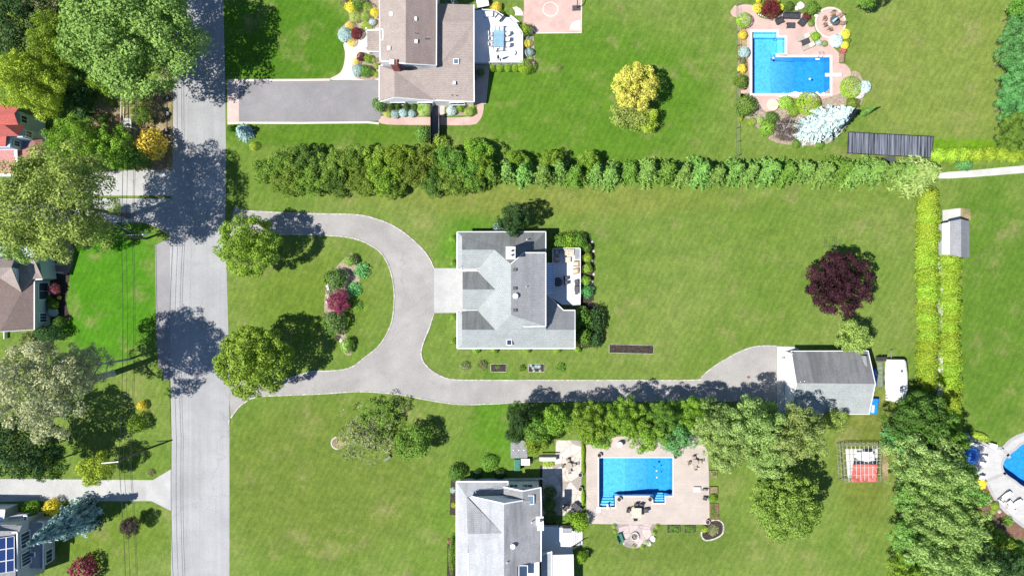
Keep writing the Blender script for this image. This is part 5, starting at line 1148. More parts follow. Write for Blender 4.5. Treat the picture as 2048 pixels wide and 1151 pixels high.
# pool garden of the northern neighbour
def z3(x, y): return Z3(x, y)
PG = [("clip", "leaf_box", z3(280, 228), 15, 2.0, "round olive-green bush at the pool terrace's left entrance"), ("clip", "leaf_yellow", z3(435, 90), 10, 1.1, "yellow ball left of the dark red maple"), ("clip", "leaf_yellow", z3(700, 85), 7, 1., "yellow ball right of the dark red maple"), ("clip", "leaf_yellow", z3(445, 8), 5, .8, "yellow ball behind the dark red maple, left side"), ("clip", "leaf_yellow", z3(660, 8), 5, .8, "yellow ball behind the dark red maple, right side"), ("loose", "leaf_deep", z3(800, 70), 10, 1.2, "dark green bush between the yellow ball and the white rock"), ("loose", "leaf_green", z3(1070, 90), 14, 1.6, "green bush between the sofas and the round terrace"), ("loose", "leaf_plum", z3(1000, 190), 9, .7, "low dark red plant beside the round terrace"), ("clip", "leaf_green", z3(1050, 265), 7, .7, "small green ball below the dark red plant"),
      ("cushion", "leaf_yellow", z3(262, 400), 9, 1., "block-shaped yellow bush at the pool's west side, upper"), ("cushion", "leaf_blue", z3(280, 600), 11, 1.2, "silver-blue bush at the pool's west side"), ("cushion", "leaf_yellow", z3(255, 790), 9, 1., "block-shaped yellow bush at the pool's west side, lower"), ("loose", "leaf_green", z3(240, 935), 14, 1.6, "green bush at the pool's south-west corner"), ("loose", "leaf_green", (1492, 212), 22, 2.4, "large loose green bush below the pool's south-west corner"), ("loose", "leaf_scruff", z3(260, 700), 7, .6, "brownish low plant between the silver and yellow bushes"),
      ("loose", "leaf_box", z3(1100, 420), 10, .9, "green low bush beside the sun loungers"), ("cushion", "leaf_silver", z3(1140, 490), 6, .7, "silvery small bush below the sun loungers' bed"), ("clip", "leaf_green", z3(1205, 500), 6, .8, "small green ball at the tip of the loungers' bed"), ("cushion", "leaf_silver", z3(1340, 465), 14, 1.2, "smooth pale silver-green mound below the round terrace"), ("clip", "leaf_yellow", z3(1445, 390), 10, 1.1, "yellow ball above the silver mound"), ("clip", "leaf_yellow", z3(1440, 520), 8, 1., "yellow ball below the silver mound's right side"), ("clip", "leaf_green", z3(1480, 465), 5, .8, "small green ball between the two right yellow balls"), ("loose", "leaf_rosy", z3(1420, 580), 7, .7, "small red-leaved plant above the wooden bench"),
      ("clip", "leaf_box", z3(1510, 1000), 22, 1.5, "large olive clipped mound at the pool's lower right"), ("cushion", "leaf_silver", z3(1670, 1000), 13, 1.2, "silver-green bush right of the olive clipped mound"), ("clip", "leaf_clip", (1572, 205), 14, 1.2, "light yellow-green ball right of the round stone table"), ("clip", "leaf_box", (1618, 206), 24, 1.8, "large clipped green mound below the pool's south edge"), ("loose", "leaf_bright", (1588, 220), 13, 1.2, "bright green bush between the ball and the clipped mound"), ("loose", "leaf_lime", (1635, 210), 9, .9, "yellow-green bush above the pale blue spruce"), ("loose", "leaf_juniper", (1705, 207), 14, 1.4, "dark juniper above the upright conifer"), ("loose", "leaf_bright", (1535, 255), 17, 1.6, "bright yellow-green bush left of the bare purple tree"), ("loose", "leaf_deep", (1543, 236), 14, 1.4, "dark green bush above the bright one, left of the purple tree"), ("clip", "leaf_box", (1505, 243), 8, .8, "small olive ball south-west of the pool garden"), ("clip", "leaf_clip", (1520, 240), 7, .8, "small green ball next to the olive ball"), ("clip", "leaf_lime", (1480, 237), 6, .7, "yellow-green ball at the wire fence"), ("loose", "leaf_green", (1592, 288), 9, .8, "low green plant below the bare purple tree"), ("loose", "leaf_green", (1640, 290), 9, .8, "low green plant under the pale blue spruce")]
for fm, mt, (x, y), r, hh, l in PG: shrub(fm, mt, x, y, r, hh, l)
tree("round", "leaf_plum", *z3(580, 100), 20, 1.4, "dark red domed Japanese maple behind the lounge sofas", 1.0)
tree("twig", "leaf_bare", 1571, 258, 27, 2., "almost bare purple-brown tree with pale branches in the pool garden", 1.5, bark="pale_bark", trunk_r=1.3)
conifer("spruce", "leaf_silver", 1634, 254, 47, 10.5, "large silvery-white blue spruce at the corner of the pool garden")
conifer("spruce", "leaf_silver", 1612, 262, 34, 6.0, "smaller silvery spruce at the left foot of the large silvery one")
conifer("spruce", "leaf_hedge", 1722, 228, 10, 4.8, "slim upright green conifer right of the large silvery spruce")
tree("small", "leaf_green", 1740, -8, 26, 4, "green tree tips at the top border above the right lawn", 2.5)

# southern neighbour's planting
SP = [("loose", "leaf_deep", 913, 945, 17, 1.8, "white-flowering dark bush at the corner of the pale grey house"), ("loose", "leaf_green", 978, 925, 18, 1., "low bright green bush on the lawn above the pale grey house"), ("loose", "leaf_dark", 955, 948, 10, 1., "dark clipped bush in the shade of the north wall, left"), ("loose", "leaf_dark", 1000, 948, 12, 1., "dark clipped bush in the shade of the north wall, right"), ("column", "leaf_green", 904, 1110, 8, 1.1, "green hedge along the front of the pale grey house"), ("clip", "leaf_rosy", 899, 1082, 5, .7, "small red-flowered plant at the front hedge"), ("spray", "leaf_lime", 907, 1010, 6, .4, "small plant in the dark front bed"), ("spray", "leaf_silver", 905, 980, 6, .4, "whitish flowers in the dark front bed"),
      ("loose", "leaf_box", 1160, 1044, 19, 2.4, "round olive bush at the corner of the deck stairs"), ("loose", "leaf_bright", 1138, 1034, 11, 1.2, "light green bush left of the round olive bush"), ("loose", "leaf_box", 1164, 1114, 12, 2.2, "oval olive bush beside the ribbed awning"), ("loose", "leaf_deep", 1100, 985, 14, .8, "shaded green bush beside the east wall, upper"), ("loose", "leaf_deep", 1098, 1010, 14, .8, "shaded green bush beside the east wall, middle"), ("loose", "leaf_deep", 1102, 1032, 14, .8, "shaded green bush beside the east wall, lower"), ("spray", "leaf_lime", 1095, 925, 11, .5, "low mixed plants behind the grey wall north of the house")]
for fm, mt, x, y, r, hh, l in SP: shrub(fm, mt, x, y, r, hh, l, ry=40 if "hedge along" in l else None)
for i, (x, y, ry) in enumerate(((1166, 905, 18), (1166, 935, 14), (1166, 995, 16))):
    shrub("cushion", "leaf_box", x, y, 4, .6, f"narrow strip shrub between flagstones and pool deck, {ORD[i]} from the north", "strip shrubs beside the flagstones", ry=ry)
for i, (x, y) in enumerate(((1228, 1052), (1231, 1062), (1314, 1052), (1309, 1066), (1268, 1092), (1285, 1093), (1294, 1085))):
    shrub("clip", "leaf_box", x, y, 4.5, .6, ["small ball shrub at the upper left of the fire-pit terrace", "small ball shrub above the green bench", "small ball shrub at the upper right of the fire-pit terrace", "small ball shrub at the right rim of the fire-pit terrace", "small ball shrub at the bottom rim, left of two", "small ball shrub at the bottom rim, right of two", "small ball shrub at the lower right rim near the white rock"][i], "ball shrubs rimming the fire-pit terrace")
# ------------------------------------------------------------------ furniture, built once per kind and copied
PROTO = {}
def proto(kind, parts):
    """parts: list of (name, mesh builder fn, material, parent part index or None)"""
    PROTO[kind] = []
    for nm, fn, mt, sub in parts:
        b = MB(); fn(b); me = bpy.data.meshes.new(nm); me.from_pydata(b.v, [], b.f); me.validate(); me.materials.append(MATS[mt]); PROTO[kind].append((nm, me, sub))
def place(kind, name, px, py, z, rz, label, cat, group=None, mats={}, scale=1.):
    p = W(px, py, z + .4); e = empty(name, (p.x, p.y, z), label, cat, group, rz); made = []
    e.scale = (scale,) * 3
    for nm, me, sub in PROTO[kind]:
        o = bpy.data.objects.new(nm, me); COL.objects.link(o); o.parent = made[sub] if sub is not None else e; made.append(o)
        if nm in mats: o.material_slots[0].link = 'OBJECT'; o.material_slots[0].material = MATS[mats[nm]]
    return e
def legs(dx, dy, h, r=.025): return [("leg", (lambda b, sx=sx, sy=sy: b.box((sx * dx, sy * dy, h / 2), (r * 2, r * 2, h))), None) for sx in (-1, 1) for sy in (-1, 1)]
def LG(dx, dy, h, mt, r=.025): return [(n, f, mt, None) for n, f, _ in legs(dx, dy, h, r)]
proto("armchair", [("seat", lambda b: b.box((0, 0, .42), (.55, .52, .10)), "white_fabric", None), ("backrest", lambda b: b.box((0, .27, .68), (.55, .08, .5), rx=-.15), "white_fabric", None),
    ("armrest", lambda b: b.box((-.30, 0, .62), (.06, .55, .05)), "grey_fabric", None), ("armrest", lambda b: b.box((.30, 0, .62), (.06, .55, .05)), "grey_fabric", None)] + LG(.28, .25, .6, "grey_fabric"))
proto("chair", [("seat", lambda b: b.box((0, 0, .44), (.46, .45, .05)), "teak", None), ("backrest", lambda b: [b.box((k * .1, .23, .68), (.05, .04, .46)) for k in (-2, -1, 0, 1, 2)] and b.box((0, .23, .92), (.48, .05, .07)), "teak", None)] + LG(.2, .19, .43, "teak", .022))
proto("dark_chair", [("seat", lambda b: b.box((0, 0, .42), (.6, .58, .16)), "charcoal", None), ("backrest", lambda b: b.box((0, .3, .66), (.62, .12, .6), rx=-.2), "charcoal", None), ("armrest", lambda b: b.box((-.33, 0, .6), (.08, .6, .06)), "black_metal", None), ("armrest", lambda b: b.box((.33, 0, .6), (.08, .6, .06)), "black_metal", None)] + LG(.29, .26, .36, "black_metal"))
def sofa_parts(Lx, mt, cm):
    n = max(1, round(Lx / .8))
    return [("base", lambda b: b.box((0, 0, .22), (Lx, .82, .3)), mt, None), ("backrest", lambda b: b.box((0, .36, .55), (Lx, .16, .5), rx=-.08), mt, None)] + [("armrest", lambda b, s=s: b.box((s * (Lx / 2 - .07), -.04, .5), (.14, .78, .26)), mt, None) for s in (-1, 1)] + [("cushion", lambda b, k=k: b.box((-Lx / 2 + .14 + (k + .5) * (Lx - .28) / n, -.06, .43), ((Lx - .28) / n - .02, .66, .14), taper=.94), cm, None) for k in range(n)]
proto("sofa", sofa_parts(2.3, "dark_cover", "dark_cover")); proto("lounge_chair", sofa_parts(.95, "dark_cover", "dark_cover")); proto("loveseat", sofa_parts(1.5, "tan_cushion", "tan_cushion")); proto("club_chair", sofa_parts(.85, "teak", "tan_cushion")); proto("brown_sofa", sofa_parts(1.5, "charcoal", "dark_metal")); proto("white_sofa", sofa_parts(1.6, "white_fabric", "white_fabric"))
proto("low_table", [("top", lambda b: b.box((0, 0, .4), (1.2, .8, .07)), "dark_cover", None)] + LG(.54, .34, .37, "dark_cover", .035))
proto("round_table", [("top", lambda b: b.lathe((0, 0, .70), [(.58, 0), (.62, .01), (.62, .035), (.55, .045)], 28), "stone", None), ("pedestal", lambda b: b.lathe((0, 0, 0), [(.3, 0), (.28, .04), (.05, .08), (.05, .7)], 14), "dark_metal", None)])
proto("dining_table", [("top", lambda b: b.box((0, 0, .73), (1.55, 2.4, .04)), "pale_blue_glass", None), ("frame", lambda b: [b.box((s * .76, 0, .70), (.06, 2.36, .05)) for s in (-1, 1)] + [b.box((0, s * 1.16, .70), (1.46, .06, .05)) for s in (-1, 1)], "grey_metal", None)] + LG(.7, 1.1, .70, "grey_metal", .03))
proto("square_table", [("top", lambda b: [b.box((-.44 + k * .22, 0, .72), (.21, 1.1, .04)) for k in range(5)], "tan_cushion", None), ("apron", lambda b: b.box((0, 0, .66), (1.0, 1.0, .07)), "teak", None)] + LG(.46, .46, .63, "teak", .04))
proto("lounger", [("frame", lambda b: [b.box((s * .31, -.1, .28), (.05, 1.9, .05)) for s in (-1, 1)] + [b.box((0, -1.0, .28), (.6, .05, .05))], "taupe_sling", None), ("seat", lambda b: b.box((0, -.42, .32), (.6, 1.2, .04)), "taupe_sling", None), ("backrest", lambda b: b.box((0, .5, .45), (.6, .75, .05), rx=.45), "tan_cushion", None)] + LG(.3, .75, .27, "taupe_sling"))
proto("side_table", [("top", lambda b: b.box((0, 0, .42), (.5, .5, .04)), "white_paint", None)] + LG(.2, .2, .4, "white_paint"))
proto("planter", [("pot", lambda b: b.lathe((0, 0, 0), [(.2, 0), (.30, .45), (.33, .5), (.28, .5), (.26, .42)], 18), "stone", None), ("soil", lambda b: b.lathe((0, 0, .38), [(.265, 0), (.265, .05)], 16), "mulch", None)])
proto("bench", [("seat", lambda b: [b.box((0, -.2 + k * .1, .44), (1.3, .085, .03)) for k in range(5)], "teak", None), ("backrest", lambda b: [b.box((0, .25, .55 + k * .12), (1.3, .03, .09)) for k in range(3)], "teak", None)] + LG(.58, .2, .43, "teak", .03))
proto("adirondack", [("seat", lambda b: b.box((0, -.05, .36), (1.1, .6, .05), rx=-.12), "green_plastic", None), ("backrest", lambda b: [b.box((-.45 + k * .15, .33, .65), (.13, .04, .75), rx=-.35) for k in range(7)], "green_plastic", None), ("armrest", lambda b: b.box((-.6, 0, .58), (.13, .75, .03)), "green_plastic", None), ("armrest", lambda b: b.box((.6, 0, .58), (.13, .75, .03)), "green_plastic", None)] + LG(.55, .28, .56, "green_plastic", .03))
proto("grill", [("hood", lambda b: b.box((0, .02, 1.0), (.8, .55, .34), taper=.75), "charcoal", None), ("cabinet", lambda b: b.box((0, 0, .42), (.75, .5, .76)), "black_metal", None), ("side_shelf", lambda b: b.box((-.62, 0, .82), (.42, .48, .04)), "dark_metal", None), ("side_shelf", lambda b: b.box((.62, 0, .82), (.42, .48, .04)), "dark_metal", None), ("handle", lambda b: b.box((0, -.32, .98), (.6, .05, .05)), "grey_metal", None)])
def raised(b, lx, ly, h=.25, t=.05):
    for s in (-1, 1): b.box((s * (lx / 2 - t / 2), 0, h / 2), (t, ly, h)); b.box((0, s * (ly / 2 - t / 2), h / 2), (lx - 2 * t, t, h))
def bed(name, px, py, lx, ly, label, frame, soil, rz=0., h=.25, plants=0, pm="leaf_green"):
    p = W(px, py); e = empty(name, p, label, "garden bed", None, rz)
    def mk(nm, fn, mt, par):
        b = MB(); fn(b); me = bpy.data.meshes.new(nm); me.from_pydata(b.v, [], b.f); me.materials.append(MATS[mt]); o = bpy.data.objects.new(nm, me); COL.objects.link(o); o.parent = par; return o
    mk("frame", lambda b: raised(b, lx, ly, h), frame, e); so = mk("soil", lambda b: b.box((0, 0, h * .4), (lx - .11, ly - .11, h * .8)), soil, e)
    for k in range(plants):
        o = link("plant", PR.choice(FM["spray"]), so, pm); o.location = (PR.uniform(-.4, .4) * lx, PR.uniform(-.38, .38) * ly, h * .8); s = PR.uniform(.16, .3); o.scale = (s, s, s)
    return e
# terrace of the brown-roofed house
place("dining_table", "dining_table", *Z8(485, 565), T0, R(-2), "rectangular blue glass dining table with ten chairs on the white deck", "table")
for (x, y), a, l in ((Z8(458, 412), 0, "left of two at the head"), (Z8(523, 415), 0, "right of two at the head"), (Z8(368, 490), 90, "west side, upper"), (Z8(372, 562), 90, "west side, middle"), (Z8(368, 640), 100, "west side, lower"), (Z8(612, 490), -60, "east side, upper"), (Z8(610, 570), -90, "east side, middle"), (Z8(615, 650), -90, "east side, lower"), (Z8(428, 712), 170, "left of two at the foot"), (Z8(520, 705), 180, "right of two at the foot")):
    place("armchair", "patio_chair", x, y, T0, R(a), f"pale cushioned patio chair at the blue dining table, {l}", "chair", "chairs around the blue glass table")
place("round_table", "side_table", *Z8(692, 757), T0, 0, "round white side table near the deck's south-east corner", "table", mats={"top": "white_paint"}, scale=.6)
place("lounge_chair", "lounge_chair", *Z8(492, 250), T0, R(-40), "cushioned lounge chair in the north corner of the white deck", "chair", mats={"cushion": "white_fabric", "base": "grey_fabric"})
place("low_table", "low_table", *Z8(340, 200), T0, 0, "pale low table at the north rail of the white deck", "table", mats={"top": "white_paint"})
def parasol(px, py, z, label, open_=False, mt="charcoal", h=2.5, rz=0., tilt=0.):
    p = W(px, py, z + (h if open_ else 1.2)); e = empty("patio_umbrella", (p.x, p.y, z), label, "umbrella")
    b = MB().tube([(p.x, p.y, z), (p.x, p.y, z + h)], .03, 8); b.build("pole", "grey_metal", e)
    b = MB().lathe((p.x, p.y, z), [(.3, 0), (.3, .06), (.06, .09)], 16); b.build("base", "stone", e)
    b = MB()
    if open_:
        b.lathe((p.x, p.y, z + h - .55), [(1.25, 0), (.65, .32), (.04, .55)], 8)
    else: b.lathe((p.x, p.y, z + h - 1.5), [(.08, 0), (.2, .25), (.16, .9), (.04, 1.5)], 8)
    b.build("canopy", mt, e); return e
parasol(*Z8(478, 830), T0, "folded dark parasol on a white base at the south end of the white deck", mt="charcoal")
e = place("low_table", "patio_heater_base", *Z8(470, 855), T0, 0, "square grey paving weights under the folded dark parasol", "weights", mats={"top": "stone"}, scale=.6); e.name = "umbrella_weights"
b = MB().box(W(*Z8(250, 30), .5), (1.7, 1.5, .9), .2); e = empty("hot_tub", W(*Z8(250, 30), 0), "white covered box with black edge at the top border beside the pink patio", "hot tub")
b.build("tub", "charcoal", e); MB().box(W(*Z8(250, 25), 1.0), (1.75, 1.55, .1), .2).build("cover", "white_fabric", e)
# basketball stand on the pink patio
hx, hy = Z8(1600, 120); p = W(hx, hy); e = empty("basketball_hoop", p, "portable basketball hoop at the edge of the pink patio", "basketball hoop")
MB().box(p + Vector((0, 0, .15)), (1.2, .8, .3), .05, taper=.8).build("base", "dark_metal", e)
MB().tube([p + Vector((.1, -.1, .3)), p + Vector((.0, .2, 1.9)), p + Vector((-.35, .75, 2.9))], .06, 8).build("pole", "black_metal", e)
MB().box(p + Vector((-.42, .95, 3.2)), (1.2, .06, .8), .6).build("backboard", "white_paint", e)
hb = MB(); c = p + Vector((-.6, 1.25, 3.0)); hb.tube([c + Vector((.23 * math.cos(t * .524), .23 * math.sin(t * .524), 0)) for t in range(13)], .015, 6); hb.build("rim", "rust", e)

# pool terrace with L-shaped pool
place("sofa", "outdoor_sofa", *Z3(822, 180), 0.022, R(-2), "long dark covered outdoor sofa above the L-shaped pool", "sofa")
place("lounge_chair", "outdoor_armchair", *Z3(685, 240), .022, R(25), "dark covered armchair left of the long dark sofa", "armchair", "dark armchairs by the pool")
place("lounge_chair", "outdoor_armchair", *Z3(945, 255), .022, R(-38), "dark covered armchair right of the long dark sofa", "armchair", "dark armchairs by the pool")
place("low_table", "coffee_table", *Z3(815, 290), .022, 0, "dark rectangular coffee table in front of the dark sofa", "table")
place("lounger", "sun_lounger", *Z3(965, 425), .022, R(-68), "taupe sun lounger by the L-shaped pool, upper of two", "sun lounger", "sun loungers at the L-shaped pool")
place("lounger", "sun_lounger", *Z3(1020, 530), .022, R(-66), "taupe sun lounger by the L-shaped pool, lower of two", "sun lounger", "sun loungers at the L-shaped pool")
place("low_table", "low_table", *Z3(985, 482), .022, R(20), "dark low table between the two taupe sun loungers", "table")
place("round_table", "round_table", *Z3(1305, 245), .024, 0, "round dark table with a folded aqua parasol on the circular terrace", "table", mats={"top": "charcoal"}, scale=1.15)
parasol(*Z3(1310, 240), .024, "folded aqua parasol standing in the round dark table", mt="aqua_cloth", h=2.4)
tc = Z3(1310, 245)
for k, (q, l) in enumerate(((Z3(1300, 155), "north side"), (Z3(1385, 175), "north-east side"), (Z3(1405, 265), "east side"), (Z3(1265, 330), "south side"), (Z3(1212, 285), "south-west side"), (Z3(1208, 215), "west side"))):
    place("chair", "patio_chair", *q, .024, math.atan2(-(q[1] - tc[1]), q[0] - tc[0]) - math.pi / 2, f"brown wooden chair at the round dark table, {l}", "chair", "brown chairs on the circular terrace", scale=1.15)
place("bench", "bench", *Z3(1395, 672), .022, R(-92), "brown wooden bench right of the L-shaped pool", "bench")
p = W(*Z3(1310, 862), .5); e = empty("diving_board", (p.x, p.y, 0), "white diving board over the deep end of the L-shaped pool", "diving board")
MB().box(p + Vector((-.05, 0, .0)), (2.5, .5, .06)).build("board", "white_paint", e, bevel=.02)
MB().box(p + Vector((.55, 0, -.24)), (.7, .4, .42)).build("stand", "white_paint", e)
e = empty("pool_ladder", W(*Z3(1140, 650)), "curved steel pool ladder with white step on the pool's upper edge", "ladder")
for dx in (-.28, .28):
    c = W(*Z3(1140, 655)); b = MB().tube([c + Vector((dx + .1, .65, 0)), c + Vector((dx + .1, .6, .55)), c + Vector((dx, .25, .8)), c + Vector((dx, -.1, .5)), c + Vector((dx, -.15, -.7))], .025, 8); b.build("rail", "grey_metal", e)
c = W(*Z3(1125, 675)); MB().box(c + Vector((0, -.05, -.08)), (.6, .2, .04)).build("step", "white_paint", e)
e = empty("pool_cleaner", W(*Z3(605, 675)), "small blue floating pool cleaner at the inner corner of the L-shaped pool", "pool cleaner")
MB().box(W(*Z3(605, 675), -.05), (.55, .4, .2), .6, taper=.7).build("body", "kayak_blue", e); MB().box(W(*Z3(612, 668), .07), (.2, .3, .05), .6).build("lid", "white_paint", e)
o = MB().lathe(W(*Z3(1032, 910), -.14), [(.14, 0), (.14, .06), (.05, .09)], 12).build("chlorine_float", "white_paint"); tag(o, "small white chlorine float in the L-shaped pool", "pool float")
e = empty("stone_table", W(1543, 211), "low round stone table on the little circular paving", "table")
MB().lathe(W(1543, 211), [(.75, .02), (.75, .35), (.9, .37), (.9, .46), (.86, .48)], 26).build("top", "tan_cushion", e)
rocks = [(Z3(925, 70), .55, "big white boulder between bushes above the dark sofa"), (Z3(640, 185), .12, "small white edging stone right of the dark red maple"), (Z3(980, 190), .2, "white edging stone left of the dark red low plant"), (Z3(1100, 180), .2, "white edging stone at the circular terrace"), (Z3(880, 100), .35, "pale flat stone left of the big white boulder")]
def rock(px, py, r, label, mt="white_rock", group=None, flat=.6):
    b = bmesh.new(); bmesh.ops.create_icosphere(b, subdivisions=2, radius=r)
    for v in b.verts: v.co *= 1 + random.uniform(-.16, .16); v.co.z = v.co.z * flat + r * flat * .5
    me = bpy.data.meshes.new("rock"); b.to_mesh(me); b.free(); me.materials.append(MATS[mt]); o = bpy.data.objects.new("rock", me); COL.objects.link(o); o.location = W(px, py, 0); return tag(o, label, "rock", group)
for q, r, l in rocks: rock(*q, r, l)
for i in range(7): rock(*Z3(445 + i * 22, 168 + i * 9 - (i > 3) * (i - 3) * 6), .1, f"small white edging stone below the dark red maple, {ORD[i]} from the left", group="white edging stones of the maple bed")
for i in range(15): rock(*Z3(690 + i * 35 + random.uniform(-9, 9), 1090 + random.uniform(-10, 12)), random.uniform(.2, .42), f"white boulder on the south edge of the L-shaped pool, {ORD[i]} from the left", group="white boulders at the pool edge")
rock(*Z3(1590, 1085), .95, "broad grey boulder below the olive clipped mound", "stone", flat=.45)
# solar pool heater
e = empty("pool_heater_panel", W(1780, 290), "long dark solar pool-heating panel lying near the long hedge", "pool heater")
P = [W(1697, 264, .35), W(1867, 273, .35), W(1863, 316, .25), W(1694, 306, .25)]
b = MB(); b.face([tuple(p) for p in P]); b.build("mat", "heater_mat", e, solid=.03)
b = MB()
for k in range(4): a_, c_ = P[k], P[(k + 1) % 4]; b.tube([a_ + Vector((0, 0, .02)), c_ + Vector((0, 0, .02))], .06, 8)
for k in (1, 2, 3): b.tube([P[0].lerp(P[1], k / 4.) + Vector((0, 0, .02)), P[3].lerp(P[2], k / 4.) + Vector((0, 0, .02))], .025, 6)
b.build("pipes", "black_metal", e)
b = MB()
for k in range(4):
    for t in (0, .5): q = P[k].lerp(P[(k + 1) % 4], t); b.box((q.x, q.y, q.z / 2 - .02), (.1, .1, q.z - .04))
b.build("support", "wood_pole", e)
b = MB().box(W(1777, 319, .35), (1.6, .7, .7)); o = b.build("equipment_box", "dark_metal", bevel=.04); tag(o, "dark equipment box at the hedge below the solar heater", "box")

# rear deck of the centre house
place("loveseat", "outdoor_loveseat", *ZD(415, 325), DZ, 0, "tan cushioned loveseat at the north rail of the rear deck", "sofa")
place("low_table", "ottoman", *ZD(385, 425), DZ, 0, "cream square ottoman table in front of the tan loveseat", "table", mats={"top": "tan_cushion"}, scale=.95)
place("club_chair", "club_chair", *ZD(522, 485), DZ, R(-92), "tan cushioned club chair by the east rail of the rear deck", "chair")
place("club_chair", "swivel_chair", *ZD(515, 590), DZ, R(-80), "rounded cream swivel chair below the tan club chair", "chair", mats={"base": "teak"})
place("club_chair", "club_chair", *ZD(245, 305), DZ, 0, "shaded club chair in the north-west corner of the rear deck", "chair")
place("club_chair", "club_chair", *ZD(238, 415), DZ, R(90), "shaded club chair against the west rail of the rear deck", "chair")
place("round_table", "patio_table", *ZD(255, 745), DZ, 0, "dark round table in the house shade on the rear deck", "table", mats={"top": "charcoal"}, scale=1.1)
for (q, a, l) in ((ZD(362, 690), -90, "upper"), (ZD(368, 755), -90, "lower")): place("dark_chair", "patio_chair", *q, DZ, R(a), f"black patio chair at the shade edge of the deck, {l}", "chair", "black chairs on the rear deck", scale=.8)
place("grill", "barbecue_grill", *ZD(522, 840), DZ, R(90), "large black barbecue grill at the east rail of the rear deck", "grill", scale=1.05)
o = MB().box(W(*ZD(520, 735), DZ + .4), (.5, .45, .8)).build("grill_side_cart", "charcoal", bevel=.04); tag(o, "small dark cart above the barbecue grill", "cart")
e = empty("storage_box", W(*ZD(538, 340), DZ), "long grey storage box in the north-east corner of the rear deck", "box")
MB().box(W(*ZD(538, 340), DZ + .3), (.75, 1.6, .6)).build("body", "grey_fabric", e); MB().box(W(*ZD(538, 340), DZ + .63), (.8, 1.65, .06)).build("lid", "grey_metal", e)
# garden edging and beds of the main lot
bed("raised_bed", 997, 735, 2.35, 1.25, "black soil bed with grey edging in the south lawn, nearest the road", "stone", "mulch", h=.12, plants=2)
bed("raised_bed", 1072.5, 735, 2.4, 1.25, "black soil bed with small plants in the south lawn, farther from the road", "stone", "mulch", h=.12, plants=9, pm="leaf_silver")
bed("flower_bed", 1262.5, 697.5, 6.7, 1.3, "long narrow dark mulch bed with white stone edge on the lawn", "kerb_stone", "mulch", R(-1.5), h=.09)
for i, y in enumerate((484, 502, 520, 548, 562, 575, 588)): rock(1186 + (1.5 if i % 2 else -1.5), y, .2, f"white edging stone outside the deck shrubs, {ORD[i]} from the north", "stone", group="white edging stones by the deck shrubs", flat=.4)
for i in range(5): rock(656 + i % 2 * 2, 571 + i * 8, .3, f"pale stone on the road side of the crimson maple, {ORD[i]} from the north", group="pale stones of the island bed", flat=.4)
for i in range(4): rock(679 + i * 3.5, 676 + i * 6, .26, f"pale stone left of the lowest island bush, {ORD[i]} from the north", group="pale stones of the lower island bed", flat=.4)
for i in range(12):
    a = R(110 + i * 14); rock(676 + 13 * math.cos(a), 885 - 12 * math.sin(a), .14, f"pale edging stone of the scruffy tree's bed, {ORD[i]} anticlockwise from the top", "stone", group="edging stones of the scruffy tree's bed", flat=.4)
# faint wire goal on the lawn
e = empty("wire_goal", W(1657, 485), "thin wire garden frame standing on the lawn north of the purple beech", "wire frame")
b = MB(); c = W(1657, 485)
for (x0, y0, x1, y1) in ((-.9, .7, .9, .7), (-.9, -.7, .9, -.7), (-.9, .7, -.9, -.7), (.9, .7, .9, -.7), (-.6, .7, -.6, -.7), (.6, .7, .6, -.7)): b.tube([c + Vector((x0, y0, .5)), c + Vector((x1, y1, .5))], .018, 5)
for x0 in (-.9, .9):
    for y0 in (-.7, .7): b.tube([c + Vector((x0, y0, 0)), c + Vector((x0, y0, .5))], .018, 5)
b.build("frame", "sage_frame", e)
# behind the garage
e = empty("covered_boat", W(1795, 760), "boat under white shrink wrap on a trailer behind the garage", "boat")
c = W(1795, 762, 1.4); b = MB(); prof = [(-3.2, 1.25, .9), (-2.9, 1.4, 1.25), (-1., 1.5, 1.6), (1.2, 1.45, 1.65), (2.4, 1.1, 1.35), (3.1, .45, 1.0)]
n = 11; vs = []
for yy, hw, hz in prof:
    for k in range(n): t = math.pi * k / (n - 1); vs.append((c.x + hw * math.copysign(abs(math.cos(t)) ** .55, math.cos(t)), c.y - yy + .0, .7 + (hz) * math.sin(t) ** .8))
fs = [(i * n + k, i * n + k + 1, (i + 1) * n + k + 1, (i + 1) * n + k) for i in range(len(prof) - 1) for k in range(n - 1)]
fs += [tuple(range(n)), tuple(range((len(prof) - 1) * n, len(prof) * n))[::-1]]; b.add(vs, [f[::-1] for f in fs]); b.build("wrap_cover", "white_cover", e, smooth=True)
b = MB()
for yy, hw, hz in ((-2.2, 1.44, 1.4), (-1., 1.51, 1.61), (.2, 1.49, 1.64), (1.3, 1.44, 1.64)):
    b.tube([(c.x + (hw + .015) * math.copysign(abs(math.cos(math.pi * k / 10)) ** .55, math.cos(math.pi * k / 10)), c.y - yy, .7 + (hz + .015) * math.sin(math.pi * k / 10) ** .8) for k in range(11)], .022, 5)
b.build("straps", "grey_fabric", e); b = MB()
for yy in (-1.6, .8): b.lathe((c.x + .1, c.y - yy, 2.26), [(.16, 0), (.16, .1), (.08, .14)], 12)
b.build("vent_cap", "charcoal", e)
b = MB()
for k in range(14): b.box((c.x, c.y - 2.8 + k * .42, .45), (2.2 if k < 11 else 1.2, .3, .5))
b.build("hull", "white_paint", e)
b = MB(); b.box((c.x - .4, c.y + 3.7, .45), (.12, 1.6, .1)); b.box((c.x, c.y, .2), (2.5, .12, .12)); b.box((c.x + .3, c.y + 3.3, .45), (1.6, .08, .08), -.1); tr_ = b.build("trailer", "grey_metal", e)
for s in (-1, 1): b = MB().tube([(c.x + s * 1.2 - .1, c.y - .4, .32), (c.x + s * 1.2 + .1, c.y - .4, .32)], .32, 16); b.build("wheel", "black_metal", e)
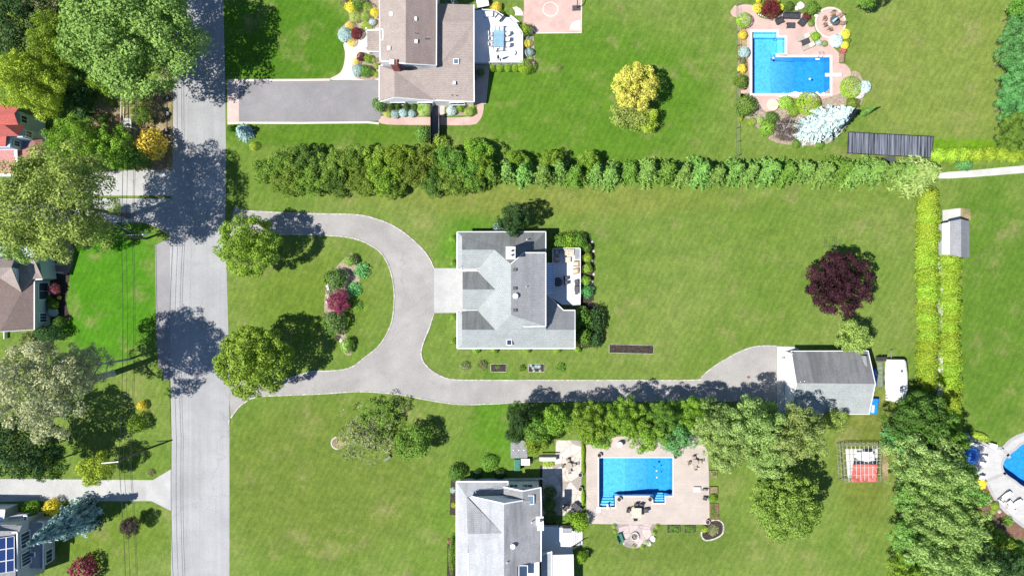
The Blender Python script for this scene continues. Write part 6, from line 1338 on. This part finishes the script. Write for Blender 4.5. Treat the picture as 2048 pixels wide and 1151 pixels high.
b = MB().tube([(c.x - .4, c.y + 4.5, .02), (c.x - .4, c.y + 4.5, .8)], .05, 8); b.build("jack", "grey_metal", tr_)
e = empty("kayak", W(1750, 756), "blue kayak standing behind the garage wall", "kayak"); c = W(1750, 756, .5)
b = MB(); pr = [(-1.5, .03), (-1.1, .2), (-.4, .32), (.4, .32), (1.1, .2), (1.5, .03)]
b.tube([(c.x, c.y + yy, .45) for yy, _ in pr], [r for _, r in pr], 12); b.build("hull", "kayak_blue", e, smooth=True)
MB().lathe((c.x, c.y, .72), [(.2, 0), (.22, .06), (.17, .06), (.15, .02)], 16, 1, 2.2).build("cockpit", "black_metal", e)
e = empty("tarp_covered_bin", W(1748, 812), "bright blue tarp-covered bin at the south-east corner of the garage", "bin"); c = W(1748, 812, .9)
MB().box((c.x, c.y, .45), (1.1, 2.2, .9), -.08).build("bin", "dark_metal", e); MB().box((c.x, c.y, .98), (1.2, 2.4, .16), -.08, taper=.88).build("tarp", "blue_plastic", e, bevel=.05)
MB().box((c.x - .25, c.y - .35, 1.09), (.35, 1.1, .05), -.08).build("fold", "white_paint", e)
e = empty("utility_trailer", W(1760, 745), "empty grey-green trailer frame between garage and covered boat", "trailer"); c = W(1760, 748, .45)
b = MB()
for s in (-1, 1): b.box((c.x + s * .42, c.y, .5), (.07, 4.2, .09))
for k in range(7): b.box((c.x, c.y - 1.9 + k * .62, .5), (.77, .06, .06))
b.build("frame", "sage_frame", e)
b = MB()
for dx in (-.7, -.2, .2): b.box((c.x + dx + .2, c.y + 2.35, .8), (.06, .6, 1.2))
b.build("uprights", "dark_metal", e); MB().box((c.x, c.y, .42), (.76, 3.9, .03)).build("bed", "sage_frame", e)
for s in (-1, 1): MB().tube([(c.x + s * .58 - .08, c.y, .28), (c.x + s * .58 + .08, c.y, .28)], .28, 14).build("wheel", "black_metal", e)
o = MB().lathe(W(*ZG(216, 462), .0), [(.18, .02), (.2, .2), (.17, .5), (.1, .52)], 14).build("garden_pot", "stone"); tag(o, "small pale pot on the white apron in front of the garage", "pot")

# beige pool deck of the southern neighbour
for q, a, l in (((Z7(363, 228)), 0, "at the pool's north-west corner"), (Z7(1065, 240), 0, "at the pool's north-east corner"), (Z7(545, 632), 0, "beside the west step bay"), (Z7(829, 632), 0, "beside the east step bay"), (Z7(1360, 842), 0, "at the deck's south-east corner"), (Z7(188, 408), 0, "on the flagstone edge, upper"), (Z7(188, 537), 0, "on the flagstone edge, lower")):
    place("planter", "planter", *q, .012, 0, f"round stone planter {l}, beige pool", "planter", "stone planters around the beige pool deck", scale=1.05)
for (tx, ty), l, rad in ((Z7(1240, 295), "on the beige deck right of the pool", .95), (Z7(80, 325), "on the flagstone patio", 1.0)):
    place("round_table", "bistro_table", tx, ty, .014, 0, f"round mosaic table {l}", "table", mats={"top": "taupe_sling"}, scale=.85)
    for k, nm in enumerate(("north", "east", "south", "west")):
        a = R(90 - 90 * k + 8); place("chair", "patio_chair", tx + math.cos(a) * rad / S * .82, ty - math.sin(a) * rad / S * .82, .014, a - math.pi / 2, f"brown chair, {nm} side of the mosaic table {l}", "chair", "brown chairs at the round mosaic tables", mats={"seat": "taupe_sling"})
place("square_table", "patio_table", *Z7(697, 748), .014, 0, "square tan slatted table below the pool", "table", scale=1.35)
for q, a, l in ((Z7(702, 690), 0, "above the table"), (Z7(630, 735), 80, "left of the table"), (Z7(788, 735), -80, "right of the table"), (Z7(693, 803), 185, "below the table"), (Z7(745, 695), -20, "at the table's upper right")):
    place("dark_chair", "patio_chair", *q, .014, R(a), f"black patio chair {l} of tan slats", "chair", "black chairs at the tan slatted table", scale=.85)
e = empty("pool_ladder", W(*Z7(440, 690)), "thin curved handrail with white base at the west step bay", "handrail")
c = W(*Z7(455, 690)); MB().tube([c + Vector((0, -.4, .05)), c + Vector((0, -.2, .9)), c + Vector((.1, .5, .7)), c + Vector((.1, .9, -.4))], .03, 8).build("rail", "grey_metal", e); MB().box(c + Vector((-.3, -.2, .03)), (.25, .8, .1)).build("base", "white_paint", e)
e = empty("pool_filter_cover", W(*Z7(355, 728)), "white square skimmer lid with hose at the pool's south-west corner", "lid"); MB().box(W(*Z7(355, 728), .06), (.6, .8, .12)).build("lid", "white_paint", e)
hp = [W(*Z7(*q), .03) for q in ((225, 565), (270, 640), (330, 720), (380, 770), (450, 805), (540, 835), (620, 840), (700, 835), (770, 820))]
o = MB().tube(hp, .02, 6).build("hose", "stone"); tag(o, "thin grey garden hose curving over the beige pool deck", "hose")
place("low_table", "serving_cart", *Z7(1262, 545), .014, 0, "white cart with shelf at the right side of the beige deck", "cart", mats={"top": "white_paint", "leg": "white_paint"}, scale=.85)
place("grill", "kettle_grill", *Z7(1335, 545), .014, 0, "small grey grill beside the white cart", "grill", mats={"hood": "grey_metal"}, scale=.5)
place("dark_chair", "patio_chair", *Z7(1333, 625), .014, R(-100), "small black chair below the white cart", "chair", scale=.7)
o = MB().lathe(W(*Z7(868, 338), -.14), [(.16, 0), (.16, .06), (.06, .16)], 12).build("chlorine_float", "blue_plastic"); tag(o, "round blue float in the rectangular pool", "pool float")
for q, l in ((Z7(888, 372), "upper"), (Z7(890, 432), "lower")): tag(MB().lathe(W(*q, -.14), [(.1, 0), (.1, .05), (.03, .07)], 10).build("pool_ball", "white_paint"), f"tiny white ball floating in the rectangular pool, {l}", "ball")
o = MB().lathe(W(*Z7(545, 118), .02), [(.32, 0), (.42, .5), (.42, .9), (.3, 1.0)], 14).build("white_urn", "white_paint"); tag(o, "white urn at the north edge of the beige deck under the trees", "urn")
place("adirondack", "garden_bench", *Z7(555, 990), .02, R(110), "dark green double seat on the fire-pit terrace", "bench", scale=1.05)
e = empty("fire_pit", W(*Z7(685, 970)), "round stone fire pit with charred logs on the flagstone half circle", "fire pit"); c = W(*Z7(685, 970))
b = MB()
for k in range(12): a = k * math.pi / 6; b.box(c + Vector((.55 * math.cos(a), .55 * math.sin(a), .15)), (.2, .26, .3), a)
b.build("stone_ring", "stone", e)
b = MB()
for k in range(6): a = k * 1.05; b.tube([c + Vector((.4 * math.cos(a), .4 * math.sin(a), .12)), c + Vector((-.1 * math.cos(a), -.1 * math.sin(a), .36))], .06, 6)
b.build("logs", "teak", e)
rock(*Z7(815, 1035), .4, "white flat rock at the lower right rim of the fire-pit terrace"); rock(*Z7(855, 995), .45, "larger white flat rock at the right rim of the fire-pit terrace")
bed("raised_bed", *Z7(1412, 550), 1.2, 1.2, "empty raised bed frame beside the white cart", "dark_metal", "dirt")
bed("raised_bed", *Z7(1408, 400), 1.2, 1.1, "faint raised bed frame at the deck's upper right edge", "sage_frame", "dirt", plants=4)
bed("raised_bed", *Z7(1415, 745), 1.25, 2.35, "brown raised bed with seedlings at the deck's right edge", "teak", "brown_mulch", plants=14)
shrub("loose", "leaf_bright", *Z7(1408, 625), 9, .9, "bright green bush between the raised beds")
bed("raised_bed", *Z7(1192, 905), 1.55, 1.0, "raised bed with greens below the beige deck", "wood_pole", "mulch", plants=12)
bed("raised_bed", *Z7(1040, 905), 1.9, 1.1, "faint green-netted raised bed below the beige deck", "sage_frame", "mulch", plants=16)
sheet("garden_bed", smooth_path([Z7(*q) for q in ((1310, 880), (1380, 830), (1450, 825), (1495, 860), (1490, 940), (1420, 990), (1340, 1005), (1305, 970))], True, 4), .008, "mulch")
kerb("bed_edge", [Z7(*q) for q in ((1385, 828), (1450, 822), (1500, 860), (1495, 945), (1420, 995), (1340, 1008), (1303, 970), (1305, 930))], .2, .1)
shrub("spray", "leaf_lime", *Z7(1335, 915), 7, .6, "yellow-green plant in the stone-edged corner bed"); shrub("spray", "leaf_scruff", *Z7(1410, 920), 12, .3, "low ground plants in the stone-edged corner bed")
# patio corner with dark sofas and the yard beside the house
place("brown_sofa", "outdoor_sofa", *Z7(155, 710), .014, R(-42), "dark wicker sofa on the flagstone corner by the round olive bush", "sofa")
place("dark_chair", "outdoor_armchair", *Z7(52, 705), .014, R(60), "dark wicker armchair left of the wicker sofa", "armchair", scale=1.2)
place("round_table", "side_table", *Z7(105, 752), .014, 0, "small dark round table between wicker sofa and armchair", "table", mats={"top": "charcoal"}, scale=.7)
e = empty("garden_shed", W(1038, 896), "small grey flat-lidded shed with three white vents above the pale grey house", "shed")
b = MB(); p4 = [W(*ZB(*q), 1.9)[:2] for q in ((643, 100), (680, 82), (735, 85), (765, 100), (765, 215), (643, 215))]; b.prism(p4, 0, 1.8); b.build("wall", "grey_siding", e)
MB().prism([W(*ZB(*q), 1.95)[:2] for q in ((638, 98), (680, 78), (735, 80), (770, 98), (770, 219), (638, 219))], 1.8, 1.95).build("roof", "garage_shingle", e)
for x in (660, 703, 744): MB().lathe(W(*ZB(x, 155), 1.95), [(.09, 0), (.09, .1), (.05, .12)], 10).build("roof_vent", "white_paint", e)
o = MB().box(W(*ZB(690, 268), .5), (.9, 1.7, 1.)).build("green_container", "green_plastic", bevel=.05); tag(o, "green plastic container below the small grey shed", "container")
e = empty("garden_table", W(*ZB(752, 250)), "white garden work table right of the green container", "table"); MB().box(W(*ZB(752, 250), .75), (1.4, .95, .06)).build("top", "white_paint", e)
for sx in (-.6, .6):
    for sy in (-.4, .4): MB().box(W(*ZB(752, 250), .36) + Vector((sx, sy, 0)), (.06, .06, .72)).build("leg", "white_paint", e)
e = empty("bicycle", W(*ZB(815, 235)), "dark bicycle leaning beside the white garden table", "bicycle"); c = W(*ZB(810, 238), .35)
for s in (-.5, .5):
    b = MB(); b.tube([c + Vector((s * .9 + .33 * math.cos(k * .524), s * .4 + .05, .33 * math.sin(k * .524))) for k in range(13)], .025, 6); b.build("wheel", "black_metal", e)
b = MB(); b.tube([c + Vector((-.45, -.15, 0)), c + Vector((-.1, 0, .45)), c + Vector((.35, .15, .5)), c + Vector((.45, .22, 0))], .025, 6); b.tube([c + Vector((-.1, 0, .45)), c + Vector((0, .03, 0)), c + Vector((.35, .15, .5))], .02, 6); b.build("frame", "dark_metal", e)
MB().box(c + Vector((-.12, 0, .58)), (.25, .1, .06)).build("saddle", "black_metal", e); MB().box(c + Vector((.35, .15, .62)), (.08, .5, .04)).build("handlebar", "black_metal", e)
e = empty("garden_wall", W(*ZB(930, 215)), "low grey wall with black coping between lawn and flagstone patio", "wall"); MB().box(W(*ZB(930, 222), .45), (2.5, .6, .9)).build("wall", "pale_concrete", e); MB().box(W(*ZB(930, 197), .97), (2.6, .16, .1)).build("coping", "black_metal", e)
b = MB(); A, B = W(*ZB(320, 393), .9), W(*ZB(895, 384), .9); e = empty("picket_fence", W(*ZB(470, 390)), "white picket fence along the north wall of the pale grey house", "fence")
dd = B - A
for zz in (.3, .8): b.box((A + B) / 2 + Vector((0, 0, zz - .9)), (dd.length, .04, .07), math.atan2(dd.y, dd.x))
b.build("rail", "white_paint", e); b = MB()
for k in range(70): b.box(A + dd * k / 69 - Vector((0, .045, .42)), (.08, .03, .96), math.atan2(dd.y, dd.x))
b.build("pickets", "white_paint", e)

# metal cage with red tarp
e = empty("metal_cage", W(1722, 928), "grey metal frame enclosure with a red tarp over its lower half", "cage"); ZC = zoom(1640, 800, 3.279); hh = 1.9
P = [W(*ZC(*q), hh) for q in ((148, 300), (402, 296), (398, 532), (165, 536))]
b = MB()
for k in range(4):
    a_, c_ = P[k], P[(k + 1) % 4]
    for z in (0, -.9, -1.8): b.tube([a_ + Vector((0, 0, z)), c_ + Vector((0, 0, z))], .035, 6)
    b.tube([a_, (a_.x, a_.y, 0)], .04, 6)
b.build("frame", "grey_metal", e); b = MB()
for k in range(1, 9): b.tube([P[0].lerp(P[1], k / 9), P[3].lerp(P[2], k / 9)], .02, 5)
for k in range(1, 5): b.tube([P[0].lerp(P[3], k / 5), P[1].lerp(P[2], k / 5)], .02, 5)
for k in range(4):
    for t in range(1, 6): q = P[k].lerp(P[(k + 1) % 4], t / 6); b.tube([q, (q.x, q.y, 0)], .018, 5)
b.build("bars", "white_paint", e)
b = MB(); N = 14; q4 = [W(*ZC(*q), hh + .06) for q in ((212, 418), (380, 418), (372, 534), (206, 532))]; vs = []
for i in range(N + 1):
    for j in range(N + 1):
        u, v = i / N, j / N; p = q4[0].lerp(q4[1], u).lerp(q4[3].lerp(q4[2], u), v); vs.append((p.x, p.y, p.z - .3 * math.sin(math.pi * u) * math.sin(math.pi * v) + .07 * math.sin(u * 19 + v * 11) + .05 * math.sin(v * 17 - u * 8)))
b.add(vs, [(i * (N + 1) + j, i * (N + 1) + j + 1, (i + 1) * (N + 1) + j + 1, (i + 1) * (N + 1) + j) for i in range(N) for j in range(N)]); b.build("tarp", "red_tarp", e, smooth=True, solid=.01)
sheet("shed_pad", [(1690, 897), (1757, 897), (1755, 952), (1695, 955)], .008, "pale_concrete")
e = empty("dog_house", W(*ZC(315, 375)), "white kennel box inside the metal cage", "kennel"); MB().box(W(*ZC(315, 380), .45), (1.4, 1.5, .9)).build("body", "white_paint", e); b = MB(); c = W(*ZC(315, 375), 1.1); b.face([(c.x - .8, c.y - .85, .9), (c.x, c.y - .85, 1.3), (c.x, c.y + .85, 1.3), (c.x - .8, c.y + .85, .9)]); b.face([(c.x, c.y - .85, 1.3), (c.x + .8, c.y - .85, .9), (c.x + .8, c.y + .85, .9), (c.x, c.y + .85, 1.3)]); b.build("roof", "white_paint", e, solid=.04)
o = MB().box(W(*ZC(255, 370), .4), (.5, 1.5, .5)).build("feeding_trough", "white_paint", bevel=.05); tag(o, "white trough left of the kennel in the metal cage", "trough")
sheet("bare_soil", smooth_path([(1764, 890), (1775, 900), (1776, 950), (1768, 960), (1763, 925)], True, 3), .006, "dirt")

# grey pool patio at the right border
for q, a, l in ((ZR(262, 170), -25, "left of two at the top of the patio"), (ZR(352, 195), -25, "right of two at the top of the patio"), (ZR(265, 425), 155, "at the grove side of the patio")):
    place("white_sofa", "outdoor_sofa", *q, .014, R(a), f"white cushioned sofa {l}, grey pool patio", "sofa", "white sofas on the grey pool patio", scale=.85)
for q, a, l in ((ZR(380, 310), -100, "upper"), (ZR(360, 385), -110, "lower"), (ZR(355, 545), -30, "below the sofas")): place("armchair", "patio_chair", *q, .014, R(a), f"white armchair facing the blue parasol, {l}", "chair", "white armchairs on the grey pool patio", mats={"armrest": "white_fabric"}, scale=1.1)
parasol(*ZR(288, 310), .014, "small blue parasol among the white patio seats", True, "kayak_blue", 2.0)
o = MB().box(W(*ZR(490, 178), .4), (.9, .75, .8), -.3).build("pool_box", "white_paint", bevel=.04); tag(o, "white box at the top edge of the grey pool patio", "box")
e = empty("stone_wall", W(*ZR(330, 140)), "low grey stone wall along the top edge of the grey pool patio", "wall"); b = MB(); strip_geo(b, gxy([ZR(*q) for q in ((160, 60), (250, 95), (400, 160), (465, 190))]), .4, 0, .5); b.build("wall", "grey_coping", e)
for q, l in ((ZR(640, 760), "upper left of two"), (ZR(760, 850), "lower right of two")):
    place("lounger", "sun_lounger", *q, .016, R(-48), f"white cushioned sun lounger on the grey pool deck, {l}", "sun lounger", "white loungers on the grey pool deck", mats={"seat": "white_fabric", "backrest": "white_fabric", "frame": "dark_metal"}, scale=1.15)
place("side_table", "side_table", *ZR(685, 830), .016, R(40), "white cube table between the two white sun loungers", "table", mats={"leg": "dark_metal"}, scale=1.2)
place("armchair", "patio_chair", *ZR(590, 800), .016, R(130), "small white chair left of the upper white lounger", "chair", mats={"armrest": "dark_metal"}); place("white_sofa", "daybed", *ZR(705, 910), .016, R(140), "white low daybed at the edge of the brown mulch bed", "daybed", scale=.8)
for q, l in ((ZR(460, 800), "upper"), (ZR(565, 932), "lower")): o = rock(*q, .3, f"grey-blue stone among the mulch bed plants, {l}", "grey_coping"); o["group"] = "grey-blue stones in the mulch bed"

# ------------------------------------------------------------------ fences
def fence(name, pts, label, mat, h=1.2, step=2.4, infill=None, wire=False):
    e = empty(name, W(*pts[0]), label, "fence"); P = [W(*p) for p in pts]; b = MB(); pb = MB()
    for a, c in zip(P, P[1:]):
        dd = c - a; L = dd.length; rz = math.atan2(dd.y, dd.x); m_ = (a + c) / 2
        for z in ((.15, h - .08) if not wire else (.1, h * .5, h - .03)): b.box(m_ + Vector((0, 0, z)), (L, .03 if wire else .05, .03 if wire else .1), rz)
        if infill: b.box(m_ + Vector((0, 0, h / 2)), (L, infill, h - .12), rz)
        n = max(1, round(L / step))
        for k in range(n + 1): pb.box(a + dd * k / n + Vector((0, 0, h / 2 + .04)), (.09, .09, h + .08), rz)
    b.build("panel", mat, e); pb.build("post", mat, e); return e
fence("vinyl_fence", [(1872.5, 452), (1873.5, 640), (1874, 830)], "white vinyl fence between the two arborvitae rows", "white_paint", 1.3, 2.4, .05)
fence("wire_fence", [(1473, 12), (1474, 120), (1471, 230), (1473, 312)], "thin dark wire fence west of the pool garden", "sage_frame", 1.1, 2.2, wire=True)
sheet("side_gate_path", [(864, 205), (880, 205), (880, 288), (864, 288)], .027, "grey_asphalt")
fence("black_fence", [(863.5, 214), (863.5, 290)], "black board fence on the left of the narrow side gate, below the brown-roofed house", "black_metal", 1.6, 1.9, .05)
fence("black_fence", [(880.5, 232), (880.5, 290)], "black board fence on the right of the narrow side gate, below the brown-roofed house", "black_metal", 1.6, 1.9, .05)
e = empty("gate", W(877, 238), "small open black gate leaf between the two black fences", "gate"); b = MB(); c = W(879, 236, .7); b.box(c, (.06, 1.1, 1.2)); b.build("leaf", "black_metal", e); MB().tube([W(876, 230), W(876, 230, 1.4)], .05, 8).build("post", "black_metal", e)
fence("rail_fence", [(248, 250), (250, 190), (252, 150)], "short white trellis rail beside the white arbour", "white_paint", 1., 1.6)
# white garden arbour, road-edge ring planters, urn
e = empty("garden_arbour", W(257, 246), "white slatted garden arbour between hedge and small trees at the left", "arbour"); c = W(256, 246, 1.6); b = MB()
for k in range(7): b.box(c + Vector((0, -.6 + k * .2, .2)), (1.1, .07, .08))
b.build("slats", "white_paint", e); b = MB()
for sx in (-.5, .5):
    b.box(c + Vector((sx, 0, .1)), (.08, 1.5, .1))
    for sy in (-.6, .6): b.box((c.x + sx, c.y + sy, .8), (.09, .09, 1.6))
b.build("posts", "white_paint", e)
e = empty("garden_ladder", W(285, 249), "small dark ladder frame right of the white arbour", "ladder"); b = MB(); c = W(285, 250, .5)
for s in (-.25, .25): b.box(c + Vector((s, 0, 0)), (.05, 1.0, .05), 0, 0, .5)
for k in range(4): b.box(c + Vector((0, -.35 + k * .23, -.18 + k * .12)), (.5, .04, .04))
b.build("frame", "wood_pole", e)
for x, y, l in ((336, 197, "northernmost of three"), (336, 229.5, "middle of three"), (333.5, 262, "southernmost of three")):
    e = empty("ring_planter", W(x, y), f"black ring planter with stone centre on the road verge, {l}", "planter", "black ring planters on the verge"); c = W(x, y)
    MB().lathe(c, [(.36, 0), (.42, .22), (.36, .34), (.24, .3), (.24, .05)], 20).build("ring", "black_metal", e); MB().lathe(c, [(.22, .0), (.22, .24), (.1, .3)], 14).build("stone_centre", "stone", e)
tag(strip_geo(MB(), gxy([(334, 168), (333.5, 340)]), .08, 0, .1).build("verge_edging", "wood_pole"), kind='structure')
e = empty("urn_planter", W(238, 331), "terracotta urn in a dark hedge ring beside the upper driveway", "planter"); c = W(238, 331)
MB().lathe(c, [(.22, 0), (.36, .5), (.32, .75), (.24, .7)], 16).build("urn", "terracotta", e); 
shrub("loose", "leaf_dark", 229, 334, 7, .7, "dark little bush left of the terracotta urn"); shrub("loose", "leaf_dark", 247, 331, 7, .7, "dark little bush right of the terracotta urn")
o = MB().box(W(10, 668, .4), (.14, 1.3, .5)).build("downspout_pipe", "white_paint"); tag(o, "white drain pipe on the grass below the brown house", "pipe")
e = empty("road_marker", W(466, 577), "thin leaning marker stick at the lawn edge between the street trees", "marker"); c = W(458, 580); MB().tube([c, c + Vector((.5, .1, .6))], .02, 6).build("stick", "wood_pole", e)
e = empty("swing_seat", W(772, 917), "pale green garden seat on the lawn below the scruffy tree", "seat"); c = W(775, 915); MB().box(c + Vector((0, 0, .3)), (1.1, .45, .06), .6).build("seat", "sage_frame", e); MB().box(c + Vector((-.1, .2, .5)), (1.1, .05, .4), .6).build("backrest", "sage_frame", e); MB().box(c + Vector((0, 0, .14)), (.9, .3, .26), .6).build("base", "sage_frame", e)

# ------------------------------------------------------------------ utility poles and cables
def pole(top, h, label, lamp=None):
    t = W(*top, h); e = empty("utility_pole", (t.x, t.y, 0), label, "utility pole")
    MB().tube([(t.x, t.y, 0), (t.x, t.y, h)], [.17, .12], 12).build("post", "wood_pole", e)
    if lamp:
        hd = W(*lamp, h - .2); b = MB(); b.tube([(t.x, t.y, h - .7), t.lerp(hd, .4) + Vector((0, 0, -.15)), hd], .05, 8); b.build("lamp_arm", "grey_metal", e)
        d = (hd - t); d.z = 0; d.normalize(); b = MB(); b.box(hd + d * .25, (.75, .3, .16), math.atan2(d.y, d.x), taper=.8); b.build("lamp_head", "white_paint", e)
    return e, t
_, t1 = pole((241, 470), 6.6, "wooden utility pole with long lamp arm over the road, half hidden by the olive tree", (285, 468.5))
e2, t2 = pole((236, 922), 6.6, "dark wooden utility pole with white crossarm by the lower-left driveway")
A, B = W(203, 925.5, 6.6), W(237, 922.5, 6.6); MB().box((A + B) / 2, ((B - A).length, .12, .12), math.atan2((B - A).y, (B - A).x)).build("crossarm", "white_paint", e2)
t0 = W(250, 20, 6.6); t3 = W(252, 1400, 6.6)
OFF = [(.0, 0.), (.7, .1), (1.5, -.05), (1.75, .05)]
for k, (ox, oz) in enumerate(OFF):
    for seg, (a_, c_) in enumerate(((W(246, -420, 6.6), t1), (t1, t2), (t2, t3))):
        pts = []
        for i in range(13):
            u = i / 12; p = a_.lerp(c_, u) + Vector((ox, 0, oz - .15 - 4 * .7 * u * (1 - u))); pts.append(p)
        o = MB().tube(pts, .024 if k else .034, 5).build("power_cable", "black_metal")
        tag(o, f"{['thick black overhead cable nearest the left border', 'thin overhead cable second from the left', 'thin overhead cable, left of the right-hand pair', 'thin overhead cable farthest to the right'][k]}, {['north of the lamp pole', 'between the two poles', 'south of the crossarm pole'][seg]}", "cable", "overhead cables along the road")
p = W(210, 446, 4.); 
for (q, w_, l) in (((336, 467), .9, "house drop"),):
    a_, c_ = t1 + Vector((0, 0, -.5)), W(-40, 520, 4.5); o = MB().tube([a_.lerp(c_, i / 8) - Vector((0, 0, 1.2 * (i / 8) * (1 - i / 8))) for i in range(9)], .02, 5).build("power_cable", "black_metal"); tag(o, "thin service cable from the lamp pole to the brown house", "cable", "overhead cables along the road")
